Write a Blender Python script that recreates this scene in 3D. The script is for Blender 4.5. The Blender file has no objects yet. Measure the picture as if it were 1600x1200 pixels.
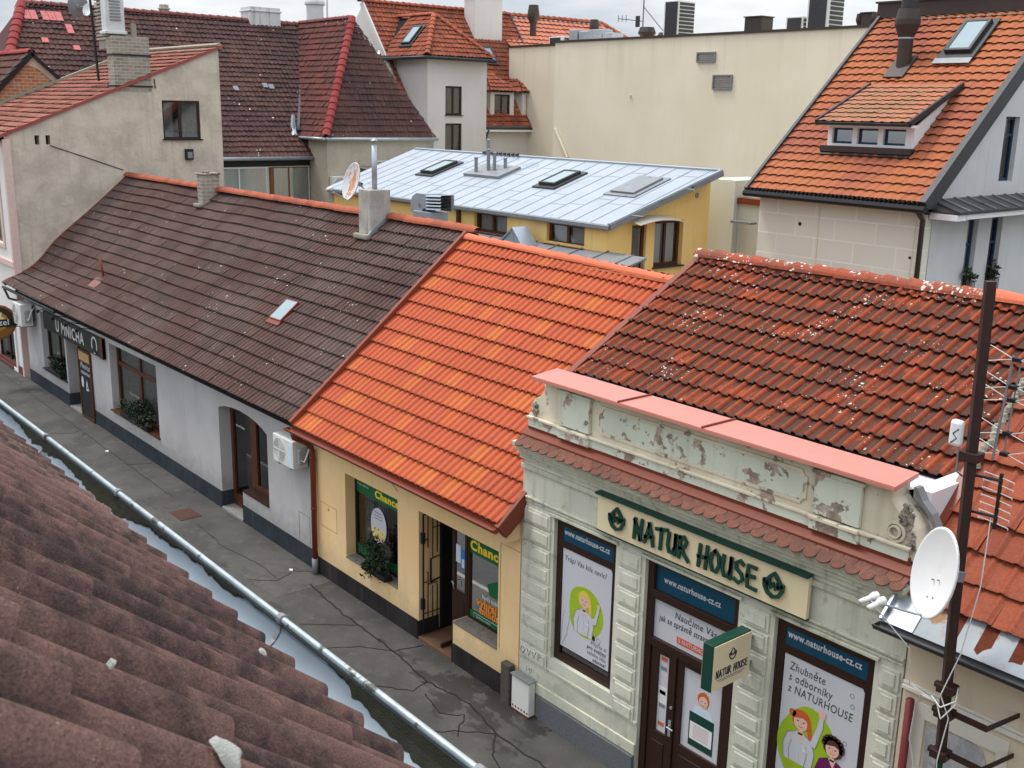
import bpy, bmesh, math, random
import numpy as np
from mathutils import Vector, Matrix
from mathutils.geometry import tessellate_polygon
C = bpy.context.scene
COL = C.collection
random.seed(7)
rng = np.random.default_rng(7)
pi = math.pi

# ------------------------------------------------------------------ camera
YAW, PITCH, ROLL = 0.87784, 0.25092, -0.02002
fwd = Vector((-math.sin(YAW)*math.cos(PITCH), math.cos(YAW)*math.cos(PITCH), -math.sin(PITCH)))
rt = fwd.cross(Vector((0, 0, 1))).normalized(); dn = fwd.cross(rt)
r2 = rt*math.cos(ROLL) + dn*math.sin(ROLL); d2 = -rt*math.sin(ROLL) + dn*math.cos(ROLL)
cam = bpy.data.cameras.new('camera'); camo = bpy.data.objects.new('camera', cam); COL.objects.link(camo)
camo.matrix_world = Matrix(((r2.x, -d2.x, -fwd.x, 0.0), (r2.y, -d2.y, -fwd.y, -10.0), (r2.z, -d2.z, -fwd.z, 9.25), (0, 0, 0, 1)))
cam.sensor_width = 36; cam.lens = 1679.6/1600*36; cam.clip_start = 0.05; cam.clip_end = 2000
cam.dof.use_dof = True; cam.dof.focus_distance = 14.0; cam.dof.aperture_fstop = 18.0
C.camera = camo
# ------------------------------------------------------------------ sky, sun, exposure
SUN_EL, SUN_AZ = 63.0, 248.0      # azimuth clockwise from +Y
w = bpy.data.worlds.new('World'); C.world = w; w.use_nodes = True
t = w.node_tree; t.nodes.clear()
out = t.nodes.new('ShaderNodeOutputWorld'); bg = t.nodes.new('ShaderNodeBackground')
sky = t.nodes.new('ShaderNodeTexSky'); sky.sky_type = 'NISHITA'; sky.sun_disc = False
sky.sun_elevation = math.radians(SUN_EL); sky.sun_rotation = math.radians(SUN_AZ); sky.air_density = 1.5; sky.dust_density = 3
tc = t.nodes.new('ShaderNodeTexCoord'); mp = t.nodes.new('ShaderNodeMapping'); mp.inputs['Scale'].default_value = (1.2, 1.2, 4.5)
nz = t.nodes.new('ShaderNodeTexNoise'); nz.inputs['Scale'].default_value = 2.6; nz.inputs['Detail'].default_value = 7; nz.inputs['Roughness'].default_value = .55
rp = t.nodes.new('ShaderNodeValToRGB'); rp.color_ramp.elements[0].position = .36; rp.color_ramp.elements[0].color = (5.0, 5.7, 6.8, 1)
rp.color_ramp.elements[1].position = .62; rp.color_ramp.elements[1].color = (10.2, 10.5, 10.8, 1)
mx = t.nodes.new('ShaderNodeMixRGB'); mx.inputs[0].default_value = .86
t.links.new(tc.outputs['Generated'], mp.inputs[0]); t.links.new(mp.outputs[0], nz.inputs['Vector']); t.links.new(nz.outputs['Fac'], rp.inputs[0])
t.links.new(sky.outputs[0], mx.inputs[1]); t.links.new(rp.outputs[0], mx.inputs[2]); 
sx_ = t.nodes.new('ShaderNodeSeparateXYZ'); mr = t.nodes.new('ShaderNodeMapRange'); mr.inputs['From Min'].default_value = .05; mr.inputs['From Max'].default_value = .95; mr.inputs['To Min'].default_value = .74; mr.inputs['To Max'].default_value = 1.75
vm = t.nodes.new('ShaderNodeVectorMath'); vm.operation = 'SCALE'
t.links.new(tc.outputs['Generated'], sx_.inputs[0]); t.links.new(sx_.outputs[2], mr.inputs['Value']); t.links.new(mx.outputs[0], vm.inputs[0]); t.links.new(mr.outputs[0], vm.inputs['Scale']); t.links.new(vm.outputs[0], bg.inputs[0])
bg.inputs['Strength'].default_value = 0.085; t.links.new(bg.outputs[0], out.inputs[0])
sl = bpy.data.lights.new('sun', 'SUN'); sl.energy = 1.5; sl.angle = math.radians(14); sl.color = (1, .95, .88)
so = bpy.data.objects.new('sun', sl); COL.objects.link(so)
az, el = math.radians(SUN_AZ), math.radians(SUN_EL)
sd = Vector((math.sin(az)*math.cos(el), math.cos(az)*math.cos(el), math.sin(el)))
so.rotation_euler = sd.to_track_quat('Z', 'Y').to_euler(); so.location = (0, -20, 40)
C.view_settings.view_transform = 'Standard'; C.view_settings.look = 'None'; C.view_settings.exposure = 0.66; C.view_settings.gamma = 1
C.cycles.max_bounces = 5; C.cycles.diffuse_bounces = 2; C.cycles.transparent_max_bounces = 8

# ------------------------------------------------------------------ node helpers
def newmat(name):
    m = bpy.data.materials.new(name); m.use_nodes = True; t = m.node_tree
    return m, t, t.nodes['Principled BSDF']
def nd(t, typ, ins=None, **at):
    n = t.nodes.new(typ)
    for k, v in at.items(): setattr(n, k, v)
    for k, v in (ins or {}).items():
        if isinstance(v, bpy.types.NodeSocket): t.links.new(v, n.inputs[k])
        else: n.inputs[k].default_value = v
    return n
def c4(c): return (c[0], c[1], c[2], 1)
def mixc(t, f, a, b, mode='MIX'):
    n = nd(t, 'ShaderNodeMixRGB', blend_type=mode)
    for i, v in ((0, f), (1, a), (2, b)):
        if isinstance(v, bpy.types.NodeSocket): t.links.new(v, n.inputs[i])
        elif i == 0: n.inputs[0].default_value = v
        else: n.inputs[i].default_value = c4(v)
    return n.outputs[0]
def ramp(t, s, a, b):
    return nd(t, 'ShaderNodeMapRange', {'Value': s, 'From Min': a, 'From Max': b}, interpolation_type='SMOOTHSTEP').outputs[0]
def mth(t, op, a, b=0.0):
    return nd(t, 'ShaderNodeMath', {0: a, 1: b}, operation=op).outputs[0]
def pos(t, scale=(1, 1, 1)):
    g = nd(t, 'ShaderNodeNewGeometry')
    return nd(t, 'ShaderNodeMapping', {'Vector': g.outputs['Position'], 'Scale': scale}).outputs[0]
def noise(t, v, s, d=4, r=.55):
    return nd(t, 'ShaderNodeTexNoise', {'Vector': v, 'Scale': s, 'Detail': d, 'Roughness': r}).outputs['Fac']
def bump(t, b, h, st=.3, dist=.01):
    n = nd(t, 'ShaderNodeBump', {'Strength': st, 'Distance': dist, 'Height': h}); t.links.new(n.outputs[0], b.inputs['Normal'])
def plaster(name, c1, c2, scale=1.2, streak=None, sk=.5, peel=None, peel_t=.62, peel_s=1.6, rough=.9, bs=.35, grain=45, blotch=None, splash=None, drip=None):
    m, t, b = newmat(name); P = pos(t)
    col = mixc(t, ramp(t, noise(t, P, scale, 5), .35, .65), c1, c2)
    if blotch: col = mixc(t, ramp(t, noise(t, P, scale*3.1, 6, .65), .55, .72), col, blotch)
    if streak:
        S = pos(t, (5, 5, .35)); col = mixc(t, mth(t, 'MULTIPLY', ramp(t, noise(t, S, 1.3, 4), .52, .75), sk), col, streak)
    if splash or drip: zz = nd(t, 'ShaderNodeSeparateXYZ', {0: pos(t)}).outputs[2]
    if splash: col = mixc(t, mth(t, 'MULTIPLY', mth(t, 'SUBTRACT', 1.0, ramp(t, mth(t, 'ADD', zz, mth(t, 'MULTIPLY', noise(t, P, 3.5, 6, .7), -1.3)), -.35, .45)), .55), col, splash)
    if drip:
        dn_ = ramp(t, noise(t, pos(t, (1.9, 1.9, .06)), 1.0, 5, .65), .50, .68); dz = mth(t, 'POWER', ramp(t, mth(t, 'ADD', zz, noise(t, P, .8, 3)), drip[0]-drip[1]+.5, drip[0]+.4), 1.5)
        col = mixc(t, mth(t, 'MULTIPLY', mth(t, 'MULTIPLY', dn_, dz), drip[3]), col, drip[2])
    fine = noise(t, P, grain, 3); h = fine
    col = mixc(t, .12, col, mixc(t, fine, (.1, .1, .1), (1, 1, 1)), 'OVERLAY')
    if peel:
        pm = ramp(t, noise(t, P, peel_s, 8, .62), peel_t, peel_t+.015)
        pc = mixc(t, ramp(t, noise(t, P, 6, 3), .4, .6), peel, [x*.55 for x in peel])
        col = mixc(t, pm, col, pc); h = mth(t, 'SUBTRACT', mth(t, 'MULTIPLY', fine, .25), mth(t, 'MULTIPLY', pm, .8))
    t.links.new(col, b.inputs['Base Color']); b.inputs['Roughness'].default_value = rough
    b.inputs['Specular IOR Level'].default_value = .12
    bump(t, b, h, bs, .012)
    return m
def simple(name, c, rough=.6, metal=0, var=.15, scale=8, bs=0.1, dirt=None, dirt_t=.6, spec=None):
    m, t, b = newmat(name); P = pos(t)
    n = noise(t, P, scale, 4)
    col = mixc(t, n, [x*(1-var) for x in c], [min(1, x*(1+var)) for x in c])
    if dirt: col = mixc(t, ramp(t, noise(t, P, scale*.6, 6, .6), dirt_t, dirt_t+.08), col, dirt)
    t.links.new(col, b.inputs['Base Color']); b.inputs['Roughness'].default_value = rough; b.inputs['Metallic'].default_value = metal
    b.inputs['Specular IOR Level'].default_value = spec if spec is not None else (.12 if rough > .65 else .35)
    if bs: bump(t, b, noise(t, P, scale*6, 3), bs, .004)
    return m
def tilemat(name, cols, moss=None, moss_f=.5, lichen=0.0, lich_s=22, lc=(.75, .73, .66), rough=.85, grain=60, gb=.2, soft=None, trough=None, edge=0.0, gk=.35):
    """per-tile colour from the tile UVs, algae patches and round lichen spots"""
    m, t, b = newmat(name); P = pos(t)
    uv = nd(t, 'ShaderNodeUVMap').outputs[0]
    fl = nd(t, 'ShaderNodeVectorMath', {0: uv}, operation='FLOOR').outputs[0]
    wn = nd(t, 'ShaderNodeTexWhiteNoise', {'Vector': fl}, noise_dimensions='2D').outputs[0]
    r = nd(t, 'ShaderNodeValToRGB', {'Fac': wn}); cr = r.color_ramp
    cr.elements[0].color = c4(cols[0]); cr.elements[0].position = 0; cr.elements[1].color = c4(cols[-1]); cr.elements[1].position = 1
    for i in range(1, len(cols)-1):
        e = cr.elements.new(i/(len(cols)-1)); e.color = c4(cols[i])
    col = r.outputs[0]
    if soft: col = mixc(t, ramp(t, noise(t, P, .45, 3), .4, .62), col, soft)
    if moss:
        a = noise(t, P, 1.1, 3); c = noise(t, P, 14, 5, .7)
        f = mth(t, 'MULTIPLY', ramp(t, mth(t, 'ADD', mth(t, 'ADD', mth(t, 'MULTIPLY', a, .45), mth(t, 'MULTIPLY', c, .50)), mth(t, 'MULTIPLY', wn, .10)), .44, .64), moss_f)
        col = mixc(t, f, col, moss)
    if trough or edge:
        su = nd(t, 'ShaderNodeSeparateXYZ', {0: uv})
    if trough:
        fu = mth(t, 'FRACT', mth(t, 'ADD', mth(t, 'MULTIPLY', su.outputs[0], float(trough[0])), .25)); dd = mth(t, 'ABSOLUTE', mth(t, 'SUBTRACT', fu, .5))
        tr = mth(t, 'MULTIPLY', mth(t, 'SUBTRACT', 1.0, ramp(t, dd, .20, .32)), mth(t, 'MULTIPLY', ramp(t, mth(t, 'ADD', noise(t, P, 2.2, 5, .6), mth(t, 'MULTIPLY', wn, .15)), .36, .58), trough[1])); col = mixc(t, tr, col, moss)  # moss in the troughs; on the near roof it paints shade between rolls
    if edge:
        ev = mth(t, 'FRACT', su.outputs[1]); col = mixc(t, mth(t, 'MULTIPLY', mth(t, 'SUBTRACT', 1.0, ramp(t, ev, .02, .10)), edge), col, moss or (.05, .03, .03))  # dark lower tile edges: lap dirt plus painted shade of the course lines
    fine = noise(t, P, grain, 4, .7)
    col = mixc(t, gk, col, mixc(t, ramp(t, fine, .3, .7), (.25, .25, .25), (.75, .75, .75)), 'OVERLAY')
    h = fine
    if lichen:
        wp = nd(t, 'ShaderNodeVectorMath', {0: P, 1: mixc(t, 1, noise(t, P, 30, 2), (.05, .05, .05), 'MULTIPLY')}, operation='ADD').outputs[0]
        v = nd(t, 'ShaderNodeTexVoronoi', {'Vector': wp, 'Scale': lich_s, 'Randomness': 1.0})
        cr_ = nd(t, 'ShaderNodeSeparateColor', {'Color': v.outputs['Color']})
        area = ramp(t, noise(t, P, 1.3, 4, .6), .42, .66)
        size = mth(t, 'MULTIPLY', mth(t, 'MULTIPLY', cr_.outputs[0], cr_.outputs[1]), mth(t, 'MULTIPLY', area, lichen))
        msk = ramp(t, mth(t, 'SUBTRACT', size, v.outputs['Distance']), 0.0, .04)
        col = mixc(t, msk, col, lc)
    t.links.new(col, b.inputs['Base Color']); b.inputs['Roughness'].default_value = rough; b.inputs['Specular IOR Level'].default_value = .14
    bump(t, b, h, gb, .006)
    return m
def glassmat(name, tint=(.8, .85, .85), refl=.16):
    m, t, b = newmat(name); t.nodes.remove(b); o = t.nodes['Material Output']
    tr = nd(t, 'ShaderNodeBsdfTransparent', {'Color': c4(tint)}); gl = nd(t, 'ShaderNodeBsdfGlossy', {'Roughness': .03, 'Color': (1, 1, 1, 1)})
    lw = nd(t, 'ShaderNodeLayerWeight', {'Blend': .35})
    f = mth(t, 'ADD', mth(t, 'MULTIPLY', lw.outputs['Fresnel'], .7), refl*.5)
    mxs = nd(t, 'ShaderNodeMixShader', {0: f, 1: tr.outputs[0], 2: gl.outputs[0]}); t.links.new(mxs.outputs[0], o.inputs[0])
    return m
def brickmat(name, c1, c2, mort, sc=4.0, axis='x', w=.5, h=.22):
    m, t, b = newmat(name); g = nd(t, 'ShaderNodeNewGeometry'); s = nd(t, 'ShaderNodeSeparateXYZ', {0: g.outputs['Position']})
    u = mth(t, 'ADD', s.outputs[0], s.outputs[1])
    v = nd(t, 'ShaderNodeCombineXYZ', {0: u, 1: s.outputs[2]}).outputs[0]
    br = nd(t, 'ShaderNodeTexBrick', {'Vector': v, 'Color1': c4(c1), 'Color2': c4(c2), 'Mortar': c4(mort), 'Scale': sc, 'Mortar Size': .014, 'Brick Width': w, 'Row Height': h})
    P = pos(t); col = mixc(t, ramp(t, noise(t, P, 2.5, 5), .58, .75), br.outputs[0], mort)
    t.links.new(col, b.inputs['Base Color']); b.inputs['Roughness'].default_value = .95
    bump(t, b, br.outputs['Fac'], -.6, .02)
    return m

# ------------------------------------------------------------------ mesh helpers
def FR(y0=0.0): return lambda u, v, w=0.0: (u, y0-w, v)          # facade facing -Y: u=X, v=Z, w=outwards
def FX(x0): return lambda u, v, w=0.0: (x0+w, u, v)              # wall facing +X: u=Y
def FL(x0): return lambda u, v, w=0.0: (x0-w, u, v)              # wall facing -X
def FG(z0=0.0): return lambda u, v, w=0.0: (u, v, z0+w)          # flat on the ground
def FS(O, U, V):
    O, U, V = Vector(O), Vector(U).normalized(), Vector(V).normalized(); N = U.cross(V).normalized()
    if N.z < 0: N = -N
    return lambda u, v, w=0.0: tuple(O+U*u+V*v+N*w)
class MB:
    def __init__(s): s.v = []; s.f = []; s.m = []; s.p = []
    def add(s, vs, fs, mi=0):
        o = len(s.v); s.v += [tuple(x) for x in vs]; s.f += [tuple(i+o for i in f) for f in fs]; s.m += [mi]*len(fs); s.p.append((o, len(s.v), len(s.f)-len(fs), len(s.f))); return s
    def box(s, x0, x1, y0, y1, z0, z1, mi=0, F=None):
        vs = [(x, y, z) for x in (x0, x1) for y in (y0, y1) for z in (z0, z1)]
        if F: vs = [F(*p) for p in vs]
        return s.add(vs, [(0, 1, 3, 2), (4, 6, 7, 5), (0, 4, 5, 1), (2, 3, 7, 6), (0, 2, 6, 4), (1, 5, 7, 3)], mi)
    def prism(s, pts, F, w0, w1, mi=0, holes=()):
        polys = [list(pts)]+[list(h) for h in holes]; flat = [p for q in polys for p in q]; n = len(flat)
        tri = tessellate_polygon([[Vector((p[0], p[1], 0)) for p in q] for q in polys])
        vs = [F(p[0], p[1], w1) for p in flat]+[F(p[0], p[1], w0) for p in flat]
        fs = [tuple(x) for x in tri]+[tuple(i+n for i in reversed(x)) for x in tri]; o = 0
        for q in polys:
            k = len(q); fs += [(o+i, o+(i+1) % k, o+(i+1) % k+n, o+i+n) for i in range(k)]; o += k
        return s.add(vs, fs, mi)
    def quad(s, a, b, c, d, mi=0): return s.add([a, b, c, d], [(0, 1, 2, 3)], mi)
    def tube(s, path, r, n=8, mi=0, cap=True):
        path = [Vector(p) for p in path]; rs = r if isinstance(r, (list, tuple)) else [r]*len(path)
        rings = []; up = None
        for i, p in enumerate(path):
            d = (path[min(i+1, len(path)-1)]-path[max(i-1, 0)]).normalized()
            if up is None: up = Vector((0, 0, 1)) if abs(d.z) < .9 else Vector((1, 0, 0))
            a = d.cross(up).normalized(); b = a.cross(d).normalized(); up = b
            rings.append([p+(a*math.cos(2*pi*k/n)+b*math.sin(2*pi*k/n))*rs[i] for k in range(n)])
        vs = [q for r_ in rings for q in r_]; L = len(path)
        fs = [(i*n+k, i*n+(k+1) % n, (i+1)*n+(k+1) % n, (i+1)*n+k) for i in range(L-1) for k in range(n)]
        if cap: fs += [tuple(range(n-1, -1, -1)), tuple((L-1)*n+k for k in range(n))]
        return s.add(vs, fs, mi)
    def lathe(s, prof, c, ax=(0, 0, 1), n=20, mi=0):
        c = Vector(c); ax = Vector(ax).normalized(); q = Vector((0, 0, 1)).rotation_difference(ax)
        vs = []
        for r, z in prof:
            for k in range(n): vs.append(c+q@Vector((r*math.cos(2*pi*k/n), r*math.sin(2*pi*k/n), z)))
        L = len(prof); fs = [(i*n+k, i*n+(k+1) % n, (i+1)*n+(k+1) % n, (i+1)*n+k) for i in range(L-1) for k in range(n)]
        return s.add(vs, fs, mi)
    def strokes(s, lines, wd, F, u0=0, v0=0, sc=1, w0=0.0, w1=.01, mi=0, asp=1.0):
        """hand lettering: each polyline becomes a ribbon with thickness"""
        for ln in lines:
            pts = [Vector((u0+p[0]*sc*asp, v0+p[1]*sc)) for p in ln]; L = []; R = []
            for i, p in enumerate(pts):
                d = (pts[min(i+1, len(pts)-1)]-pts[max(i-1, 0)]).normalized(); nn = Vector((-d.y, d.x))*wd*.5
                e = Vector((0, 0))
                if i == 0: e = -d*wd*.35
                if i == len(pts)-1: e = d*wd*.35
                L.append(p+nn+e); R.append(p-nn+e)
            for i in range(len(pts)-1):
                q = [L[i], L[i+1], R[i+1], R[i]]
                vs = [F(a.x, a.y, w1) for a in q]+[F(a.x, a.y, w0) for a in q]
                s.add(vs, [(0, 1, 2, 3), (0, 4, 5, 1), (3, 2, 6, 7), (1, 5, 6, 2), (0, 3, 7, 4)], mi)
        return s
def base(o):
    while o is not None:
        if o.type == 'EMPTY': return Vector(o.location)
        o = o.parent
    return Vector((0, 0, 0))
SPLIT = set('plinth verge_board rustication pilasters scrolls lintel_lip step sill hinge clamp bracket post band vent_tiles patched_tiles cap trim vent_hole wall_cable meter_cover cement_patch rust_stripe seam cheek pipe blue_panel white_panel door_leaf bolt green_band wall_seam window_surround flashing notice lichen_patch vent_recess roof_hatch interior vent_pipes eave_board wall_seam parapet_mouldings end_trim small_print broken_render threshold curtain coping gutter ridge_capping dormer_apron'.split())
def clusters(mb, gap=.07):
    bb = []
    for a, b, c, d in mb.p:
        q = np.array(mb.v[a:b]); bb.append((q.min(0), q.max(0)))
    n = len(bb); par = list(range(n))
    def find(i):
        while par[i] != i: par[i] = par[par[i]]; i = par[i]
        return i
    for i in range(n):
        for j in range(i+1, n):
            if np.all(bb[i][0]-gap <= bb[j][1]) and np.all(bb[j][0]-gap <= bb[i][1]): par[find(i)] = find(j)
    g = {}
    for i in range(n): g.setdefault(find(i), []).append(i)
    return list(g.values())
def build(name, mb, mats, parent=None, smooth=False, bevel=0, label=None, recalc=True):
    if name in SPLIT and 1 < len(mb.p) < 260 and parent is not None:
        cl = clusters(mb)
        if 1 < len(cl) <= 90:
            first = None
            for c in cl:
                m2 = MB()
                for i in c:
                    a, b, f0, f1 = mb.p[i]; o = len(m2.v); m2.v += mb.v[a:b]; m2.f += [tuple(q-a+o for q in f) for f in mb.f[f0:f1]]; m2.m += mb.m[f0:f1]
                r_ = build_one(name, m2, mats, parent, smooth, bevel, label, recalc); first = first or r_
            return first
    return build_one(name, mb, mats, parent, smooth, bevel, label, recalc)
def build_one(name, mb, mats, parent=None, smooth=False, bevel=0, label=None, recalc=True):
    me = bpy.data.meshes.new(name); b = base(parent)
    me.from_pydata([(x-b.x, y-b.y, z-b.z) for x, y, z in mb.v], [], mb.f)
    if not isinstance(mats, (list, tuple)): mats = [mats]
    for m in mats: me.materials.append(m)
    if len(mats) > 1: me.polygons.foreach_set('material_index', mb.m)
    if recalc:
        bm = bmesh.new(); bm.from_mesh(me); bmesh.ops.recalc_face_normals(bm, faces=bm.faces); bm.to_mesh(me); bm.free()
    if smooth: me.polygons.foreach_set('use_smooth', [True]*len(me.polygons))
    me.update()
    o = bpy.data.objects.new(name, me); COL.objects.link(o)
    if parent is not None: o.parent = parent
    if bevel:
        md = o.modifiers.new('bevel', 'BEVEL'); md.width = bevel; md.segments = 2; md.limit_method = 'ANGLE'; md.angle_limit = math.radians(50)
    if label: o['label'] = label
    return o
def root(name, label, cat, loc, group=None):
    o = bpy.data.objects.new(name, None); COL.objects.link(o); o.location = loc; o.empty_display_size = .2
    o['label'] = label; o['category'] = cat
    if group: o['group'] = group
    return o
def tag(o, label, cat, group=None):
    o['label'] = label; o['category'] = cat
    if group: o['group'] = group
    return o
def struct(o): o['kind'] = 'structure'; return o
def clone(r, off, label=None, mats=None):
    def cp(o, par):
        c = o.copy(); COL.objects.link(c)
        if par is not None: c.parent = par
        for ch in [x for x in o.children]: cp(ch, c)
        return c
    c = cp(r, None); c.location = Vector(r.location)+Vector(off)
    if label: c['label'] = label
    return c
def text(s, size, F, u, v, w, mat, parent, name='lettering', bold=0.0, depth=.002, align='LEFT', shear=0, sx=1.0, rot=0.0, sp=1.10):
    cu = bpy.data.curves.new('tmp', 'FONT'); cu.body = s; cu.size = size; cu.offset = bold; cu.extrude = depth; cu.align_x = align; cu.shear = shear
    cu.space_character = sp; cu.resolution_u = 3
    o = bpy.data.objects.new('tmp', cu); COL.objects.link(o)
    dg = bpy.context.evaluated_depsgraph_get(); me = bpy.data.meshes.new_from_object(o.evaluated_get(dg))
    mb = MB(); cr, sr = math.cos(rot), math.sin(rot)
    mb.add([F(u+(p.co.x*cr*sx-p.co.y*sr), v+(p.co.x*sx*sr+p.co.y*cr), w+p.co.z) for p in me.vertices], [tuple(p.vertices) for p in me.polygons])
    bpy.data.objects.remove(o); bpy.data.curves.remove(cu); bpy.data.meshes.remove(me)
    if parent is None and name is None: return mb
    return build(name, mb, mat, parent)
def circ(cx, cy, r, n=20, ry=None, a0=0, a1=2*pi):
    ry = ry or r; full = abs(a1-a0-2*pi) < 1e-6
    return [(cx+r*math.cos(a0+(a1-a0)*i/(n if full else n-1)), cy+ry*math.sin(a0+(a1-a0)*i/(n if full else n-1))) for i in range(n)]
def rect(u0, u1, v0, v1): return [(u0, v0), (u1, v0), (u1, v1), (u0, v1)]

# ------------------------------------------------------------------ tiled roofs: every tile is modelled
def prof(kind, x):
    if kind == 'double':
        y = x % 2.0; d = min(y, 2-y); big = max(0, math.cos(pi*min(d, .5)))**.62 if d < .5 else 0; e = abs(y-1); sm = .80*(max(0, math.cos(pi*min(e, .5))))**.7 if e < .5 else 0; return max(big, sm)
    x = x % 1.0; c = math.cos(2*pi*x)
    if kind == 'double': return None
    if kind == 'crest': return max(0, .5+.5*c)**.85
    if kind == 'wave': return max(0, .5+.5*c)**.75
    if kind == 'roll': d = min(x, 1-x); return math.sqrt(max(0, 1-(d/.40)**2)) if d < .40 else 0.0
    if kind == 'narrow': d = min(x, 1-x); return math.sqrt(max(0, 1-(d/.21)**2)) if d < .21 else .05*math.sin((d-.21)/.29*pi/2)**2
    if kind == 'flat': d = min(x, 1-x); return math.sqrt(max(0, 1-(d/.13)**2)) if d < .13 else .15
def tiles(name, parent, O, U, V, W, L, pitch, expo, h, lift, kind, mat, nt=2, ns=6, poly=None, bend=None, jit=1.0, seed=1, vr=2, under=True, label=None, ragged=0.0):
    O, U, V = Vector(O), Vector(U).normalized(), Vector(V).normalized(); N = U.cross(V).normalized()
    if N.z < 0: N = -N
    R = np.random.default_rng(seed); tw = pitch*nt; nc = int(math.ceil(W/tw-.02)); nr = int(math.ceil(L/expo-.02)); k = nt*ns+1
    xs = np.linspace(0, tw, k); pr = np.array([prof(kind, x/pitch+.25) for x in xs])*h; th = .014
    rows = [(.11, lift-th, 0), (0.0, lift-th, 0), None, (0.0, lift-th, 0), (0.0, lift, 1), None, (0.0, lift, 1)]
    for q in range(1, vr+1): f = q/vr; rows.append((f*(expo+.03), lift*(1-f)+.001, 1))
    if not under: rows = rows[6:]
    rr = [x for x in rows if x is not None]; nv = len(rr)
    brk = []; c_ = -1
    for x in rows:
        if x is None: brk.append(c_)
        else: c_ += 1
    dv = np.array([x[0] for x in rr]); dh = np.array([x[1] for x in rr]); onp = np.array([x[2] for x in rr])
    fv = np.clip(dv/expo, .002, .998)
    tf = [(a*k+b, a*k+b+1, (a+1)*k+b+1, (a+1)*k+b) for a in range(nv-1) if a not in brk for b in range(k-1)]
    tf = np.array(tf); nvt = nv*k
    u = []; v = []; hh = []; uu = []; vv = []
    for r in range(nr):
        top = min(expo, L-r*expo)/expo
        for c in range(nc):
            a = R.uniform(-1, 1); ld = 1+.25*jit*R.uniform(-1, 1); tl = .07*jit*R.uniform(-1, 1); off = .006*jit*R.uniform(-1, 1)+ragged*R.uniform(-1, 1)
            x = np.tile(xs, nv)+c*tw; y = np.repeat(dv*top+off*(dv < .5*expo), k)+r*expo
            z = np.repeat(dh*ld, k)+np.tile(pr, nv)+np.tile((xs/tw-.5)*tl*lift, nv)
            u.append(x); v.append(y); hh.append(z); uu.append(c+np.clip(np.tile(xs/tw, nv), .002, .998)); vv.append(r+np.repeat(fv, k))
    u = np.concatenate(u); v = np.concatenate(v); hh = np.concatenate(hh); uu = np.concatenate(uu); vv = np.concatenate(vv)
    if bend: hh = hh+bend(u, v)
    Pn = np.array(O)[None, :]+u[:, None]*np.array(U)+v[:, None]*np.array(V)+hh[:, None]*np.array(N)
    b = base(parent); Pn = Pn-np.array(b)
    F_ = np.concatenate([tf+i*nvt for i in range(nr*nc)])
    me = bpy.data.meshes.new(name); me.from_pydata(Pn.tolist(), [], F_.tolist()); me.materials.append(mat)
    uvl = me.uv_layers.new(name='UVMap'); li = np.zeros(len(me.loops), dtype=np.int32); me.loops.foreach_get('vertex_index', li)
    uvl.data.foreach_set('uv', np.stack([uu[li], vv[li]], 1).ravel())
    if poly:
        bm = bmesh.new(); bm.from_mesh(me); cx = sum(p[0] for p in poly)/len(poly); cy = sum(p[1] for p in poly)/len(poly)
        for i in range(len(poly)):
            p, q = poly[i], poly[(i+1) % len(poly)]; nx, ny = q[1]-p[1], -(q[0]-p[0])
            if (cx-p[0])*nx+(cy-p[1])*ny > 0: nx, ny = -nx, -ny
            co = O+U*p[0]+V*p[1]-b; no = U*nx+V*ny
            g = bm.verts[:]+bm.edges[:]+bm.faces[:]
            bmesh.ops.bisect_plane(bm, geom=g, plane_co=co, plane_no=no, clear_outer=True)
        bm.to_mesh(me); bm.free()
    me.polygons.foreach_set('use_smooth', [True]*len(me.polygons)); me.update()
    o = bpy.data.objects.new(name, me); COL.objects.link(o)
    if parent is not None: o.parent = parent
    if label: o['label'] = label
    return o
def ridge(name, parent, A, B, r, ln, mat, n=9, step=.045, seed=3, squash=.8, label=None):
    """overlapping half-round ridge tiles laid from A to B"""
    A, B = Vector(A), Vector(B); d = (B-A); L = d.length; d.normalize(); s = d.cross(Vector((0, 0, 1))).normalized(); up = s.cross(d).normalized()
    if up.z < 0: up = -up
    R = random.Random(seed); k = max(1, round(L/ln)); ln = L/k
    mb = MB(); uv = []
    for i in range(k):
        j = R.uniform(-.006, .006)
        for t0, t1, ra, rb in ((0, 1.08, r+step, r-.004),):
            a = A+d*(i*ln)+up*j; b_ = A+d*((i+t1)*ln)+up*j
            o = len(mb.v)
            for P, q in ((a, ra), (b_, rb)):
                for m in range(n): th = pi*m/(n-1); mb.v.append(tuple(P+s*math.cos(th)*q+up*math.sin(th)*q*squash))
            for P, q in ((a, ra-.02),):
                for m in range(n): th = pi*m/(n-1); mb.v.append(tuple(P+s*math.cos(th)*q+up*math.sin(th)*q*squash))
            for m in range(n-1):
                mb.f += [(o+m, o+m+1, o+n+m+1, o+n+m), (o+m, o+2*n+m, o+2*n+m+1, o+m+1)]; mb.m += [0, 0]
            uv += [(i+.5, .5)]*(2*(n-1))
    ob = build(name, mb, mat, parent, smooth=False, label=label, recalc=False)
    l = ob.data.uv_layers.new(name='UVMap')
    for p in ob.data.polygons:
        for q in p.loop_indices: l.data[q].uv = uv[p.index]
    return ob
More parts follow.
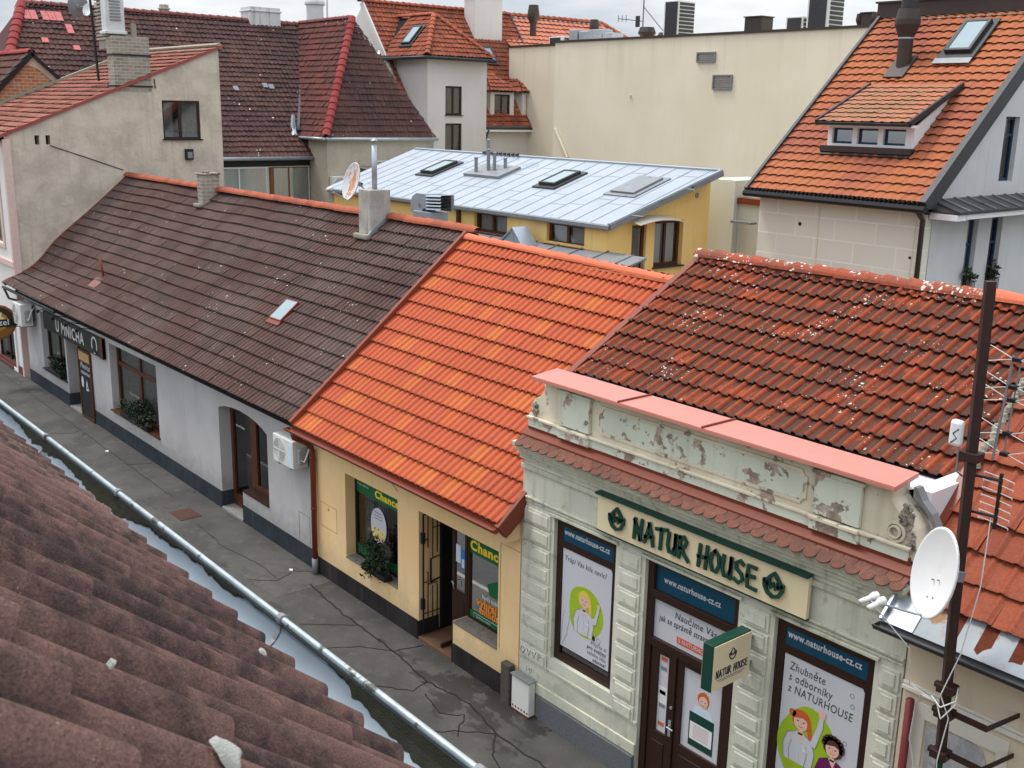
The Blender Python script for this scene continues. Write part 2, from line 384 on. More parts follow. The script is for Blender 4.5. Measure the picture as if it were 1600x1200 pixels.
def window(parent, F, u0, u1, v0, v1, rec, fmat, pane, fw=.06, muls=(), trans=(), curt=None, sill=None, dark=None, fd=.06, room=.5, name='window', mw=None, label=None):
    """a window part: frame bars, with pane, curtain, sill and the dim room behind as sub-parts"""
    mb = MB(); mw = mw or fw
    mb.prism(rect(u0, u1, v0, v1), F, -rec-fd, -rec, holes=[rect(u0+fw, u1-fw, v0+fw, v1-fw)])
    for m in muls: x = u0+(u1-u0)*m; mb.box(x-mw/2, x+mw/2, v0+fw, v1-fw, -rec-fd+.004, -rec-.004, F=F)
    for m in trans: z = v0+(v1-v0)*m; mb.box(u0+fw, u1-fw, z-mw*.45, z+mw*.45, -rec-fd+.008, -rec-.001, F=F)
    wn = build(name, mb, fmat, parent, label=label)
    pb = MB(); pb.quad(F(u0+fw*.5, v0+fw*.5, -rec-fd*.6), F(u1-fw*.5, v0+fw*.5, -rec-fd*.6), F(u1-fw*.5, v1-fw*.5, -rec-fd*.6), F(u0+fw*.5, v1-fw*.5, -rec-fd*.6)); build('pane', pb, pane, wn)
    if dark:
        rb = MB(); e = .02; w0 = -rec-fd-.005; w1 = w0-room; a = [(u0+e, v0+e), (u1-e, v0+e), (u1-e, v1-e), (u0+e, v1-e)]
        vs = [F(*p, w0) for p in a]+[F(*p, w1) for p in a]; rb.add(vs, [(4, 5, 6, 7), (0, 1, 5, 4), (1, 2, 6, 5), (2, 3, 7, 6), (3, 0, 4, 7)]); build('interior', rb, dark, wn)
    if curt:
        cb = MB(); n = 40; w0 = -rec-fd-.06
        for (ca, cb_) in curt[1]:
            vs = []; a, b = u0+(u1-u0)*ca, u0+(u1-u0)*cb_; N_ = max(8, int((b-a)/.03))
            for i in range(N_+1):
                x = a+(b-a)*i/N_; ww = w0+.02*math.sin(i*1.9)+.01*math.sin(i*.7); vs += [F(x, v0+.03, ww), F(x, v1-.03, ww)]
            cb.add(vs, [(2*i, 2*i+2, 2*i+3, 2*i+1) for i in range(N_)])
        build('curtain', cb, curt[0], wn, smooth=True)
    if sill:
        sb = MB(); sb.box(u0-.04, u1+.04, v0-.035, v0+.004, -rec+.002, sill[1], F=F); build('sill', sb, sill[0], wn)
    return wn
def bush(name, label, cat, c, rx, ry, rz, n, mats, seed=1, loc=None, leaf=.05, group=None, spiky=.0):
    R = random.Random(seed); r = root(name, label, cat, loc or (c[0], c[1], c[2]-rz), group)
    st = MB(); lf = MB()
    for i in range(9):
        a = R.uniform(0, 2*pi); q = R.uniform(.3, .9)
        st.tube([(c[0], c[1], c[2]-rz), (c[0]+rx*.4*q*math.cos(a), c[1]+ry*.4*q*math.sin(a), c[2]-rz*.2), (c[0]+rx*q*math.cos(a), c[1]+ry*q*math.sin(a), c[2]+rz*R.uniform(-.2, .6))], [.008, .006, .003], 5)
    cl = [(R.gauss(0, .45), R.gauss(0, .45), R.gauss(.0, .45)) for _ in range(14)]
    for i in range(n):
        k = R.choice(cl); p = Vector((c[0]+rx*(k[0]+R.gauss(0, .25)), c[1]+ry*(k[1]+R.gauss(0, .25)), c[2]+rz*(k[2]+R.gauss(0, .25))))
        d = Vector((R.gauss(0, 1), R.gauss(0, 1), R.gauss(.2, .8))).normalized(); s = d.cross(Vector((R.gauss(0, 1), R.gauss(0, 1), R.gauss(0, 1)))).normalized()
        L = leaf*R.uniform(.6, 1.5); W_ = L*R.uniform(.22, .45)*(1-spiky*.6)
        lf.add([p-s*W_*.2, p+d*L*.5-s*W_, p+d*L, p+d*L*.5+s*W_], [(0, 1, 2, 3)], R.randint(0, len(mats[1:])-1))
    build('stem', st, mats[0], r); build('foliage', lf, mats[1:], r, recalc=False)
    return r
# ------------------------------------------------------------------ materials
M = {}
M['asphalt'] = None
def asphalt():
    m, t, b = newmat('asphalt'); P = pos(t)
    col = mixc(t, ramp(t, noise(t, P, .9, 5), .35, .65), (.050, .047, .043), (.078, .073, .066))
    col = mixc(t, mth(t, 'MULTIPLY', ramp(t, noise(t, P, 3.1, 6, .65), .5, .7), .6), col, (.105, .098, .086))
    wp = nd(t, 'ShaderNodeVectorMath', {0: P, 1: nd(t, 'ShaderNodeTexNoise', {'Vector': P, 'Scale': 3.0, 'Detail': 5}).outputs['Color']}, operation='ADD').outputs[0]
    v = nd(t, 'ShaderNodeTexVoronoi', {'Vector': wp, 'Scale': .95}, feature='DISTANCE_TO_EDGE').outputs['Distance']
    crack = mth(t, 'MULTIPLY', mth(t, 'SUBTRACT', 1.0, ramp(t, v, .0, .010)), ramp(t, noise(t, P, .5, 2), .56, .62))
    col = mixc(t, crack, col, (.014, .013, .012))
    v2 = nd(t, 'ShaderNodeTexVoronoi', {'Vector': P, 'Scale': 160}); col = mixc(t, .3, col, mixc(t, v2.outputs['Distance'], (.2, .2, .2), (.85, .85, .85)), 'OVERLAY')
    wd_ = nd(t, 'ShaderNodeVectorMath', {0: nd(t, 'ShaderNodeMapping', {'Vector': P, 'Location': (12.3*.62, .45, 0), 'Scale': (.62, 1.0, 1)}).outputs[0]}, operation='LENGTH').outputs['Value']
    wet = ramp(t, mth(t, 'ADD', noise(t, pos(t, (1, 1.6, 1)), 1.6, 6, .65), mth(t, 'MULTIPLY', ramp(t, mth(t, 'SUBTRACT', 1.3, wd_), .0, 1.2), .22)), .60, .66); col = mixc(t, mth(t, 'MULTIPLY', wet, .75), col, (.022, .02, .018))
    t.links.new(col, b.inputs['Base Color']); t.links.new(mth(t, 'SUBTRACT', .92, mth(t, 'MULTIPLY', wet, .45)), b.inputs['Roughness'])
    bump(t, b, mth(t, 'SUBTRACT', mth(t, 'MULTIPLY', v2.outputs['Distance'], .4), crack), .5, .01)
    return m
M['asphalt'] = asphalt()
M['dark_asphalt'] = simple('road_asphalt', (.06, .06, .06), .9, var=.3, scale=5, bs=.4)
M['granite'] = simple('granite', (.13, .14, .15), .7, var=.6, scale=60, bs=.2)
M['kerb'] = simple('kerb_granite', (.26, .25, .23), .8, var=.4, scale=14, bs=.3)
M['ground'] = simple('ground', (.14, .13, .11), .95, var=.3, scale=.6, bs=.2)
M['grey_wall'] = plaster('grey_wall', (.42, .402, .395), (.49, .472, .465), .5, splash=(.22, .21, .20), drip=(3.1, 1.5, (.30, .29, .29), .5), streak=(.34, .33, .34), sk=.25, bs=.15, grain=30)
M['navy'] = plaster('navy_plinth', (.028, .034, .042), (.04, .047, .056), 1.5, streak=(.09, .09, .09), sk=.35, bs=.1)
M['yellow'] = plaster('yellow_render', (.90, .61, .30), (.93, .66, .35), .7, splash=(.52, .40, .24), drip=(3.1, 1.2, (.68, .47, .24), .5), streak=(.70, .48, .22), sk=.25, bs=.15, grain=35)
M['black_plinth'] = plaster('black_plinth', (.022, .019, .02), (.034, .03, .03), 1.5, streak=(.08, .075, .07), sk=.4, bs=.15)
M['mint'] = plaster('mint_render', (.60, .605, .51), (.69, .68, .565), 1.3, splash=(.30, .29, .23), drip=(4.3, 1.3, (.28, .27, .20), .7), streak=(.36, .35, .27), sk=.45, bs=.3, blotch=(.42, .42, .33))
M['mint_dirty'] = plaster('mint_cornice', (.53, .54, .43), (.64, .64, .51), 1.8, streak=(.26, .24, .18), sk=.6, bs=.35, blotch=(.36, .34, .25))
M['mint_peel'] = plaster('mint_peeling', (.60, .64, .53), (.70, .73, .60), 1.0, peel=(.50, .40, .32), peel_t=.545, peel_s=3.4, bs=.8, streak=(.50, .46, .34), sk=.5)
M['cream_peel'] = plaster('cream_peeling', (.66, .60, .45), (.76, .70, .54), 1.2, peel=(.48, .38, .30), peel_t=.60, peel_s=4.2, bs=.7, streak=(.45, .40, .28), sk=.4)
M['rubble'] = plaster('rubble', (.26, .23, .19), (.42, .37, .30), 6, peel=(.12, .11, .10), peel_t=.55, peel_s=8, bs=1.0, grain=25)
M['white_wall'] = plaster('white_wall', (.66, .66, .68), (.72, .72, .74), .8, bs=.15)
M['cream_wall'] = plaster('cream_wall', (.68, .57, .42), (.74, .64, .48), .9, streak=(.50, .40, .28), sk=.25, bs=.2)
M['cream_frame'] = plaster('cream_frame', (.74, .70, .60), (.78, .74, .66), 1.5, streak=(.55, .48, .38), sk=.3, peel=(.36, .36, .36), peel_t=.66, peel_s=2, bs=.3)
M['patch'] = plaster('cement_patch', (.36, .36, .37), (.50, .50, .51), 5, bs=.6, grain=40, blotch=(.30, .30, .30))
M['beige_rough'] = plaster('beige_roughcast', (.42, .365, .29), (.50, .44, .36), .5, streak=(.33, .28, .215), sk=.5, bs=.8, grain=9, blotch=(.55, .48, .38))
M['beige_grey'] = plaster('old_render', (.49, .425, .345), (.63, .55, .44), 1.1, drip=(9.5, 4, (.38, .34, .28), .5), streak=(.34, .31, .26), sk=.4, blotch=(.64, .56, .45), bs=1.2, grain=8)
M['hall'] = plaster('hall_render', (.74, .66, .50), (.80, .72, .56), .25, drip=(12.5, 4.0, (.56, .50, .39), .3), streak=(.64, .58, .46), sk=.3, bs=.1, grain=12)
M['hall_green'] = plaster('hall_render_pale', (.62, .62, .50), (.66, .65, .53), .5, bs=.1)
M['block_wall'] = None
M['house_white'] = plaster('house_white', (.64, .60, .56), (.70, .66, .62), .4, streak=(.54, .50, .46), sk=.3, bs=.15)
M['house_grey'] = plaster('house_grey', (.53, .525, .515), (.60, .60, .59), .5, streak=(.42, .43, .45), sk=.3, bs=.15)
M['ochre'] = plaster('ochre_render', (.86, .58, .20), (.90, .62, .24), .8, streak=(.62, .39, .13), sk=.3, bs=.12)
M['pink_wall'] = plaster('pink_white_wall', (.70, .66, .63), (.76, .72, .69), .6, bs=.15)
M['pink_trim'] = simple('pink_trim', (.68, .50, .45), .8)
M['maroon'] = simple('maroon_plinth', (.15, .055, .05), .7, var=.25)
M['brown_wood'] = simple('brown_wood', (.085, .028, .012), .45, var=.4, scale=12, bs=.15)
M['dark_wood'] = simple('dark_wood', (.032, .013, .008), .45, var=.4, scale=14, bs=.15)
M['orange_wood'] = simple('orange_wood', (.20, .065, .02), .5, var=.3, scale=12)
M['black'] = simple('black_paint', (.012, .012, .013), .5, var=.3)
M['dark'] = simple('dim_room', (.02, .02, .022), .9, var=.5, scale=2, bs=0)
M['dark2'] = simple('dim_room_warm', (.05, .04, .03), .9, var=.6, scale=3, bs=0)
M['glass'] = glassmat('window_glass')
M['glass_hi'] = glassmat('window_glass_bright', (.7, .78, .8), .5)
M['sky_glass'] = simple('roof_glass', (.28, .36, .38), .12, var=.12, scale=3, bs=0)
M['curtain'] = simple('net_curtain', (.55, .54, .50), .9, var=.2, scale=20, bs=0)
M['curtain_d'] = simple('dim_curtain', (.20, .19, .17), .9, var=.6, scale=14, bs=0)
M['zinc'] = simple('zinc', (.42, .46, .50), .42, .55, var=.18, scale=5, dirt=(.20, .21, .21), dirt_t=.62)
M['gutter_in'] = simple('gutter_zinc', (.20, .245, .285), .5, .1, var=.3, scale=3.0, dirt=(.10, .12, .13), dirt_t=.55, bs=.15)
M['bead'] = simple('gutter_bead', (.42, .48, .50), .4, .4, var=.35, scale=22, dirt=(.10, .11, .09), dirt_t=.58)
M['dark_metal'] = simple('dark_metal', (.045, .045, .048), .45, .3, var=.3, scale=6)
M['brown_metal'] = simple('brown_metal', (.055, .04, .034), .5, .2, var=.25, scale=6)
M['grey_metal'] = simple('grey_metal', (.24, .25, .26), .5, .3, var=.2, scale=6, dirt=(.12, .10, .08), dirt_t=.62)
M['red_metal'] = simple('red_brown_metal', (.19, .036, .016), .38, 0, var=.18, scale=4)
M['rust_red'] = simple('orange_flashing', (.20, .040, .016), .5, 0, var=.15, scale=4)
M['pink_cap'] = simple('pink_flashing', (.55, .215, .17), .38, 0, var=.07, scale=2.2, bs=.03)
M['white_plastic'] = simple('white_plastic', (.70, .70, .66), .45, var=.08, scale=8, dirt=(.5, .48, .42), dirt_t=.68)
M['fan'] = simple('fan_grey', (.36, .36, .34), .5)
M['white'] = simple('white_paint', (.78, .78, .78), .5, var=.04)
M['vinyl'] = simple('white_vinyl', (.60, .61, .65), .16, var=.03, scale=3, bs=0)
M['green'] = simple('shop_green', (.005, .13, .045), .4, var=.1, bs=0)
M['dgreen'] = simple('logo_green', (.008, .052, .036), .45, var=.2, bs=.05)
M['teal'] = simple('teal_blue', (.006, .065, .12), .3, var=.12, bs=0)
M['gold'] = simple('shop_yellow', (.92, .66, .03), .5, var=.05, bs=0)
M['orange'] = simple('shop_orange', (.90, .28, .02), .5, var=.05, bs=0)
M['cream'] = simple('sign_cream', (.80, .68, .44), .5, var=.05, scale=3, bs=0, dirt=(.70, .60, .42), dirt_t=.7)
M['ink'] = simple('dark_ink', (.05, .055, .06), .5, bs=0)
M['grey_ink'] = simple('grey_ink', (.22, .23, .25), .5, bs=0)
M['lime'] = simple('lime', (.34, .50, .02), .5, var=.08, bs=0)
M['skin'] = simple('printed_skin', (.78, .50, .42), .5, var=.05, bs=0)
M['blond'] = simple('printed_blond', (.78, .55, .12), .5, bs=0)
M['redhair'] = simple('printed_red', (.58, .12, .03), .5, bs=0)
M['brownhair'] = simple('printed_brown', (.09, .035, .03), .5, bs=0)
M['purple'] = simple('printed_purple', (.14, .01, .10), .5, bs=0)
M['paleblue'] = simple('printed_pale_blue', (.60, .72, .80), .5, bs=0)
M['redprint'] = simple('printed_coral', (.66, .12, .07), .5, bs=0)
M['bark'] = simple('bark', (.06, .04, .025), .9)
M['leaf1'] = simple('leaf_dark', (.012, .022, .010), .7, var=.4, bs=0)
M['leaf2'] = simple('leaf_mid', (.030, .045, .018), .7, var=.4, bs=0)
M['leaf3'] = simple('leaf_grey', (.075, .085, .065), .7, var=.4, bs=0)
M['rusty'] = simple('rusty_zinc', (.33, .36, .38), .55, 0, var=.2, scale=6, dirt=(.30, .15, .06), dirt_t=.56)
M['rust'] = simple('rust', (.13, .035, .018), .9, var=.4, scale=30, bs=.4)
M['paint_rust'] = simple('dark_brown_paint', (.035, .016, .013), .5, var=.45, scale=26, bs=.3)
M['stack'] = plaster('sooty_render', (.33, .31, .28), (.46, .43, .38), 2, streak=(.16, .15, .14), sk=.8, bs=.7, grain=16)
M['stack_white'] = plaster('white_render_sooty', (.58, .58, .57), (.66, .66, .65), 1.2, streak=(.24, .24, .24), sk=.75, bs=.4, grain=14)
M['brick'] = brickmat('old_brick', (.36, .115, .045), (.46, .19, .08), (.42, .36, .28), 1.0, w=.32, h=.13)
M['brick_grey'] = brickmat('weathered_brick', (.22, .19, .155), (.34, .29, .235), (.42, .38, .32), 1.0, w=.3, h=.11)
# roof tiles
M['t_near'] = tilemat('tiles_old_maroon', [(.22, .135, .115), (.26, .158, .134), (.235, .142, .12)], moss=(.036, .029, .029), moss_f=.85, trough=(2, .8), lichen=.22, lich_s=110, lc=(.45, .36, .30), rough=.95, grain=230, gb=1.0, soft=(.19, .108, .092), gk=.6)  # trough darkening puts the shaded roll sides into the colour
M['t_brown'] = tilemat('tiles_brown', [(.100, .054, .046), (.116, .063, .053), (.107, .058, .048)], moss=(.050, .034, .031), moss_f=.5, lichen=.36, lich_s=15, rough=.8, grain=70, gb=.2, edge=.5, soft=(.13, .085, .075))
M['t_orange'] = tilemat('tiles_orange', [(.42, .088, .040), (.46, .100, .042), (.45, .095, .040), (.43, .092, .042), (.48, .110, .040), (.53, .15, .044)], moss=(.24, .055, .028), moss_f=.18, edge=.55, rough=.65, grain=80, gb=.15)
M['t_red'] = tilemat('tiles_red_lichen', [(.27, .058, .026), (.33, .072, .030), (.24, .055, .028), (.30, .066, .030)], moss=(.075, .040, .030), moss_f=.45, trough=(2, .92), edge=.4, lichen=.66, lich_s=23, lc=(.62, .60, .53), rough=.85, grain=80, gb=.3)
M['t_ridge_l'] = tilemat('ridge_lichen', [(.33, .08, .045), (.38, .10, .055)], moss=(.12, .06, .05), moss_f=.6, lichen=1.5, lich_s=18, rough=.9, grain=60)
M['t_ridge_o'] = tilemat('ridge_orange', [(.34, .095, .052), (.40, .115, .06), (.30, .08, .045)], moss=(.22, .07, .045), moss_f=.4, rough=.8, grain=60)
M['t_ridge_n'] = tilemat('ridge_new', [(.58, .14, .07), (.60, .155, .08)], rough=.6, grain=60)
M['t_right'] = tilemat('tiles_terracotta', [(.27, .066, .034), (.32, .08, .037), (.25, .062, .034)], moss=(.17, .05, .03), moss_f=.5, rough=.7, grain=60, gb=.3, edge=.5)
M['t_dark'] = tilemat('tiles_dark_old', [(.075, .040, .038), (.095, .050, .045), (.085, .048, .044)], moss=(.045, .03, .03), moss_f=.5, lichen=.36, lich_s=5, grain=30, soft=(.12, .06, .05))
M['t_dark_r'] = tilemat('tiles_dark_reddish', [(.11, .045, .04), (.13, .055, .045)], moss=(.06, .035, .03), moss_f=.5, grain=30, soft=(.17, .055, .045))
M['t_crim'] = tilemat('ridge_crimson', [(.25, .045, .045), (.30, .06, .055)], grain=30)
M['t_patch'] = tilemat('tiles_pink_new', [(.52, .15, .15), (.58, .19, .18)], grain=30)
M['t_beige'] = tilemat('tiles_faded_red', [(.30, .11, .075), (.35, .14, .10), (.27, .10, .07)], moss=(.20, .09, .07), moss_f=.6, grain=30)
M['t_house'] = tilemat('tiles_house_orange', [(.27, .085, .052), (.31, .10, .056), (.285, .09, .054)], soft=(.38, .125, .055), rough=.7, grain=40)
M['t_white'] = tilemat('tiles_rust_orange', [(.33, .09, .045), (.26, .07, .04), (.38, .11, .055), (.30, .08, .045)], moss=(.13, .05, .035), moss_f=.7, grain=30)
M['t_far'] = tilemat('tiles_far', [(.52, .19, .12), (.47, .16, .10)], grain=30)
M['t_scal'] = tilemat('scallop_tiles', [(.18, .078, .058), (.22, .095, .068), (.20, .088, .066), (.24, .11, .075)], moss=(.11, .058, .047), moss_f=.7, grain=60)
M['t_crust'] = simple('lichen_crust', (.42, .42, .37), .95, var=.2, scale=60, bs=.6)
def rusty_dish():
    m, t, b = newmat('rust_streaked_dish'); S = pos(t, (7, 7, .9)); P = pos(t)
    f = ramp(t, mth(t, 'ADD', mth(t, 'MULTIPLY', noise(t, S, 1.0, 3), .7), mth(t, 'MULTIPLY', noise(t, P, 9, 4), .3)), .50, .58)
    col = mixc(t, f, (.58, .60, .62), mixc(t, noise(t, P, 14, 3), (.40, .13, .03), (.62, .34, .16))); t.links.new(col, b.inputs['Base Color']); b.inputs['Roughness'].default_value = .6; return m
M['rusty_dish'] = rusty_dish()
M['mortar'] = simple('mortar', (.30, .28, .22), .95, var=.5, scale=26, bs=1.0)

# ------------------------------------------------------------------ ground
g = MB(); g.quad((-400, -300, -.16), (300, -300, -.16), (300, 500, -.16), (-400, 500, -.16)); struct(build('ground', g, M['ground'], recalc=False))
g = MB(); g.box(-90, 25, -8.9, -1.62, -.3, -.12); struct(build('road', g, M['dark_asphalt']))
g = MB(); g.box(-90, 25, -1.53, -.002, -.3, .0); struct(build('pavement', g, M['asphalt']))
g = MB()
for i in range(115): x = -90+i; g.box(x+.006, x+.994, -1.64, -1.535, -.3, .004+random.uniform(-.004, .004))
struct(build('kerb', g, M['kerb'], bevel=.012))
crk = MB()
def groove(pts, wd=.018):
    R = random.Random(len(pts)*7); P = []
    for a, b in zip(pts[:-1], pts[1:]):
        n = max(2, int(math.dist(a, b)/.12))
        for i in range(n): f = i/n; P.append((a[0]+(b[0]-a[0])*f+R.gauss(0, .018), a[1]+(b[1]-a[1])*f+R.gauss(0, .014)))
    P.append(pts[-1]); crk.strokes([P], wd, FG(.0), w0=.0035, w1=.006)
groove([(-40, -.52), (-33, -.58), (-28, -.62), (-24, -.66)], .014)
groove([(-17.7, -.45), (-16.2, -.58), (-14.4, -.62), (-13.2, -.75), (-12.2, -.6), (-11.2, -.8), (-9, -.75)], .028)
groove([(-14.4, -.62), (-14.25, -.1)], .022); groove([(-18.6, -1.3), (-18.2, -.9), (-18.45, -.45), (-18.2, -.12)], .022)
groove([(-16.3, -1.45), (-15.9, -.95), (-15.6, -.6)], .014); groove([(-15.2, -1.5), (-14.9, -1.0), (-14.4, -.62)], .016); groove([(-11.9, -1.5), (-11.6, -1.1), (-11.3, -.8), (-10.9, -1.2), (-10.3, -1.4)], .02); groove([(-13.6, -1.5), (-13.1, -1.1), (-13.2, -.75)], .018)
groove([(-12.9, -1.0), (-12.3, -1.15), (-12.0, -.9), (-11.6, -1.3)], .02); groove([(-31, -1.4), (-30.6, -.9), (-30.8, -.6)], .014)
groove([(-27, -.62), (-26.7, -.1)], .012); groove([(-22, -.9), (-20.5, -1.0), (-19.2, -.8), (-18.3, -.85)], .012)
struct(build('pavement_cracks', crk, M['black']))
g = MB(); g.box(-19.2, -17.55, -1.3, -.02, .0, .003); struct(build('pavement_patch', g, simple('light_patch', (.10, .095, .086), .9, var=.35, scale=4, bs=.3, dirt=(.08, .075, .07), dirt_t=.55)))
g = MB(); g.box(-23.05, -22.4, -1.12, -.62, .001, .012); g.box(-22.98, -22.47, -1.05, -.69, .012, .018)
tag(build('cellar_hatch', g, simple('rusty_plate', (.085, .045, .038), .8, var=.4, scale=12, bs=.4)), 'rusty steel hatch plate set flush in the narrow pavement', 'hatch')
gv = MB(); R = random.Random(77)
for i in range(1500):
    x = R.uniform(-38, -5); y = R.choice((-R.expovariate(9)-.03, -1.50+R.expovariate(10), -1.50+R.expovariate(5), R.uniform(-1.5, -.1))); q = R.uniform(.004, .013); a = R.uniform(0, 3)
    if not -1.52 < y < -.02: continue
    gv.add([(x+q*math.cos(a+k*2.1), y+q*math.sin(a+k*2.1), .002) for k in range(3)]+[(x, y, q*.9)], [(0, 1, 3), (1, 2, 3), (2, 0, 3)])
gs = build('grit', gv, simple('grit', (.22, .20, .17), .95, var=.6, scale=40, bs=0), recalc=False); gs['kind'] = 'stuff'; tag(gs, 'loose grit and small stones scattered over the pavement', 'grit')
def litter(n, x, y, s, lab):
    R = random.Random(n); mb = MB(); pts = [(x+s*math.cos(a)*R.uniform(.6, 1), y+s*math.sin(a)*R.uniform(.4, .8)) for a in [i*pi/3.5 for i in range(7)]]
    mb.prism(pts, FG(.0), .006, .018); tag(build('paper_scrap', mb, M['white'], bevel=.003), lab, 'litter')
litter(1, -28.4, -.68, .09, 'white paper scrap on the pavement in front of the grey pub wall')
litter(2, -18.5, -.42, .07, 'crumpled white scrap in the crack by the foot of the brown downpipe')
litter(3, -9.9, -1.05, .05, 'tiny pale scrap on the pavement below the natural diet shop window')

# ------------------------------------------------------------------ near house whose roof fills the lower left corner
A_ = math.radians(43.5); NH = root('near_house', 'house under old maroon rolled tiles with zinc gutter, roof seen from above in the foreground', 'house', (-4, -11, 0))
eY, eZ = -8.80, 7.835
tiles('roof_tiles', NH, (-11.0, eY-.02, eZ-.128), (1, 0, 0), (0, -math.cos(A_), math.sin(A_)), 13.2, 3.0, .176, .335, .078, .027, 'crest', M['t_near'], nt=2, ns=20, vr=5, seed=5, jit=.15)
mb = MB(); n_ = Vector((0, math.sin(A_), math.cos(A_)))
mb.box(-11, 2.2, 0, 3.0, -.16, -.05, F=FS((0, eY, eZ-.128), (1, 0, 0), (0, -math.cos(A_), math.sin(A_)))); build('roof_deck', mb, M['dark'], NH)
mb = MB(); mb.box(-11, 2.2, -16, -8.98, -.2, 7.7); build('wall', mb, M['cream_wall'], NH)
# crusts of bird lime and lichen lying on the tiles
cr = MB(); Fn = FS((0, eY, eZ-.128), (1, 0, 0), (0, -math.cos(A_), math.sin(A_)))
def near_pt(x, s): return x, s
R = random.Random(4)
def crust(x, s, a, b, rot, th=.004):
    x = round((x+11)/.176+.25)*.176-.25*.176-11+.012; a = min(a, .026)
    hh = lambda q: .078*prof('crest', ((q+11)/.176)+.25)+.027*(1-((s+.02) % .335)/.335)
    rings = [0, .35, .65, .88, 1.0]; n = 18; pts = []
    for r_ in rings:
        for i in range(n):
            an = 2*pi*i/n; q = r_*(1+.18*math.sin(3*an+x*9)+.1*math.sin(5*an)); px, py = a*q*math.cos(an), b*q*math.sin(an)
            u_ = x+px*math.cos(rot)-py*math.sin(rot); v_ = s+px*math.sin(rot)+py*math.cos(rot); pts.append(Fn(u_, v_, hh(u_)+(th if r_ < 1 else -.003)))
    cr.add(pts, [(r_*n+i, r_*n+(i+1) % n, (r_+1)*n+(i+1) % n, (r_+1)*n+i) for r_ in range(4) for i in range(n)])
for x, s_, a, b_, rot in ((-1.05, 1.14, .015, .022, .3), (-2.30, .252, .008, .012, .6), (-1.15, 1.22, .004, .005, 0)):
    crust(x, s_, a, b_, rot)
build('lichen_patch', cr, M['t_crust'], NH, smooth=True)
# gutter: half round channel with bead, brackets, silt
gy, gz, gr = -8.735, 7.765, .078
mb = MB(); n = 14
for (ra, k) in ((gr, 0), (gr+.003, 1)):
    vs = []
    for x in (-11.2, 2.4):
        for i in range(n+1): th = pi+pi*i/n; vs.append((x, gy+ra*math.cos(th), gz+ra*math.sin(th)))
    mb.add(vs, [(i, i+1, n+2+i, n+1+i) for i in range(n)])
gt = build('gutter', mb, M['gutter_in'], NH, smooth=True)
mb = MB(); R = random.Random(2); pth = [(-11.2+.34*i, gy+gr+.004+R.uniform(-.0015, .0015), gz+.004+R.uniform(-.001, .001)) for i in range(41)]; mb.tube(pth, .0100, 10); build('bead', mb, M['bead'], gt, smooth=True)
for i, bx in enumerate((-9.3, -8.2, -7.0, -5.9, -4.92, -4.02, -2.68, -1.72, -.7, .3)):
    mb = MB(); mb.tube([(bx, gy+gr+.004, gz+.004), (bx+.022, gy+gr+.004, gz+.004)], .0165, 10)
    for w_ in (-.004,): 
        vs = []; 
        for xx in (bx, bx+.02):
            for q in range(9): th = pi+pi*q/8; vs.append((xx, gy+(gr-.003)*math.cos(th), gz+(gr-.003)*math.sin(th)))
        mb.add(vs, [(q, q+1, 10+q, 9+q) for q in range(8)])
    build('gutter_bracket', mb, M['grey_metal'], NH)
mb = MB(); R = random.Random(12); vs = []; fs = []; N_ = 900
w1 = w2 = 0
for i in range(N_+1):
    x = -11.2+13.6*i/N_; w1 = .93*w1+R.gauss(0, .035); w2 = .7*w2+R.gauss(0, .05)
    a0 = math.radians(-6); ex = max(.10, .48+w1+w2*.6+.26*math.sin(x*2.6)+.16*math.sin(x*6.1+1))
    a1 = a0-ex*.95; q = gr-.0045
    vs += [(x, gy+q*math.cos(a0), gz+q*math.sin(a0)), (x, gy+(q-.002)*math.cos((a0+a1)/2), gz+(q-.002)*math.sin((a0+a1)/2)), (x, gy+(q+.002)*math.cos(a1), gz+(q+.002)*math.sin(a1))]
for i in range(N_): fs += [(3*i, 3*i+1, 3*i+4, 3*i+3), (3*i+1, 3*i+2, 3*i+5, 3*i+4)]
mb.add(vs, fs); build('silt', mb, simple('gutter_silt', (.030, .030, .022), .95, var=.5, scale=30, bs=.8), gt, recalc=False)
# ------------------------------------------------------------------ brown-roofed pub in the left middle
F0 = FR(0.0)
PB = root('pub_building', 'low grey-white pub building under a long sagging brown tiled roof', 'pub', (-28, 4, 0))
arch = [(-20.2, 2.47)]+[(-20.2-2.4*i/12, 2.47+.20*math.sin(pi*(i/12*.80+.0))) for i in range(1, 12)]+[(-22.6, 2.47)]
arch = [(-20.2, 2.40), (-20.45, 2.50), (-20.75, 2.57), (-21.1, 2.62), (-21.5, 2.64), (-21.9, 2.62), (-22.25, 2.57), (-22.6, 2.48)]
Dh = [(-22.6, 0.02), (-21.5, 0.02), (-21.5, .77), (-20.2, .77)]+arch
mb = MB(); mb.prism(rect(-37.57, -18.12, -.25, 3.34), F0, -.42, 0, holes=[rect(-35.9, -33.62, .78, 2.65), rect(-33.5, -31.28, .02, 2.25), rect(-29.66, -26.28, .80, 2.72), Dh])
build('wall', mb, M['grey_wall'], PB)
mb = MB(); mb.box(-37.5, -18.3, .5, 7.9, -.2, .01); mb.box(-37.5, -18.3, 7.5, 7.9, -.2, 3.2)
for x in (-37.55, -18.45): mb.prism([(.43, 0), (7.9, 0), (7.9, 3.2), (3.99, 6.6), (.43, 3.4)], FX(x), 0, .25)
build('rear_walls', mb, M['beige_grey'], PB)
mb = MB()
for a, b in ((-37.57, -33.52), (-31.26, -22.62), (-21.48, -18.12)): mb.box(a, b, -.016, 0, -.25, .42)
for x, s in ((-33.5, 1), (-31.28, -1), (-22.6, 1), (-21.5, -1)): mb.box(min(x, x+s*.012), max(x, x+s*.012), -.016, .41, -.2, .42)
build('plinth', mb, M['navy'], PB, bevel=.004)
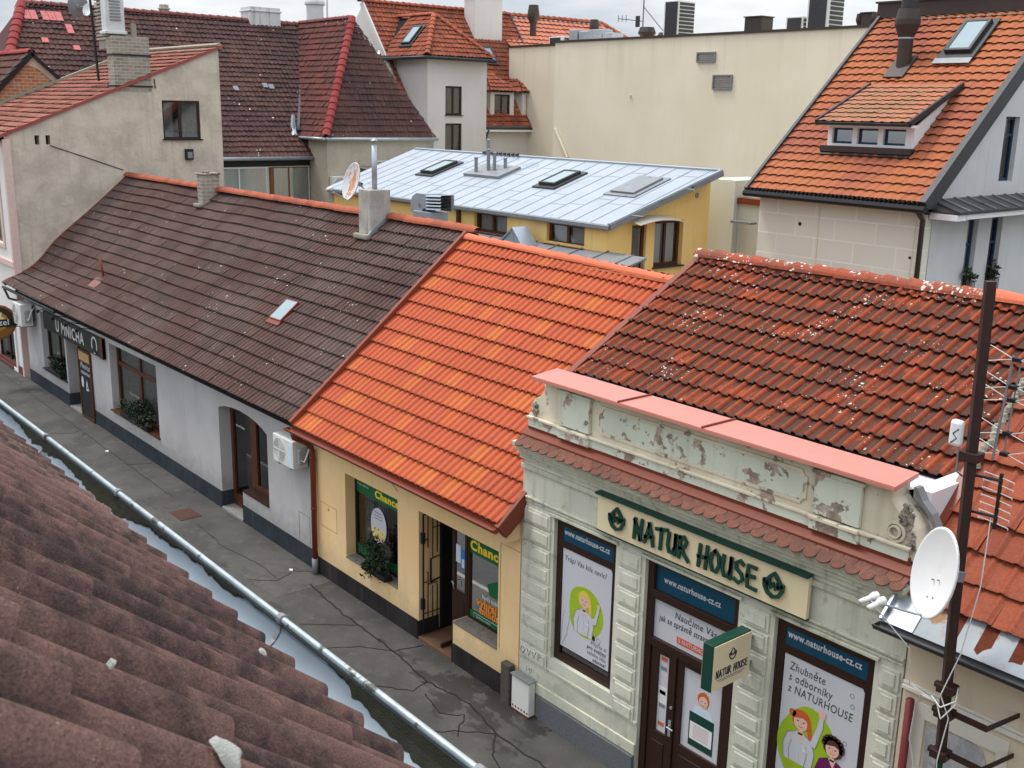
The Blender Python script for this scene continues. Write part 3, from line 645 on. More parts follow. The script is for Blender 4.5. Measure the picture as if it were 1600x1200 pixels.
mb = MB(); mb.box(-33.49, -31.29, -.02, .41, -.2, .05); mb.box(-22.59, -21.51, -.03, .41, -.2, .06); build('step', mb, M['kerb'], PB, bevel=.006)
# cornice band, lip and eave board
mb = MB(); mb.box(-37.57, -18.12, -.10, .0, 2.98, 3.05); mb.box(-37.57, -18.12, -.16, .0, 3.053, 3.14); build('cornice', mb, M['grey_wall'], PB, bevel=.012)
mb = MB(); mb.box(-37.9, -18.14, -.24, .02, 3.143, 3.185); build('eave_board', mb, M['black'], PB)
a_ = math.radians(38.9); V_ = (0, math.cos(a_), math.sin(a_))
def bend_pub(u, v):
    lf = np.exp(-(u/5.5)**2)
    return (-.17*np.exp(-((v-1.25)/.75)**2)+.15*np.exp(-(v/.45)**2))*lf+.022*np.sin(u*.85+1)*np.sin(v*1.1)+.012*np.sin(u*2.0+v*1.3)+.03*np.exp(-((u-7)/2.5)**2)*np.sin(v*.9)
tiles('roof_tiles', PB, (-38.17, -.34, 3.14), (1, 0, 0), V_, 20.06, 5.60, .15672, .345, .058, .056, 'roll', M['t_brown'], nt=2, ns=8, bend=bend_pub, seed=11, jit=.7)
mb = MB(); mb.box(-38.1, -18.2, .05, 5.6, -.34, -.24, F=FS((0, -.34, 3.14), (1, 0, 0), V_)); build('roof_deck', mb, M['dark'], PB)
mb = MB(); mb.box(-38.1, -18.2, 0, 5.5, -.1, .0, F=FS((0, 8.35, 3.2), (1, 0, 0), (0, -math.cos(a_), math.sin(a_)))); build('rear_roof', mb, M['t_brown'], PB)
for i, (xa, xb) in enumerate(((-38.15, -31.05), (-30.7, -21.95), (-21.4, -18.1))):
    ridge('ridge_tiles', PB, (xa, 3.99, 6.70), (xb, 3.99, 6.70), .125, .36, M['t_ridge_o'], seed=i)
# left verge flashing following the kicked eave, right verge flashing
mb = MB(); Fp = FS((-38.17, -.34, 3.14), (1, 0, 0), V_)
vs = [v*.2 for v in range(0, 29)]
for a, b in zip(vs[:-1], vs[1:]):
    ha, hb = [float(bend_pub(np.array(0.0), np.array(q))) for q in (a, b)]
    q = [(-.05, a, ha), (.09, a, ha), (.09, b, hb), (-.05, b, hb)]
    mb.add([Fp(x, y, z+.095) for x, y, z in q]+[Fp(x, y, z-.06) for x, y, z in q], [(0, 1, 2, 3), (0, 4, 5, 1), (2, 6, 7, 3), (0, 3, 7, 4), (1, 5, 6, 2)])
build('verge_flashing', mb, simple('verge_red', (.17, .045, .035), .6, dirt=(.09, .04, .035)), PB)
# gutter at the eave's left end
mb = MB(); mb.tube([(-38.4, -.40, 3.12), (-33.0, -.40, 3.10)], .05, 10); mb.tube([(-38.3, -.40, 3.08), (-38.2, -.3, 2.75), (-37.85, -.12, 2.7)], .04, 8); build('gutter', mb, M['dark_metal'], PB, smooth=True)
# windows and doors
window(PB, F0, -35.9, -33.62, .78, 2.65, .18, M['dark_wood'], M['glass'], fw=.09, muls=(.5,), trans=(.72,), curt=(M['curtain_d'], ((.03, .97),)), dark=M['dark'], sill=(M['dark_metal'], .06))
window(PB, F0, -29.66, -26.28, .80, 2.72, .20, M['brown_wood'], M['glass'], fw=.11, muls=(.5,), trans=(.70,), curt=(M['curtain_d'], ((.03, .49), (.51, .97))), dark=M['dark'], sill=(M['brown_wood'], .06))
def door(parent, F, u0, u1, v0, v1, rec, fmat, pane, name='door', rail=.85, fw=.1, handle='R', dark=True, label=None):
    mb = MB(); mb.prism(rect(u0, u1, v0, v1), F, -rec-.05, -rec, holes=[rect(u0+fw, u1-fw, v0+rail+.04, v1-fw)] )
    mb.prism(rect(u0+fw, u1-fw, v0+fw*1.2, v0+rail-.06), F, -rec, -rec+.012); d = build(name, mb, fmat, parent, bevel=.006, label=label)
    if pane:
        pb = MB(); pb.quad(*[F(x, y, -rec-.03) for x, y in rect(u0+fw*.6, u1-fw*.6, v0+rail, v1-fw*.6)]); build('pane', pb, pane, d)
        if dark: pb = MB(); pb.quad(*[F(x, y, -rec-.25) for x, y in rect(u0, u1, v0, v1)]); build('interior', pb, M['dark'], d)
    hx = u1-fw*.5 if handle == 'R' else u0+fw*.5
    hb = MB(); hb.tube([F(hx, v0+1.0, -rec), F(hx, v0+1.0, -rec+.05), F(hx-(.11 if handle == 'R' else -.11), v0+1.0, -rec+.05)], .009, 6); hb.box(hx-.02, hx+.02, v0+.88, v0+1.08, -rec, -rec+.006, F=F); build('handle', hb, M['grey_metal'], d)
    return d
door(PB, F0, -33.48, -32.3, .05, 2.24, .34, M['dark_wood'], M['glass'], handle='L')
# arched opening: door on the left, window on the right
mb = MB(); inn = [(-20.31, .88), (-20.31, 2.33), (-20.6, 2.44), (-21.0, 2.52), (-21.3, 2.54), (-21.3, .88)]
inL = [(-22.48, .35), (-21.58, .35), (-21.58, 2.54), (-22.0, 2.50), (-22.48, 2.37)]
mb.prism(Dh, F0, -.36, -.28, holes=[inn, inL]); wd = build('window', mb, M['brown_wood'], PB, label='dark brown arched shopfront joining a glazed door and a window')
mb = MB(); mb.quad(*[F0(x, y, -.32) for x, y in rect(-22.5, -20.25, .3, 2.56)]); build('pane', mb, M['glass'], wd)
mb = MB(); mb.quad(*[F0(x, y, -.7) for x, y in rect(-22.59, -20.2, .0, 2.6)]); build('interior', mb, M['dark'], wd)
mb = MB(); mb.box(-21.49, -20.21, .74, .775, -.28, .02, F=F0); build('sill', mb, M['dark_wood'], wd)
text('otevřeno', .11, F0, -22.0+.07-.45, 2.02, -.315, M['vinyl'], wd, rot=0)
mb = MB(); mb.strokes([[(-18.87, .45), (-18.87, 1.08), (-18.42, 1.08), (-18.42, .5)]], .012, F0, w0=-.001, w1=.004); build('meter_cover', mb, simple('seam', (.18, .17, .17), .8), PB)
mb = MB(); mb.strokes([[(-24.55, 1.0), (-24.62, 3.0)], [(-37.53, -.1), (-37.53, 3)]], .012, F0, w0=-.001, w1=.003); build('wall_seam', mb, M['grey_wall'], PB)
# chimneys
def chimney(parent, x0, x1, y0, y1, z0, z1, mat, cap=None, capmat=None, name='chimney', fl=None):
    R = random.Random(int(x0*100)); mb = MB(); mb.box(x0, x1, y0, y1, z0, z1)
    if cap: mb.box(x0-cap, x1+cap, y0-cap, y1+cap, z1+.002, z1+.09)
    c = build(name, mb, mat, parent, bevel=.015)
    return c
c1 = chimney(PB, -31.04, -30.70, 3.42, 3.98, 6.0, 7.16, M['brick_grey']); 
mb = MB(); mb.box(-31.08, -30.66, 3.38, 4.02, 7.163, 7.22); mb.box(-30.98, -30.8, 3.5, 3.75, 7.223, 7.27); build('cap', mb, M['rubble'], c1, bevel=.02)
mb = MB(); mb.box(-31.1, -30.66, 3.28, 3.41, 6.22, 6.33); build('flashing', mb, M['mortar'], c1, bevel=.03)
c2 = chimney(PB, -21.93, -21.42, 3.42, 3.98, 6.0, 7.36, M['stack'])
mb = MB(); mb.box(-21.98, -21.38, 3.27, 3.41, 6.22, 6.35); build('flashing', mb, M['mortar'], c2, bevel=.04)
mb = MB(); mb.prism([(3.3, 6.32), (3.35, 6.26), (4.0, 6.80), (4.0, 6.88)], FX(-21.42), 0, .03); build('side_flashing', mb, M['zinc'], c2)
mb = MB(); mb.tube([(-21.66, 3.70, 7.36), (-21.66, 3.70, 8.36)], .062, 14); mb.lathe([(.0, .16), (.075, .12), (.085, .09), (.03, .09), (.03, .0)], (-21.66, 3.70, 8.36), n=14); build('flue_pipe', mb, M['zinc'], c2, smooth=True)
# roof window
sk = MB(); Fs = FS((-38.17, -.34, 3.14), (1, 0, 0), V_); u0, v0 = 15.98, 2.02
sk.prism(rect(u0, u0+.54, v0, v0+.62), Fs, .05, .14, holes=[rect(u0+.03, u0+.51, v0+.03, v0+.59)]); sw = build('roof_window', sk, M['red_metal'], PB, bevel=.004)
sk = MB(); sk.box(u0+.025, u0+.515, v0+.025, v0+.595, .125, .138, F=Fs); build('pane', sk, M['sky_glass'], sw)
sk = MB(); sk.box(u0-.03, u0+.57, v0-.12, v0, .105, .115, F=Fs); build('flashing', sk, M['red_metal'], sw)
# vent pipe
mb = MB(); q = Fs(6.0, 1.55, 0); mb.tube([(q[0], q[1], q[2]-.05), (q[0]-.12, q[1]-.05, q[2]+.62)], .035, 10); vp = build('vent_pipe', mb, M['red_metal'], PB, smooth=True)
mb = MB(); mb.box(5.65, 6.25, 1.1, 1.5, .045, .075, F=Fs); build('mortar_patch', mb, simple('pink_mortar', (.24, .13, .11), .95, var=.4, scale=14, bs=.8), vp, bevel=.02)

# ---- things fixed to the pub
sg = root('pub_sign', 'long black board reading U MNICHA in cream letters above the pub entrance', 'sign', (-32.5, -.1, 2.23))
mb = MB(); mb.box(-35.25, -29.9, 2.21, 2.78, .02, .10, F=F0); build('board', mb, simple('sign_black', (.016, .018, .018), .5), sg, bevel=.006)
mb = MB(); mb.box(-30.12, -29.9, 2.19, 2.79, .02, .106, F=F0); build('end_trim', mb, M['brown_wood'], sg)
text('U MNICHA', .50, F0, -34.0, 2.33, .10, M['curtain'], sg, bold=.006, depth=.01, sx=.95, sp=1.14)
mb = MB(); mb.prism(circ(-30.55, 2.5, .24, 24, .25), F0, .10, .108, holes=[circ(-30.55, 2.5, .17, 20, .19)]); mb.prism([(-30.75, 2.28), (-30.35, 2.28), (-30.42, 2.5), (-30.52, 2.62), (-30.66, 2.5)], F0, .101, .112, 1); build('emblem', mb, [M['curtain'], M['black']], sg)
for x in (-34.6, -33.2, -32.0, -31.0):
    l = root('sign_lamp', 'small black arm lamp over the pub board, %s' % {-34.6: 'the one farthest left, past the letter U', -33.2: 'above the letters U and M', -32.0: 'above the letters N and I', -31.0: 'above the letters H and A'}[x], 'lamp', (x, -.1, 2.8), 'spotlights over the pub sign')
    mb = MB(); mb.tube([(x, .0, 2.86), (x, -.22, 2.93), (x, -.40, 2.90)], .012, 6); build('arm', mb, M['black'], l)
    mb = MB(); mb.lathe([(0, .06), (.03, .05), (.05, -.04), (.0, -.035)], (x, -.42, 2.88), (0, -.3, 1), n=12); build('shade', mb, M['black'], l, smooth=True)
mp = root('menu_board', 'tall black chalk menu board with brown frame and white script beside the pub door', 'menu board', (-31.7, -.05, 0))
mb = MB(); mb.prism(rect(-32.28, -31.2, 0.02, 2.12), F0, .02, .06, holes=[rect(-32.22, -31.27, .08, 2.06)]); build('frame', mb, M['brown_wood'], mp)
mb = MB(); mb.box(-32.22, -31.27, .08, 2.06, .025, .045, F=F0); mb.box(-32.20, -31.29, 1.78, 2.05, .046, .05, 1, F=F0); build('panel', mb, [M['black'], simple('kraft', (.42, .27, .12), .7)], mp)
text('Pivnice', .26, F0, -32.12, 1.55, .047, M['vinyl'], mp, shear=.3); text('restaurace', .17, F0, -32.12, 1.38, .047, M['vinyl'], mp, shear=.3)
mb = MB(); mb.prism(circ(-32.0, 1.12, .10, 14, .17), F0, .046, .052); mb.prism([(-31.72, .9), (-31.5, .92), (-31.58, 1.1), (-31.62, 1.25), (-31.68, 1.1)], F0, .046, .052, holes=[[(-31.66, .96), (-31.57, .96), (-31.61, 1.1)]]); build('chalk_drawing', mb, M['vinyl'], mp)
def ac_unit(name, label, c, W=.80, H=.55, D=.30, group=None, facing=0, sticker=True, cat='air conditioner'):
    """outdoor unit; front faces -Y (0) or +X (1)"""
    r = root(name, label, cat, (c[0], c[1], c[2]), group)
    F = (lambda u, v, w=0: (c[0]+u, c[1]-w, c[2]+v)) if facing == 0 else (lambda u, v, w=0: (c[0]+w, c[1]+u, c[2]+v))
    mb = MB(); mb.box(-W/2, W/2, 0, H, 0, D, F=F); build('casing', mb, M['white_plastic'], r, bevel=.018)
    mb = MB(); cx = -W*.17; q = H*.42
    for i in range(6): mb.prism(circ(cx, H/2, q*(i+1)/6, 28), F, D, D+.008, holes=[circ(cx, H/2, q*(i+1)/6-.009, 28)])
    mb.box(cx-.008, cx+.008, H/2-q, H/2+q, D+.001, D+.010, F=F); mb.box(cx-q, cx+q, H/2-.008, H/2+.008, D+.002, D+.011, F=F); build('grille', mb, M['white_plastic'], r)
    mb = MB(); mb.prism(circ(cx, H/2, q, 28), F, D+.0005, D+.003); build('fan', mb, M['fan'], r)
    if sticker: mb = MB(); mb.box(W*.26, W*.44, H*.12, H*.85, D, D+.002, F=F); build('label_sticker', mb, M['paleblue'], r)
    mb = MB()
    for s in (-.3, .3): mb.box(W*s-.02, W*s+.02, -.05, -.002, -.15, D*.9, F=F)
    build('bracket', mb, M['grey_metal'], r)
    mb = MB(); mb.box(W/2, W/2+.10, H*.2, H*.72, D*.25, D*.75, F=F); build('valve_cover', mb, M['fan'], r, bevel=.02)
    mb = MB(); mb.tube([F(W/2+.06, H*.35, D*.6), F(W/2+.16, H*.3, D*.5), F(W/2+.16, H*.7, D*.2), F(W/2+.08, H*.85, -.05)], .02, 8); build('pipe', mb, M['white_plastic'], r, smooth=True)
    return r
ac_unit('air_conditioner', 'white outdoor air conditioning unit on the grey pub wall beside the red-brown downpipe', (-18.78, -.03, 2.19), W=.84, H=.58, D=.34)
ac_unit('air_conditioner', 'grimy air conditioning unit high on the pub wall beside the round beer sign', (-36.75, -.12, 2.1), W=.9, H=.72, D=.36, sticker=False)
bs = root('beer_sign', 'round hanging brown and amber beer sign reading Kozel at the far left edge', 'sign', (-37.2, -.8, 1.6))
cx, cy, cz = -37.25, -.95, 2.16
# disc stands square to the facade so that walkers along the street read it
Fb = FX(cx); 
mb = MB(); mb.lathe([(0, -.07), (.54, -.07), (.57, -.05), (.57, .05), (.54, .07), (0, .07)], (cx, cy, cz), (1, 0, 0), n=40); build('lightbox', mb, simple('amber', (.20, .09, .02), .4, var=.4, scale=4), bs, smooth=False)
mb = MB(); mb.prism(circ(cy, cz, .5, 30, .5, pi*.05, pi*.95), Fb, .07, .075, 0); mb.prism(circ(cy, cz+.02, .30, 20), Fb, .075, .08, 1); mb.box(cy-.58, cy+.58, cz-.16, cz+.08, .08, .09, 2, F=Fb)
mb.prism(circ(cy, cz-.05, .5, 30, .45, pi*1.12, pi*1.88), Fb, .07, .076, 3)
mb.prism([(cy-.18, cz+.10), (cy-.1, cz+.22), (cy-.15, cz+.34), (cy, cz+.27), (cy+.12, cz+.34), (cy+.1, cz+.2), (cy+.2, cz+.10)], Fb, .081, .086, 4); build('face', mb, [simple('dark_brown_print', (.04, .02, .01), .4), simple('gold_print', (.42, .24, .04), .4), M['black'], simple('amber_print', (.28, .11, .02), .4), M['cream']], bs)
text('Kozel', .27, Fb, cy-.36, cz-.10, .091, M['vinyl'], bs, bold=.006)
mb = MB(); mb.tube([(cx, 0, cz-.22), (cx, -.45, cz-.2), (cx, -.75, cz-.35)], .014, 6); mb.tube([(cx, 0, cz+.35), (cx, -.6, cz+.35)], .012, 6); build('bracket', mb, M['black'], bs)
LF = [M['bark'], M['leaf1'], M['leaf2'], M['leaf3']]
def planter(loc, w, d, h, label, seed, n, rx, rz, spiky=0, mat=None):
    b = bush('planter', label, 'planter', (loc[0], loc[1], loc[2]+h+rz*.7), rx, .17, rz, n, LF, seed, loc=loc, leaf=.075, spiky=spiky)
    mb = MB(); mb.box(loc[0]-w/2, loc[0]+w/2, loc[1]-d/2, loc[1]+d/2, loc[2], loc[2]+h); build('trough', mb, M['black'], b, bevel=.01); return b
planter((-34.6, -.02, .79), 1.3, .2, .14, 'dark evergreen planter on the sill of the pub window left of the menu board', 3, 900, .5, .22)
planter((-27.9, .0, .81), 1.9, .2, .14, 'long trough of dark green and dried plants on the big brown pub window sill', 4, 1300, .75, .26, .3)

# ------------------------------------------------------------------ yellow betting shop under the bright orange roof
YB = root('betting_shop', 'small yellow shop house under a bright orange tiled roof', 'shop', (-15, 4, 0))
Lh = [(-14.5, .02), (-13.48, .02), (-13.48, .77), (-12.27, .77), (-12.27, 2.45), (-14.5, 2.45)]
mb = MB(); mb.prism(rect(-18.09, -11.74, -.25, 3.22), F0, -.45, .012, holes=[rect(-16.97, -15.16, .75, 2.45), Lh]); build('wall', mb, M['yellow'], YB)
mb = MB(); mb.box(-18.0, -11.9, .5, 7.6, -.2, .0)
mb.box(-18.0, -11.9, 7.3, 7.6, 0, 3.2); build('rear_walls', mb, M['yellow'], YB)
mb = MB()
for a, b in ((-18.09, -14.52), (-13.46, -11.74)): mb.box(a, b, -.034, -.012, -.25, .36)
mb.box(-14.5, -14.488, -.034, .42, -.2, .36); mb.box(-13.492, -13.48, -.034, .42, -.2, .36); build('plinth', mb, M['black_plinth'], YB, bevel=.004)
mb = MB(); mb.box(-14.49, -13.49, -.03, 1.6, -.2, .07); build('threshold', mb, simple('doorstep_tiles', (.16, .085, .05), .6, var=.3, scale=6), YB, bevel=.008)
mb = MB(); mb.box(-13.47, -12.28, -.03, .43, .74, .772); mb.box(-16.96, -15.17, -.03, .22, .72, .752); build('sill', mb, simple('stone_sill', (.19, .17, .15), .7, var=.7, scale=12, bs=.2), YB, bevel=.006)
mb = MB(); mb.box(-14.495, -14.48, .44, 1.6, 0, 2.44); mb.quad((-14.48, 1.6, 0), (-12.3, 1.6, 0), (-12.3, 1.6, 2.44), (-14.48, 1.6, 2.44)); mb.quad((-14.5, .45, 2.43), (-12.3, .45, 2.43), (-12.3, 1.6, 2.43), (-14.5, 1.6, 2.43)); build('interior', mb, M['dark'], YB)
wE = window(YB, F0, -16.97, -15.16, .752, 2.45, .2, M['dark_wood'], M['glass'], fw=.04, muls=(), curt=None, dark=M['dark2'])
mb = MB(); w0 = -.33
for i in range(9): x = -16.85+1.6*i/8; mb.box(x-.006, x+.006, .8, 2.42, w0-.01, w0, F=F0)
for z in (1.1, 1.5, 1.9): mb.box(-16.9, -15.2, z-.006, z+.006, w0-.012, w0-.002, F=F0)
mb.box(-16.9, -16.6, .8, 2.2, w0-.08, w0-.06, F=F0, mi=1); mb.box(-16.45, -16.1, .8, 2.2, w0-.08, w0-.06, F=F0, mi=1); build('security_grille', mb, [M['black'], M['curtain_d']], wE)
mb = MB(); mb.box(-16.93, -15.19, 2.05, 2.42, -.228, -.222, F=F0); mb.box(-16.93, -15.19, .80, .99, -.228, -.222, F=F0); build('green_band', mb, M['green'], wE)
text('Chance', .20, F0, -16.28, 2.12, -.221, M['gold'], wE, bold=.008, sx=1.22)
text('Tvoje sázková', .062, F0, -16.90, 2.21, -.221, M['vinyl'], wE)
mb = MB(); mb.prism(circ(-16.16, 1.57, .27, 28, .36), F0, -.222, -.218, 0); mb.prism(circ(-16.16, 1.52, .25, 22, .30, pi*1.0, pi*2.0), F0, -.217, -.2145, 1)
R = random.Random(9)
for i in range(30): mb.prism(circ(-16.16+.17*R.uniform(-1, 1), 1.40+.11*R.uniform(-1, 1), R.uniform(.012, .035), 6), F0, -.214, -.2115, R.choice((2, 3, 1, 2)))
for z in (1.82, 1.76, 1.70): mb.box(-16.30, -16.02, z, z+.018, -.217, -.215, 3, F=F0)
build('oval_sticker', mb, [M['vinyl'], M['cream'], M['gold'], M['grey_ink']], wE)
wG = window(YB, F0, -13.46, -12.27, .772, 2.45, .28, M['dark_wood'], M['glass'], fw=.04, dark=M['dark2'])
mb = MB(); mb.box(-13.43, -12.29, 1.97, 2.42, -.308, -.302, F=F0); mb.box(-13.43, -12.29, .80, .93, -.308, -.302, F=F0); mb.prism([(-12.95, 1.55), (-12.5, 1.78), (-12.5, 1.36), (-12.88, 1.36)], F0, -.308, -.302); build('green_band', mb, M['green'], wG)
mb = MB(); mb.strokes([[(-13.31, .82), (-13.31, .90), (-12.65, .90), (-12.65, .82)]], .008, F0, w0=-.302, w1=-.300); build('label_outline', mb, M['vinyl'], wG)
text('Chance', .235, F0, -13.42, 2.04, -.301, M['gold'], wG, bold=.009, sx=1.15)
text('Stačí hrát', .095, F0, -13.08, 1.25, -.301, M['vinyl'], wG, bold=.002); text('vyhraj', .19, F0, -13.22, 1.09, -.301, M['orange'], wG, bold=.006, sx=1.05); text('milion', .19, F0, -13.15, .95, -.301, M['orange'], wG, bold=.006, sx=1.05)
text('Zahraj si hned', .06, F0, -13.24, .835, -.301, M['vinyl'], wG)
# door leaf, post, folded grille gate
dl = MB(); dl.prism(rect(-13.92, -13.49, .08, 2.42), F0, -.34, -.29, holes=[rect(-13.84, -13.56, 1.15, 2.32)]); dl.box(-13.84, -13.56, .2, 1.0, -.29, -.28, F=F0)
dd = build('door', dl, M['dark_wood'], YB, bevel=.005); mb = MB(); mb.quad(*[F0(x, y, -.315) for x, y in rect(-13.84, -13.56, 1.15, 2.32)]); build('pane', mb, M['glass'], dd)
mb = MB(); mb.box(-13.83, -13.70, 1.66, 1.98, -.312, -.306, F=F0); mb.box(-13.68, -13.57, 1.56, 1.92, -.312, -.306, 1, F=F0); mb.box(-13.66, -13.59, 1.60, 1.76, -.306, -.304, 0, F=F0); build('notice', mb, [M['paleblue'], simple('notice_blue', (.03, .18, .50), .4)], dd)
mb = MB(); mb.tube([F0(-13.87, 1.28, -.29), F0(-13.87, 1.28, -.24), F0(-13.80, 1.30, -.22), F0(-13.78, 1.18, -.23)], .011, 8); build('handle', mb, M['zinc'], dd, smooth=True)
mb = MB(); mb.box(-13.90, -13.86, .03, 2.43, .08, .15); build('door_post', mb, M['dark_wood'], YB)
FRv = FX(-14.44); gg = MB()
for u in (.04, .44): gg.box(u-.012, u+.012, .12, 2.38, 0, .02, F=FRv)
for v in (.12, 2.38): gg.box(.03, .45, v-.012, v+.012, 0, .02, F=FRv)
gg.strokes([[(.14, .14), (.14, 1.28), (.12, 1.28)], [(.24, .14), (.24, 1.0)], [(.34, .14), (.34, 1.0)], [(.14, 1.75), (.14, 2.36)], [(.24, 1.55), (.24, 2.36)], [(.34, 1.62), (.34, 2.36)], [(.04, .5), (.44, .5)], [(.04, 1.9), (.14, 1.9)], [(.24, 2.1), (.44, 2.1)], [(.14, 1.05), (.34, 1.05)], [(.04, 1.1), (.14, 1.1)]], .014, FRv, w0=.003, w1=.017)
gg.strokes([[(.2, 1.08), (.2, 1.52), (.43, 1.55), (.43, 1.12), (.2, 1.08)]], .028, FRv, w0=.0, w1=.022); gd = build('grille_gate', gg, M['black'], YB)
mb = MB(); mb.box(.0, .06, .6, .8, -.02, .04, F=FRv); mb.box(.0, .06, 1.85, 2.05, -.02, .04, F=FRv); build('hinge', mb, M['black'], gd)
mb = MB(); mb.strokes([[(-17.93, 1.09), (-17.93, 1.59), (-17.31, 1.59), (-17.31, 1.09), (-17.93, 1.09)]], .010, F0, w0=.010, w1=.016); mb.prism(circ(-17.62, 1.50, .025, 10), F0, .012, .024); build('meter_cover', mb, simple('seam_y', (.35, .24, .10), .8), YB)
mb = MB(); mb.strokes([[(-12.22, .8), (-12.22, 2.62), (-11.75, 2.62)]], .009, F0, w0=.010, w1=.015); mb.tube([(-15.35, -.012, 2.80), (-15.2, -.13, 2.80), (-15.0, -.17, 2.77), (-14.92, -.17, 2.72)], .006, 5); build('wall_cable', mb, simple('cable_dark', (.12, .08, .06), .6), YB)
mb = MB(); mb.box(-12.05, -11.75, -.30, -.012, 2.82, 3.1); build('eave_bracket', mb, M['yellow'], YB, bevel=.02)
a_ = math.radians(39.2); Vo = (0, math.cos(a_), math.sin(a_))
def bend_o(u, v): return .010*np.sin(u*1.4)*np.sin(v*1.1)-.12*(u/6.3)*(v/5.4)
tiles('roof_tiles', YB, (-18.03, -.46, 3.17), (1, 0, 0), Vo, 6.32, 5.40, .158, .385, .052, .052, 'roll', M['t_orange'], nt=2, ns=8, bend=bend_o, seed=21, jit=.3)
mb = MB(); mb.box(-18.03, -11.74, .05, 5.4, -.3, -.21, F=FS((0, -.46, 3.17), (1, 0, 0), Vo)); build('roof_deck', mb, M['dark'], YB)
mb = MB(); mb.box(-18.0, -12.0, 0, 5.4, -.1, 0, F=FS((0, 7.8, 3.1), (1, 0, 0), (0, -math.cos(a_), math.sin(a_)))); build('rear_roof', mb, M['t_orange'], YB)
ridge('ridge_tiles', YB, (-18.06, 3.70, 6.59), (-11.95, 3.70, 6.44), .115, .40, M['t_ridge_n'], seed=5, step=.02)
Fo = FS((0, -.46, 3.17), (1, 0, 0), Vo)
mb = MB(); mb.box(-18.13, -18.04, .0, 5.45, -.02, .17, F=Fo); build('verge_flashing', mb, M['rust_red'], YB, bevel=.008)
mb = MB(); mb.box(-11.74, -11.64, -.06, .78, -.20, .07, F=Fo); mb.box(-11.70, -11.66, .7, 5.2, -.05, .075, F=Fo); build('verge_board', mb, M['red_metal'], YB, bevel=.006)
mb = MB(); mb.box(-18.1, -11.74, -.50, -.013, 3.135, 3.165); mb.box(-18.1, -11.74, -.46, -.42, 3.165, 3.235); build('eave_board', mb, M['red_metal'], YB)
def half_gutter(parent, x0, x1, y, z, r, mat, bead=.012, name='gutter'):
    mb = MB(); n = 10
    for ra in (r, r-.006):
        vs = [(x, y+ra*math.cos(pi+pi*i/n), z+ra*math.sin(pi+pi*i/n)) for x in (x0, x1) for i in range(n+1)]; mb.add(vs, [(i, i+1, n+2+i, n+1+i) for i in range(n)])
    mb.tube([(x0, y-r, z), (x1, y-r, z)], bead, 8)
    for x in (x0, x1): mb.add([(x, y+r*math.cos(pi+pi*i/n), z+r*math.sin(pi+pi*i/n)) for i in range(n+1)], [tuple(range(n+1))])
    return build(name, mb, mat, parent, smooth=False)
half_gutter(YB, -18.2, -11.66, -.565, 3.155, .072, M['red_metal'])
mb = MB(); mb.tube([(-18.02, -.53, 3.08), (-18.02, -.51, 2.98), (-18.04, -.30, 2.86), (-18.05, -.13, 2.74), (-18.05, -.10, 2.62), (-18.06, -.10, .32)], .055, 14)
for z in (2.45, 1.4): mb.tube([(-18.06, -.10, z), (-18.06, -.10, z+.05)], .062, 14)
dp = build('downpipe', mb, M['red_metal'], YB, smooth=True)
mb = MB(); mb.tube([(-18.06, -.10, .0), (-18.06, -.10, .34)], .066, 14); build('shoe', mb, M['grey_metal'], dp, smooth=True)
planter((-15.85, -.03, .76), .8, .18, .1, 'dark fir and cone arrangement on the sill of the yellow shop window', 8, 1500, .34, .32, .7)
# ------------------------------------------------------------------ mint-green diet shop with parapet under the lichen-spotted red roof
NB = root('diet_shop_building', 'ornate pale green shop building with peeling parapet and lichen-spotted red tiled roof', 'shop', (-8.5, 4, 0))
mb = MB(); mb.prism(rect(-11.73, -5.33, -.25, 4.60), F0, -.42, 0, holes=[rect(-11.0, -9.71, 1.14, 3.44), rect(-9.15, -7.56, .03, 3.45), rect(-7.02, -5.67, 1.14, 3.45)])
build('wall', mb, M['mint'], NB)
mb = MB(); mb.box(-11.78, -11.5, .43, 7.2, -.2, 5.25); mb.box(-5.7, -5.48, 1.41, 7.2, -.2, 5.2); mb.box(-11.5, -5.6, 6.9, 7.2, -.2, 5.2)
mb.prism([(1.5, 5.1), (6.9, 5.1), (4.14, 6.62)], FX(-11.95), 0, .2); mb.prism([(1.5, 5.1), (6.9, 5.1), (4.14, 6.62)], FX(-5.65), 0, .2)
build('side_walls', mb, M['white_wall'], NB)
mb = MB(); mb.quad((-11.78, .30, 5.36), (-5.67, .30, 5.36), (-5.67, 1.5, 5.18), (-11.78, 1.5, 5.18)); mb.box(-5.66, -5.45, .37, 1.4, 4.6, 5.37); build('rear_gutter_wall', mb, M['white_wall'], NB)
# rusticated blocks
mb = MB(); rows = [.62+.284*i for i in range(10)]
for z in rows:
    for a, b in ((-11.70, -11.07), (-9.64, -9.22), (-7.49, -7.09), (-5.60, -5.36)):
        if z < .7 and a < -9: continue
        mb.box(a, b, -.022, 0, z, z+.245); i = .045
        mb.box(a+i, b-i, -.036, -.022, z+i*.9, z+.245-i*.9)
build('rustication', mb, M['mint'], NB, bevel=.007)
mb = MB()
for a, b in ((-11.72, -9.16), (-7.55, -5.34)): mb.box(a, b, -.03, 0, .42, .60); mb.box(a, b, -.018, 0, .90, .95)
for z, d in ((3.50, .02), (3.56, .035)): mb.box(-11.74, -5.33, -d, 0, z, z+.035)
mb.box(-11.74, -5.33, -.05, 0, 4.02, 4.09)
for z, d in ((4.16, .045), (4.235, .085), (4.31, .14), (4.385, .20)): mb.box(-11.76-d*.1, -5.33, -d, .0, z, z+.072)
build('mouldings', mb, M['mint_dirty'], NB, bevel=.012)
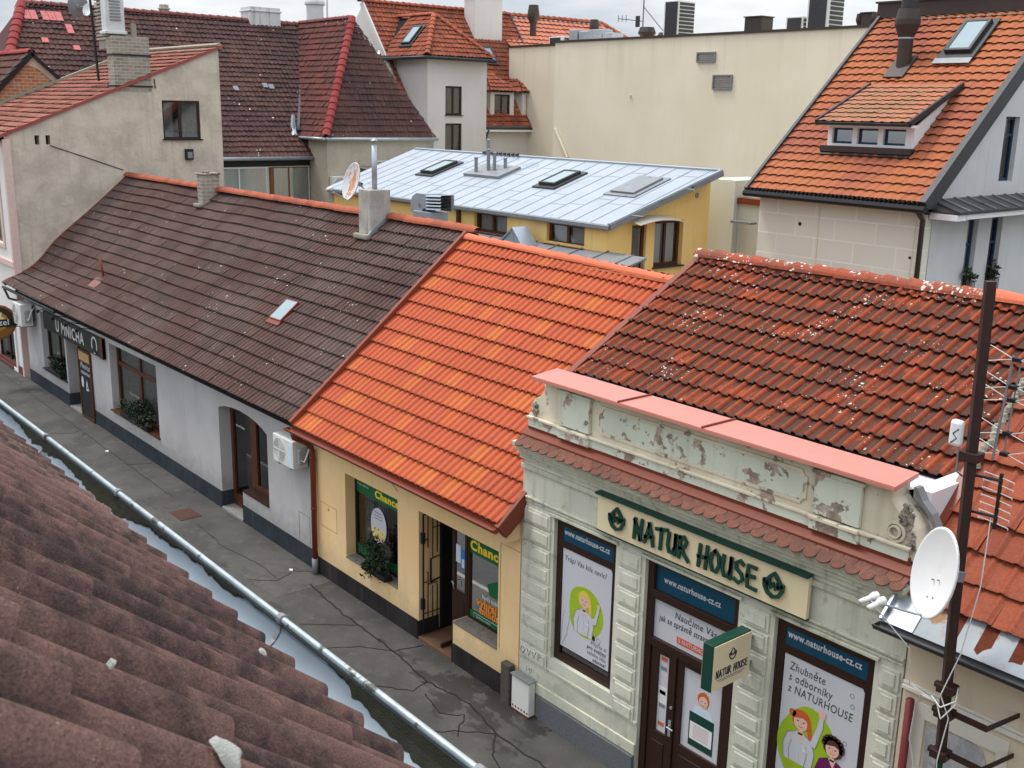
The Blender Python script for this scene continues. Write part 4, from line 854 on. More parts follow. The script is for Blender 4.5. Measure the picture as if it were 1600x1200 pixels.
mb = MB(); mb.box(-11.2, -9.17, -.06, 0, -.25, .41); mb.box(-7.53, -5.36, -.06, 0, -.25, .41); build('plinth', mb, M['granite'], NB, bevel=.008)
mb = MB()
for a, b in ((-11.06, -9.66), (-9.21, -7.5), (-7.08, -5.61)): mb.box(a, b, -.05, 0, 3.452, 3.49)
build('lintel_lip', mb, M['mint_dirty'], NB, bevel=.006)
# scalloped tile ledge
sc = MB(); uv = []; ns_ = 35; W_ = 6.36; k = 0
for row, (yy0, zz0, yy1, zz1) in enumerate(((-.27, 4.455, -.12, 4.535), (-.185, 4.50, -.06, 4.575))):
    for i in range(ns_+row):
        wd = W_/ns_; x0 = -11.67+(i-.5*row)*wd; x0 = max(-11.67, x0)+.004; x1 = min(-11.67+(i+1-.5*row)*wd, -5.33)-.004
        if x1-x0 < .03: continue
        cx = (x0+x1)/2; hw = (x1-x0)/2; pts = [(cx+hw*math.cos(a), yy0+.06-.07*math.sin(a)) for a in [pi*j/10 for j in range(11)]]
        jz = random.uniform(0, .008)
        f = lambda y: zz0+(y-yy0)*(zz1-zz0)/(yy1-yy0)+jz
        top = [(p[0], p[1], f(p[1])) for p in pts]+[(x0, yy1, f(yy1)), (x1, yy1, f(yy1))]
        bot = [(p[0], p[1], p[2]-.016) for p in top]; n = len(top); o = len(sc.v)
        sc.v += top+bot; fs = [tuple(range(o, o+n)), tuple(range(o+2*n-1, o+n-1, -1))]+[(o+j, o+(j+1) % n, o+(j+1) % n+n, o+j+n) for j in range(n)]
        sc.f += fs; sc.m += [0]*len(fs); uv += [(i+.5, row+.5)]*len(fs)
so_ = build('ledge_tiles', sc, M['t_scal'], NB, recalc=False); l = so_.data.uv_layers.new(name='UVMap')
for p in so_.data.polygons:
    for q in p.loop_indices: l.data[q].uv = uv[p.index]
mb = MB(); mb.add([(-11.68, -.10, 4.585), (-5.33, -.10, 4.585), (-5.33, -.0, 4.67), (-11.66, -.0, 4.67), (-11.68, -.10, 4.565), (-5.33, -.10, 4.565), (-5.33, -.0, 4.60), (-11.66, -.0, 4.60)], [(0, 1, 2, 3), (4, 5, 1, 0), (1, 5, 6, 2), (4, 0, 3, 7)])
mb.box(-11.62, -5.40, -.022, .0, 4.66, 4.74); build('ledge_flashing', mb, M['rust_red'], NB)
# parapet
volL = [(-11.60, 4.70), (-10.6, 4.70), (-10.6, 5.42), (-11.28, 5.42), (-11.30, 5.30), (-11.38, 5.20), (-11.52, 5.12), (-11.58, 5.03), (-11.58, 4.92), (-11.64, 4.88)]
volR = [(-5.36, 4.70), (-6.4, 4.70), (-6.4, 5.42), (-5.70, 5.42), (-5.70, 5.30), (-5.62, 5.22), (-5.50, 5.14), (-5.42, 5.03), (-5.38, 4.92), (-5.34, 4.84)]
mb = MB(); mb.box(-10.7, -6.3, 0, .36, 4.66, 5.42); mb.prism(volL, F0, -.36, -.004); mb.prism(volR, F0, -.36, -.004); build('parapet', mb, M['cream_peel'], NB, bevel=.008)
mb = MB()
for a, b in ((-10.90, -10.30), (-6.62, -6.02)): mb.box(a, b, -.055, 0, 4.885, 5.36); mb.box(a-.02, b+.02, -.075, 0, 4.70, 4.83); mb.box(a-.03, b+.03, -.08, 0, 5.365, 5.41)
mb.box(-11.6, -5.42, -.04, 0, 4.70, 4.822); build('pilasters', mb, M['mint_peel'], NB, bevel=.008)
mb = MB(); mb.box(-11.62, -5.40, -.065, 0, 4.824, 4.862)
for a, b in ((-10.92, -10.28), (-6.64, -6.0)): mb.box(a, b, -.10, 0, 4.822, 4.866)
for z, d in ((5.40, .03), (5.435, .07), (5.475, .12)): mb.box(-11.26-d*.6, -5.74+d*.6, -d, .38, z+.002, z+.034)
build('parapet_mouldings', mb, M['cream_peel'], NB, bevel=.008)
def notch(x0, x1, z0, z1, r):
    P = []
    for cx, cz, a in ((x1, z0, 180), (x1, z1, 270), (x0, z1, 0), (x0, z0, 90)):
        for j in range(7): th = math.radians(a-15*j); P.append((cx+r*math.cos(th), cz+r*math.sin(th)))
    return P
mb = MB(); mb.prism(notch(-10.18, -6.74, 4.93, 5.34, .07), F0, .0, .022, holes=[notch(-10.13, -6.79, 4.97, 5.30, .075)]); mb.prism(notch(-10.13, -6.79, 4.972, 5.298, .075), F0, 0, .008, 1); build('parapet_panel', mb, [M['cream_peel'], M['mint_peel']], NB)
mb = MB()
for cx, cz, q in ((-5.60, 4.98, .12),):
    for r_ in (q, q*.62): mb.prism(circ(cx, cz, r_, 20), F0, .0, .035 if r_ == q else .055, holes=[circ(cx, cz, r_*.72, 20)])
build('scrolls', mb, M['cream_peel'], NB, bevel=.006)
# broken-away render at the parapet ends
def rubble(parent, cx, cz, sx, sz, n, seed, y=-.01, d=.05):
    R = random.Random(seed); mb = MB()
    for i in range(n):
        a = R.uniform(0, 2*pi); q = math.sqrt(R.random()); x, z = cx+sx*q*math.cos(a), cz+sz*q*math.sin(a); s = R.uniform(.012, .034)
        pts = [(x+s*R.uniform(.6, 1.1)*math.cos(b), z+s*R.uniform(.6, 1.1)*math.sin(b)) for b in [j*pi/3 for j in range(6)]]
        mb.prism(pts, F0, -.02-y, R.uniform(.004, d))
    return build('broken_render', mb, M['rubble'], parent, bevel=.006)
rubble(NB, -11.50, 4.98, .08, .09, 40, 1, d=.03); rubble(NB, -5.49, 5.17, .07, .15, 90, 2, d=.035); rubble(NB, -5.41, 4.93, .035, .12, 40, 3, d=.03)
mb = MB(); mb.prism([(-5.36, 4.86), (-5.32, 5.02), (-5.40, 5.15), (-5.52, 5.27), (-5.60, 5.42), (-5.56, 5.42), (-5.48, 5.29), (-5.36, 5.18), (-5.28, 5.03), (-5.30, 4.86)], F0, -.37, -.25); build('end_flashing', mb, M['grey_metal'], NB)
# pink metal cap
mb = MB(); Fc = FG(5.515); mb.prism([(-11.36, -.20), (-5.56, -.20), (-5.66, .43), (-11.52, .43)], Fc, 0, .014); mb.prism([(-11.36, -.205), (-5.56, -.205), (-5.56, -.19), (-11.36, -.19)], Fc, -.035, .002); mb.prism([(-5.57, -.2), (-5.67, .43), (-5.655, .43), (-5.555, -.2)], Fc, -.035, .002); cp_ = build('parapet_cap', mb, M['pink_cap'], NB)
mb = MB()
for x in (-9.62, -8.18): mb.box(x, x+.022, -.205, .43, 5.530, 5.552)
build('seam', mb, M['red_metal'], cp_)
# roof
a_ = math.radians(28.9); Vr = (0, math.cos(a_), math.sin(a_))
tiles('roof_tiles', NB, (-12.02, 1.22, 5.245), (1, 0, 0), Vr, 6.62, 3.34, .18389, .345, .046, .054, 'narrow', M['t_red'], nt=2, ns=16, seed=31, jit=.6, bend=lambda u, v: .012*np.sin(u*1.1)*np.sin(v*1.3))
mb = MB(); mb.box(-12.0, -5.42, .05, 3.3, -.28, -.2, F=FS((0, 1.22, 5.245), (1, 0, 0), Vr)); mb.box(-12.0, -5.42, .03, .06, -.2, -.02, F=FS((0, 1.22, 5.245), (1, 0, 0), Vr)); build('roof_deck', mb, M['dark'], NB)
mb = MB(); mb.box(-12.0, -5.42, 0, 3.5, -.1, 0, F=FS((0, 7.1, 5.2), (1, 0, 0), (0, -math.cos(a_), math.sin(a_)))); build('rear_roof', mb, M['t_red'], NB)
ridge('ridge_tiles', NB, (-12.08, 4.13, 6.885), (-6.95, 4.13, 6.885), .125, .39, M['t_ridge_l'], seed=8)
ridge('ridge_tiles', NB, (-6.93, 4.13, 6.895), (-5.40, 4.13, 6.895), .135, .44, M['t_ridge_n'], seed=9, label='newer orange ridge tiles at the right end')
mb = MB(); R = random.Random(5)
for i in range(300):
    x = R.uniform(-12.05, -6.95); s = R.uniform(.006, .022); th = R.uniform(.15, .75)*pi; c = Vector((x, 4.13-.125*math.cos(pi-th)*1.0*-1, 0))
    yy = 4.13+.13*math.cos(th+pi*.1); zz = 6.885+.112*math.sin(th+pi*.1)
    mb.lathe([(0, s*.35), (s*.8, s*.2), (s, -.01)], (x, yy, zz), (0, math.cos(th+pi*.1), math.sin(th+pi*.1)), n=6)
build('lichen_crust', mb, M['t_crust'], NB)['kind'] = 'stuff'
Fr = FS((0, 1.22, 5.245), (1, 0, 0), Vr)
mb = MB(); mb.box(-12.10, -11.99, -.03, 3.4, -.22, .05, F=Fr); build('verge_board', mb, M['red_metal'], NB)
# shop windows and door
def shopwin(u0, u1, label):
    wn = window(NB, F0, u0, u1, 1.14, 3.44, .07, M['dark_wood'], M['glass'], fw=.12, trans=(.825,), dark=M['dark'], room=.3, label=label)
    mb = MB(); mb.box(u0+.1, u1-.1, 3.09, 3.36, -.082, -.078, F=F0); build('blue_panel', mb, M['teal'], wn)
    mb = MB(); mb.prism([(u0+.13, 1.40), (u1-.13, 1.40), (u1-.13, 2.93), (u1-.17, 3.0), (u0+.13, 3.0)], F0, -.084, -.079); build('poster', mb, M['vinyl'], wn)
    text('www.naturhouse-cz.cz', .125, F0, u0+.15, 3.20, -.077, M['vinyl'], wn, bold=.003, sx=.74 if u1-u0 < 1.32 else .79, name='web_address')
    return wn
wH = shopwin(-11.0, -9.71, 'left shop window with a poster asking about extra kilos')
wJ = shopwin(-7.02, -5.67, 'right shop window with a poster of two printed women')
def blob(mb, cx, cz, rx, rz, w, mi, seed=1, n=28, wob=.06):
    R = random.Random(seed); ph = R.uniform(0, 6)
    mb.prism([(cx+rx*(1+wob*math.sin(3*a+ph))*math.cos(a), cz+rz*(1+wob*math.sin(2*a+ph))*math.sin(a)) for a in [2*pi*i/n for i in range(n)]], F0, w, w+.0012, mi)
def line(mb, pts, wd, w, mi): mb.strokes([pts], wd, F0, w0=w, w1=w+.0012, mi=mi)
PM = [M['lime'], M['skin'], M['blond'], M['vinyl'], M['ink'], M['redhair'], M['brownhair'], M['purple'], M['paleblue'], M['redprint'], M['grey_ink'], M['dgreen'], M['white']]
def woman(mb, cx, cz, s, hair, coat, w, seed, bun=False, curly=False):
    S = lambda pts: [(cx+a*s, cz+b*s) for a, b in pts]
    mb.prism(S([(-.32, -.55), (.30, -.55), (.34, -.2), (.26, .02), (.10, .10), (-.10, .10), (-.28, .0), (-.36, -.25)]), F0, w, w+.001, coat)
    mb.prism(S([(-.08, .10), (.10, .10), (.05, -.12)]), F0, w+.001, w+.002, 1); mb.prism(S([(-.045, .06), (.055, .06), (.055, .22), (-.045, .22)]), F0, w+.001, w+.002, 1)
    blob(mb, cx, cz+.36*s, .21*s, .22*s, w+.001, hair, seed, wob=.10 if curly else .04)
    if curly:
        for i in range(9): a = -.2+i*.42; blob(mb, cx+.2*s*math.cos(a), cz+(.40+.17*math.sin(a))*s, .065*s, .065*s, w+.001, hair, i)
    else: mb.prism(S([(.08, .5), (.24, .3), (.26, .02), (.17, .06), (.14, .25)]), F0, w+.001, w+.002, hair)
    if bun: blob(mb, cx-.2*s, cz+.44*s, .08*s, .08*s, w+.001, hair, 3)
    blob(mb, cx-.01*s, cz+.31*s, .15*s, .165*s, w+.0025, 1, seed+2, wob=.03)
    mb.prism(S([(-.16, .36), (-.1, .47), (.06, .49), (.16, .38), (.04, .42)]), F0, w+.004, w+.005, hair)
    for e in (-.07, .06): blob(mb, cx+e*s, cz+.33*s, .022*s, .014*s, w+.004, 4, 2, 8, 0)
    line(mb, S([(-.05, .235), (.0, .215), (.055, .235)]), .014*s, w+.004, 9); line(mb, S([(-.005, .31), (.01, .27)]), .008*s, w+.004, 9)
    if coat == 3:
        line(mb, S([(-.32, -.55), (-.36, -.25), (-.28, .0), (-.10, .10)]), .012*s, w+.002, 10); line(mb, S([(.30, -.55), (.34, -.2), (.26, .02), (.10, .10)]), .012*s, w+.002, 10); line(mb, S([(.14, -.55), (.18, -.3), (.15, -.12)]), .010*s, w+.002, 10); line(mb, S([(-.2, -.55), (-.22, -.3), (-.17, -.12)]), .010*s, w+.002, 10); mb.prism(S([(.08, -.2), (.2, -.2), (.2, -.25), (.08, -.25)]), F0, w+.002, w+.003, 8)
    line(mb, S([(-.08, .10), (-.02, -.15), (.02, -.55)]), .012*s, w+.002, 8 if coat == 3 else 4); line(mb, S([(.10, .10), (.03, -.12)]), .012*s, w+.002, 8 if coat == 3 else 4)
# poster figures: plain printed people, not any known character
mb = MB(); W0 = -.0785
blob(mb, -10.36, 2.12, .36, .42, W0, 0, 3); woman(mb, -10.38, 2.10, .62, 2, 3, W0+.0015, 4)
mb.prism([(-10.20, 2.0), (-10.12, 2.02), (-10.06, 2.28), (-10.10, 2.30), (-10.15, 2.12), (-10.22, 2.08)], F0, W0+.006, W0+.007, 3); blob(mb, -10.08, 2.32, .03, .04, W0+.0075, 1, 1)
line(mb, [(-10.84, 1.42), (-10.74, 1.62), (-10.68, 1.95)], .008, W0, 10);  line(mb, [(-10.86, 1.45), (-10.84, 1.8), (-10.80, 2.0)], .006, W0, 10)
blob(mb, -10.17, 1.79, .042, .042, W0, 4, 1, 16, 0); mb.prism(circ(-10.06, 1.79, .042, 16), F0, W0, W0+.001, 10, holes=[circ(-10.06, 1.79, .034, 16)])
build('poster_drawing', mb, PM, wH)
text('Trápí Vás kila navíc?', .115, F0, -10.83, 2.80, W0, M['ink'], wH, shear=.15, sx=.84)
for i, s_ in enumerate(('Přijďte si', 'pro analýzu', 'vašeho těla', 'zdarma!')): text(s_, .085, F0, -9.90, 1.68-.085*i, W0, M['grey_ink'] if i % 2 == 0 else M['ink'], wH, align='RIGHT', shear=.15, sx=.9, bold=.001)
mb = MB(); blob(mb, -6.46, 1.84, .42, .56, W0, 0, 6); woman(mb, -6.58, 1.98, .64, 5, 3, W0+.0015, 8, bun=True)
mb.prism([(-6.44, 1.96), (-6.36, 1.94), (-6.28, 2.24), (-6.28, 2.40), (-6.33, 2.40), (-6.36, 2.22)], F0, W0+.006, W0+.007, 3); mb.prism([(-6.34, 2.36), (-6.27, 2.36), (-6.25, 2.46), (-6.36, 2.46)], F0, W0+.007, W0+.008, 1)
woman(mb, -6.12, 1.86, .60, 6, 7, W0+.009, 12, curly=True); blob(mb, -6.17, 1.62, .06, .05, W0+.014, 2, 4)
for x, z in ((-5.95, 2.83), (-5.93, 2.7), (-5.98, 2.2), (-6.0, 1.85), (-6.02, 1.7)): mb.prism(circ(x, z, .03, 10), F0, W0, W0+.001, 10, holes=[circ(x, z, .022, 10)])
build('poster_drawing', mb, PM, wJ)
for i, (s_, z) in enumerate((('Zhubněte', 2.80), ('s odborníky', 2.66), ('z NATURHOUSE', 2.51))): text(s_, .15, F0, -6.81, z, W0, M['ink'], wJ, shear=.12, sx=.76)
# entrance
mb = MB(); mb.prism(rect(-9.15, -7.56, .03, 3.45), F0, -.14, -.06, holes=[rect(-9.04, -7.67, 3.0, 3.37), rect(-9.04, -7.67, 2.30, 2.88), rect(-9.04, -8.64, .06, 2.18), rect(-8.56, -7.67, .06, 2.18)])
ent = build('entrance', mb, M['dark_wood'], NB, bevel=.006)
mb = MB(); mb.prism(rect(-9.035, -8.645, .07, 2.175), F0, -.13, -.085, holes=[rect(-8.90, -8.71, .93, 2.10)]); mb.box(-8.95, -8.72, .2, .78, -.085, -.074, F=F0); mb.prism(rect(-8.555, -7.675, .07, 2.175), F0, -.13, -.085, holes=[rect(-8.45, -7.79, .93, 2.10)]); mb.box(-8.43, -7.82, .2, .78, -.085, -.074, F=F0); build('door_leaf', mb, M['dark_wood'], ent, bevel=.006)
mb = MB(); mb.box(-9.04, -7.67, 3.0, 3.37, -.12, -.115, F=F0); build('blue_panel', mb, M['teal'], ent)
mb = MB(); mb.box(-9.04, -7.67, 2.30, 2.88, -.12, -.115, F=F0); mb.box(-8.45, -7.79, .93, 2.10, -.12, -.115, F=F0); mb.box(-8.90, -8.71, .93, 2.10, -.12, -.115, F=F0); build('white_panel', mb, M['vinyl'], ent)
text('www.naturhouse-cz.cz', .125, F0, -8.90, 3.14, -.113, M['vinyl'], ent, sx=.76, bold=.002, name='web_address')
text('Naučíme Vás,', .135, F0, -8.68, 2.70, -.113, M['ink'], ent, shear=.12, sx=.9); text('jak se správně stravovat', .135, F0, -8.95, 2.57, -.113, M['ink'], ent, shear=.12, sx=.66)
mb = MB(); mb.box(-8.62, -8.05, 2.36, 2.46, -.113, -.111, F=F0); build('coral_stripe', mb, M['redprint'], ent); text('S NATURHOUSE', .085, F0, -8.59, 2.385, -.1105, M['vinyl'], ent, sx=.86)
mb = MB(); W1 = -.1135
blob(mb, -8.10, 1.74, .10, .115, W1, 5, 2); blob(mb, -8.10, 1.71, .075, .085, W1+.002, 1, 2); mb.prism([(-8.28, 1.48), (-7.92, 1.48), (-7.96, 1.6), (-8.05, 1.63), (-8.15, 1.63), (-8.24, 1.6)], F0, W1, W1+.001, 8)
line(mb, [(-8.13, 1.67), (-8.10, 1.66), (-8.07, 1.67)], .01, W1+.004, 9)
for e in (-8.13, -8.07): blob(mb, e, 1.72, .01, .008, W1+.004, 4, 1, 8, 0)
mb.box(-8.32, -7.90, 1.00, 1.50, W1+.002, W1+.003, 11, F=F0); mb.box(-8.30, -7.92, 1.10, 1.36, W1+.004, W1+.005, 12, F=F0)
for i in range(7): mb.box(-8.24, -7.98, 1.32-.03*i, 1.327-.03*i, W1+.005, W1+.006, 9 if i % 2 else 10, F=F0)
for z in (2.0, 1.86, 1.5, 1.3, 1.02): mb.box(-8.87, -8.76, z, z+.06, W1, W1+.001, 9 if z > 1.95 or z < 1.1 else 10, F=F0)
mb.box(-8.89, -8.73, 1.36, 1.62, W1, W1+.001, 12, F=F0); build('door_poster_drawing', mb, PM, ent)
mb = MB(); mb.box(-8.63, -8.585, .98, 1.22, -.06, -.05, F=F0); mb.tube([F0(-8.61, 1.14, -.05), F0(-8.61, 1.14, .0), F0(-8.50, 1.14, .005)], .010, 8); mb.prism(circ(-8.60, 1.42, .022, 12), F0, -.06, -.045); build('handle', mb, M['zinc'], ent)
mb = MB(); mb.box(-9.14, -7.57, -.28, .10, -.2, .035); build('step', mb, M['granite'], NB, bevel=.01)
# ---- diet shop signs
LET = {'N': ([[(.02, 0), (.08, .98)], [(.02, .92), (.20, .60), (.44, .04)], [(.40, .0), (.50, 1.02)]], .62), 'A': ([[(0, .02), (.16, .5), (.30, 1.0)], [(.26, 1.02), (.42, .5), (.54, -.02)], [(.02, .30), (.52, .42)]], .64),
 'T': ([[(.28, 0), (.33, 1.0)], [(.0, .90), (.30, .96), (.66, 1.04)]], .66), 'U': ([[(.05, .95), (.0, .35), (.10, .04), (.28, .05), (.44, .4), (.46, .98)], [(.46, .98), (.44, .02)]], .58), 'R': ([[(.04, 0), (.10, 1.0)], [(.0, .95), (.30, 1.04), (.46, .84), (.36, .58), (.08, .46)], [(.16, .48), (.36, .2), (.60, -.04)]], .66),
 'H': ([[(.04, .0), (.10, 1.0)], [(.44, .0), (.50, 1.04)], [(.0, .44), (.54, .54)]], .62), 'O': ([[(.28, 1.0), (.08, .82), (.02, .42), (.14, .06), (.36, .04), (.50, .38), (.46, .80), (.24, 1.02)]], .62), 'S': ([[(.46, .88), (.28, 1.02), (.06, .86), (.10, .60), (.38, .44), (.46, .20), (.26, .0), (.02, .10)]], .56),
 'E': ([[(.48, .96), (.10, .98), (.06, .5), (.08, .02), (.54, .0)], [(.06, .50), (.42, .54)]], .60)}
def handletter(s, F, u, v, h, wd, w0, w1, mat, parent, asp=1.0, gap=.02, name='lettering'):
    mb = MB()
    for c in s:
        if c == ' ': u += h*.42*asp; continue
        ls, adv = LET[c]; mb.strokes(ls, wd, F, u, v, h, w0=w0, w1=w1, asp=asp); u += adv*h*asp+gap
    build(name, mb, mat, parent); return u
def tulip(F, cx, cz, s, w0, w1, mat, parent, wd=None):
    wd = wd or s*.2; mb = MB(); L = [[(-.62, .30), (-.60, -.05), (-.38, -.42), (0, -.58), (.38, -.42), (.60, -.05), (.62, .30)], [(-.60, .28), (-.40, .08)], [(.60, .28), (.40, .08)], [(-.34, .06), (-.42, .38), (-.22, .62), (0, .86), (.22, .62), (.42, .38), (.34, .06)], [(-.30, .30), (-.14, -.08), (0, .22), (.14, -.08), (.30, .30)]]
    mb.strokes(L, wd, F, cx, cz, s, w0=w0, w1=w1); build('tulip_emblem', mb, mat, parent)
sn = root('shop_sign', 'long cream fascia board with raised green NATUR HOUSE lettering between two tulip emblems', 'sign', (-8.3, -.1, 3.6))
mb = MB(); mb.box(-10.0, -6.53, -.11, -.052, 3.605, 4.13); build('board', mb, M['cream'], sn, bevel=.004)
mb = MB(); mb.box(-10.01, -6.52, -.165, -.052, 4.132, 4.165); mb.box(-10.01, -6.52, -.115, -.05, 3.588, 3.603); build('trim', mb, M['dgreen'], sn)
handletter('NATUR HOUSE', F0, -9.27, 3.72, .285, .046, .125, .150, M['dgreen'], sn, asp=1.0, gap=.02); tulip(F0, -9.60, 3.85, .21, .12, .155, M['dgreen'], sn, .042); tulip(F0, -6.99, 3.85, .21, .12, .155, M['dgreen'], sn, .042)
bx = root('projecting_sign', 'small projecting box sign with cream face and green edges beside the shop door', 'sign', (-7.32, -.12, 2.58))
mb = MB(); mb.box(-7.41, -7.255, -.83, -.12, 2.58, 3.19); build('case', mb, M['dgreen'], bx, bevel=.008)
mb = MB(); mb.box(-7.254, -7.244, -.815, -.13, 2.595, 3.175); mb.box(-7.421, -7.411, -.815, -.13, 2.595, 3.175); build('face', mb, M['cream'], bx)
Fx = FX(-7.244); tulip(Fx, -.47, 2.98, .10, .001, .004, M['ink'], bx, .018); handletter('NATUR HOUSE', Fx, -.76, 2.75, .095, .016, .001, .004, M['ink'], bx, asp=.86, gap=.006)
mb = MB(); mb.box(-.74, -.22, 2.712, 2.722, .001, .003, F=Fx); mb.box(-.70, -.26, 2.69, 2.698, .001, .003, F=Fx); build('small_print', mb, M['grey_ink'], bx)
mb = MB(); [mb.box(-7.36, -7.28, -.14, .0, z, z+.05) for z in (2.69, 3.03)]; build('bracket', mb, M['grey_metal'], bx)
cb = root('cable_cabinet', 'white rusty-footed electrical cabinet standing against the left corner of the pale green shop', 'cabinet', (-11.48, -.1, 0))
mb = MB(); mb.box(-11.70, -11.28, -.17, -.04, .04, .62); build('box', mb, M['white_plastic'], cb, bevel=.01)
mb = MB(); mb.box(-11.72, -11.26, -.19, -.03, .622, .64); build('lid', mb, M['grey_metal'], cb)
mb = MB(); [mb.prism(circ(-11.66+.07*i, .10, .018, 8), F0, .17, .174) for i in range(6)]; mb.box(-11.68, -11.30, -.165, -.05, -.02, .04); build('vent_holes', mb, M['rust'], cb)
sp = root('stone_guard_post', 'short dark weathered stone stump between the yellow shop and the white cabinet', 'post', (-11.88, -.1, 0))
mb = MB(); mb.box(-12.0, -11.78, -.16, -.036, -.02, .70); build('stump', mb, simple('dark_stone', (.09, .08, .07), .95, var=.5, scale=14, bs=.8), sp, bevel=.02)
mb = MB(); mb.strokes([[(-11.62, 1.10), (-11.66, 1.02), (-11.60, .98), (-11.55, 1.06), (-11.60, 1.10)], [(-11.50, 1.10), (-11.46, .99), (-11.42, 1.10)], [(-11.38, 1.10), (-11.34, 1.0), (-11.29, 1.12)], [(-11.24, 1.0), (-11.24, 1.12), (-11.16, 1.10), (-11.22, 1.06)], [(-11.5, .8), (-11.5, .72), (-11.44, .78), (-11.4, .70), (-11.38, .80)]], .011, F0, w0=.037, w1=.0385); build('graffiti', mb, M['ink'], NB)

# ------------------------------------------------------------------ cream house at the right edge
RB = root('right_house', 'cream plastered house with terracotta tiles and rusty eave flashing at the right edge', 'house', (-2, 3, 0))
mb = MB(); mb.prism(rect(-5.31, 4.5, -.25, 4.02), F0, -.4, 0); build('wall', mb, M['cream_wall'], RB)
mb = MB(); mb.box(-5.31, 4.5, .41, 8, -.2, .0); mb.prism([(.41, 0), (8, 0), (8, 4.2), (4.0, 7.9), (.41, 4.4)], FX(-5.33), 0, .25); build('side_wall', mb, M['white_wall'], RB)
mb = MB(); mb.box(-5.31, 4.5, -.05, 0, 3.28, 3.33); mb.box(-5.31, 4.5, -.03, 0, 3.335, 3.37); mb.prism(rect(-5.18, -4.12, 1.1, 3.2), F0, 0, .025, holes=[rect(-5.02, -4.24, 1.2, 3.02)]); build('mouldings', mb, M['cream_frame'], RB, bevel=.008)
mb = MB(); mb.prism([(-5.0, 1.2), (-4.35, 1.2), (-4.30, 1.9), (-4.42, 2.5), (-4.28, 2.75), (-4.38, 2.98), (-4.6, 3.02), (-5.0, 2.98), (-4.98, 2.4)], F0, 0, .012); mb.prism([(-4.0, 1.6), (-3.2, 1.6), (-3.2, 3.0), (-3.6, 3.12), (-3.9, 2.98), (-4.02, 2.6)], F0, 0, .012); build('cement_patch', mb, M['patch'], RB)
a_ = math.radians(43); Vq = (0, math.cos(a_), math.sin(a_)); Fq = FS((0, -.34, 4.12), (1, 0, 0), Vq)
tiles('roof_tiles', RB, (-5.40, -.34+.36*math.cos(a_), 4.12+.36*math.sin(a_)-.02), (1, 0, 0), Vq, 9.6, 4.9, .245, .36, .036, .056, 'flat', M['t_right'], nt=1, ns=12, seed=41, jit=1.2)
mb = MB(); mb.box(-5.40, 4.4, .05, 5.4, -.22, -.13, F=Fq); build('roof_deck', mb, M['dark'], RB)
mb = MB(); mb.box(-5.36, 4.4, -.02, .56, -.02, -.006, F=Fq); ap = build('eave_apron', mb, M['rusty'], RB)
mb = MB(); R = random.Random(3)
for i in range(22):
    x = -4.74+.33*i; w_ = R.uniform(.055, .08); pts = [(x-w_, .06+R.uniform(0, .1)), (x-w_*.3, .0+R.uniform(.03, .1)), (x+w_*.2, .10), (x+w_, .05+R.uniform(0, .12)), (x+w_, .56), (x-w_, .56)]
    mb.prism(pts, Fq, -.006, -.003)
build('rust_stripe', mb, M['rust'], ap)
mb = MB(); mb.box(-5.44, -5.10, -.02, 1.0, -.005, .012, F=Fq); mb.box(-5.46, -5.43, -.02, 1.02, -.1, .07, F=Fq); build('valley_flashing', mb, M['zinc'], RB)
mb = MB(); mb.box(-5.50, -5.36, 1.0, 2.35, -.12, .05, F=Fq); build('side_flashing', mb, M['red_metal'], RB)
mb = MB(); R = random.Random(8)
for i in range(64):
    v = 1.95+i*.052; mb.lathe([(0, .05), (.03, .035), (.045, -.03)], Fq(-5.38+R.uniform(-.025, .025), v, .045+R.uniform(-.01, .02)), (R.uniform(-.3, .3), R.uniform(-.3, .3), 1), n=7)
build('verge_mortar', mb, M['mortar'], RB)
half_gutter(RB, -5.47, 4.4, -.43, 4.10, .07, M['dark_metal'])
mb = MB(); mb.box(-5.4, 4.4, -.36, -.0, 4.02, 4.05); build('eave_board', mb, M['dark_metal'], RB)
mb = MB(); mb.tube([(-5.17, -.09, 3.22), (-5.17, -.09, .1)], .045, 10); build('downpipe', mb, simple('crimson_pipe', (.15, .02, .02), .45, dirt=(.3, .25, .22), dirt_t=.68), RB, smooth=True)

# pole, aerials and dish
PX, PY = -4.66, -.50
pl = root('antenna_mast', 'tall dark brown steel mast bolted to the cream wall at the right', 'mast', (PX+.1, PY, 2.9))
mb = MB(); mb.tube([(-4.57, PY, 3.02), (-4.62, PY, 4.4), (-4.69, PY, 7.82)], .062, 4); build('pole', mb, M['paint_rust'], pl, bevel=.004)
mb = MB()
for z in (3.0, 3.45, 3.72, 6.12): x = -4.57-(z-3.02)*.025; mb.box(x-.085, x+.085, PY-.075, PY+.075, z, z+.09); mb.box(x-.13, x-.085, PY-.03, PY+.03, z+.02, z+.075)
build('clamp', mb, M['paint_rust'], pl, bevel=.006)
mb = MB(); mb.tube([(-4.57, PY, 2.86), (-4.57, PY, 3.0)], .038, 8); build('cable_end', mb, M['dgreen'], pl)
for z, L in ((3.49, .26), (3.04, .24)):
    x = -4.57; mb = MB(); mb.box(x+.05, x+.42, PY-.006, PY+.006, z, z+.07); mb.add([(x+.42, PY-.006, z), (x+.42, PY+.006, z), (x+.50, -.0, z+.01), (x+.488, 0, z+.01), (x+.42, PY-.006, z+.07), (x+.42, PY+.006, z+.07), (x+.50, 0, z+.06), (x+.488, 0, z+.06)], [(0, 1, 2, 3), (4, 7, 6, 5), (0, 4, 5, 1), (1, 5, 6, 2), (0, 3, 7, 4)]); build('wall_bracket', mb, M['paint_rust'], pl)
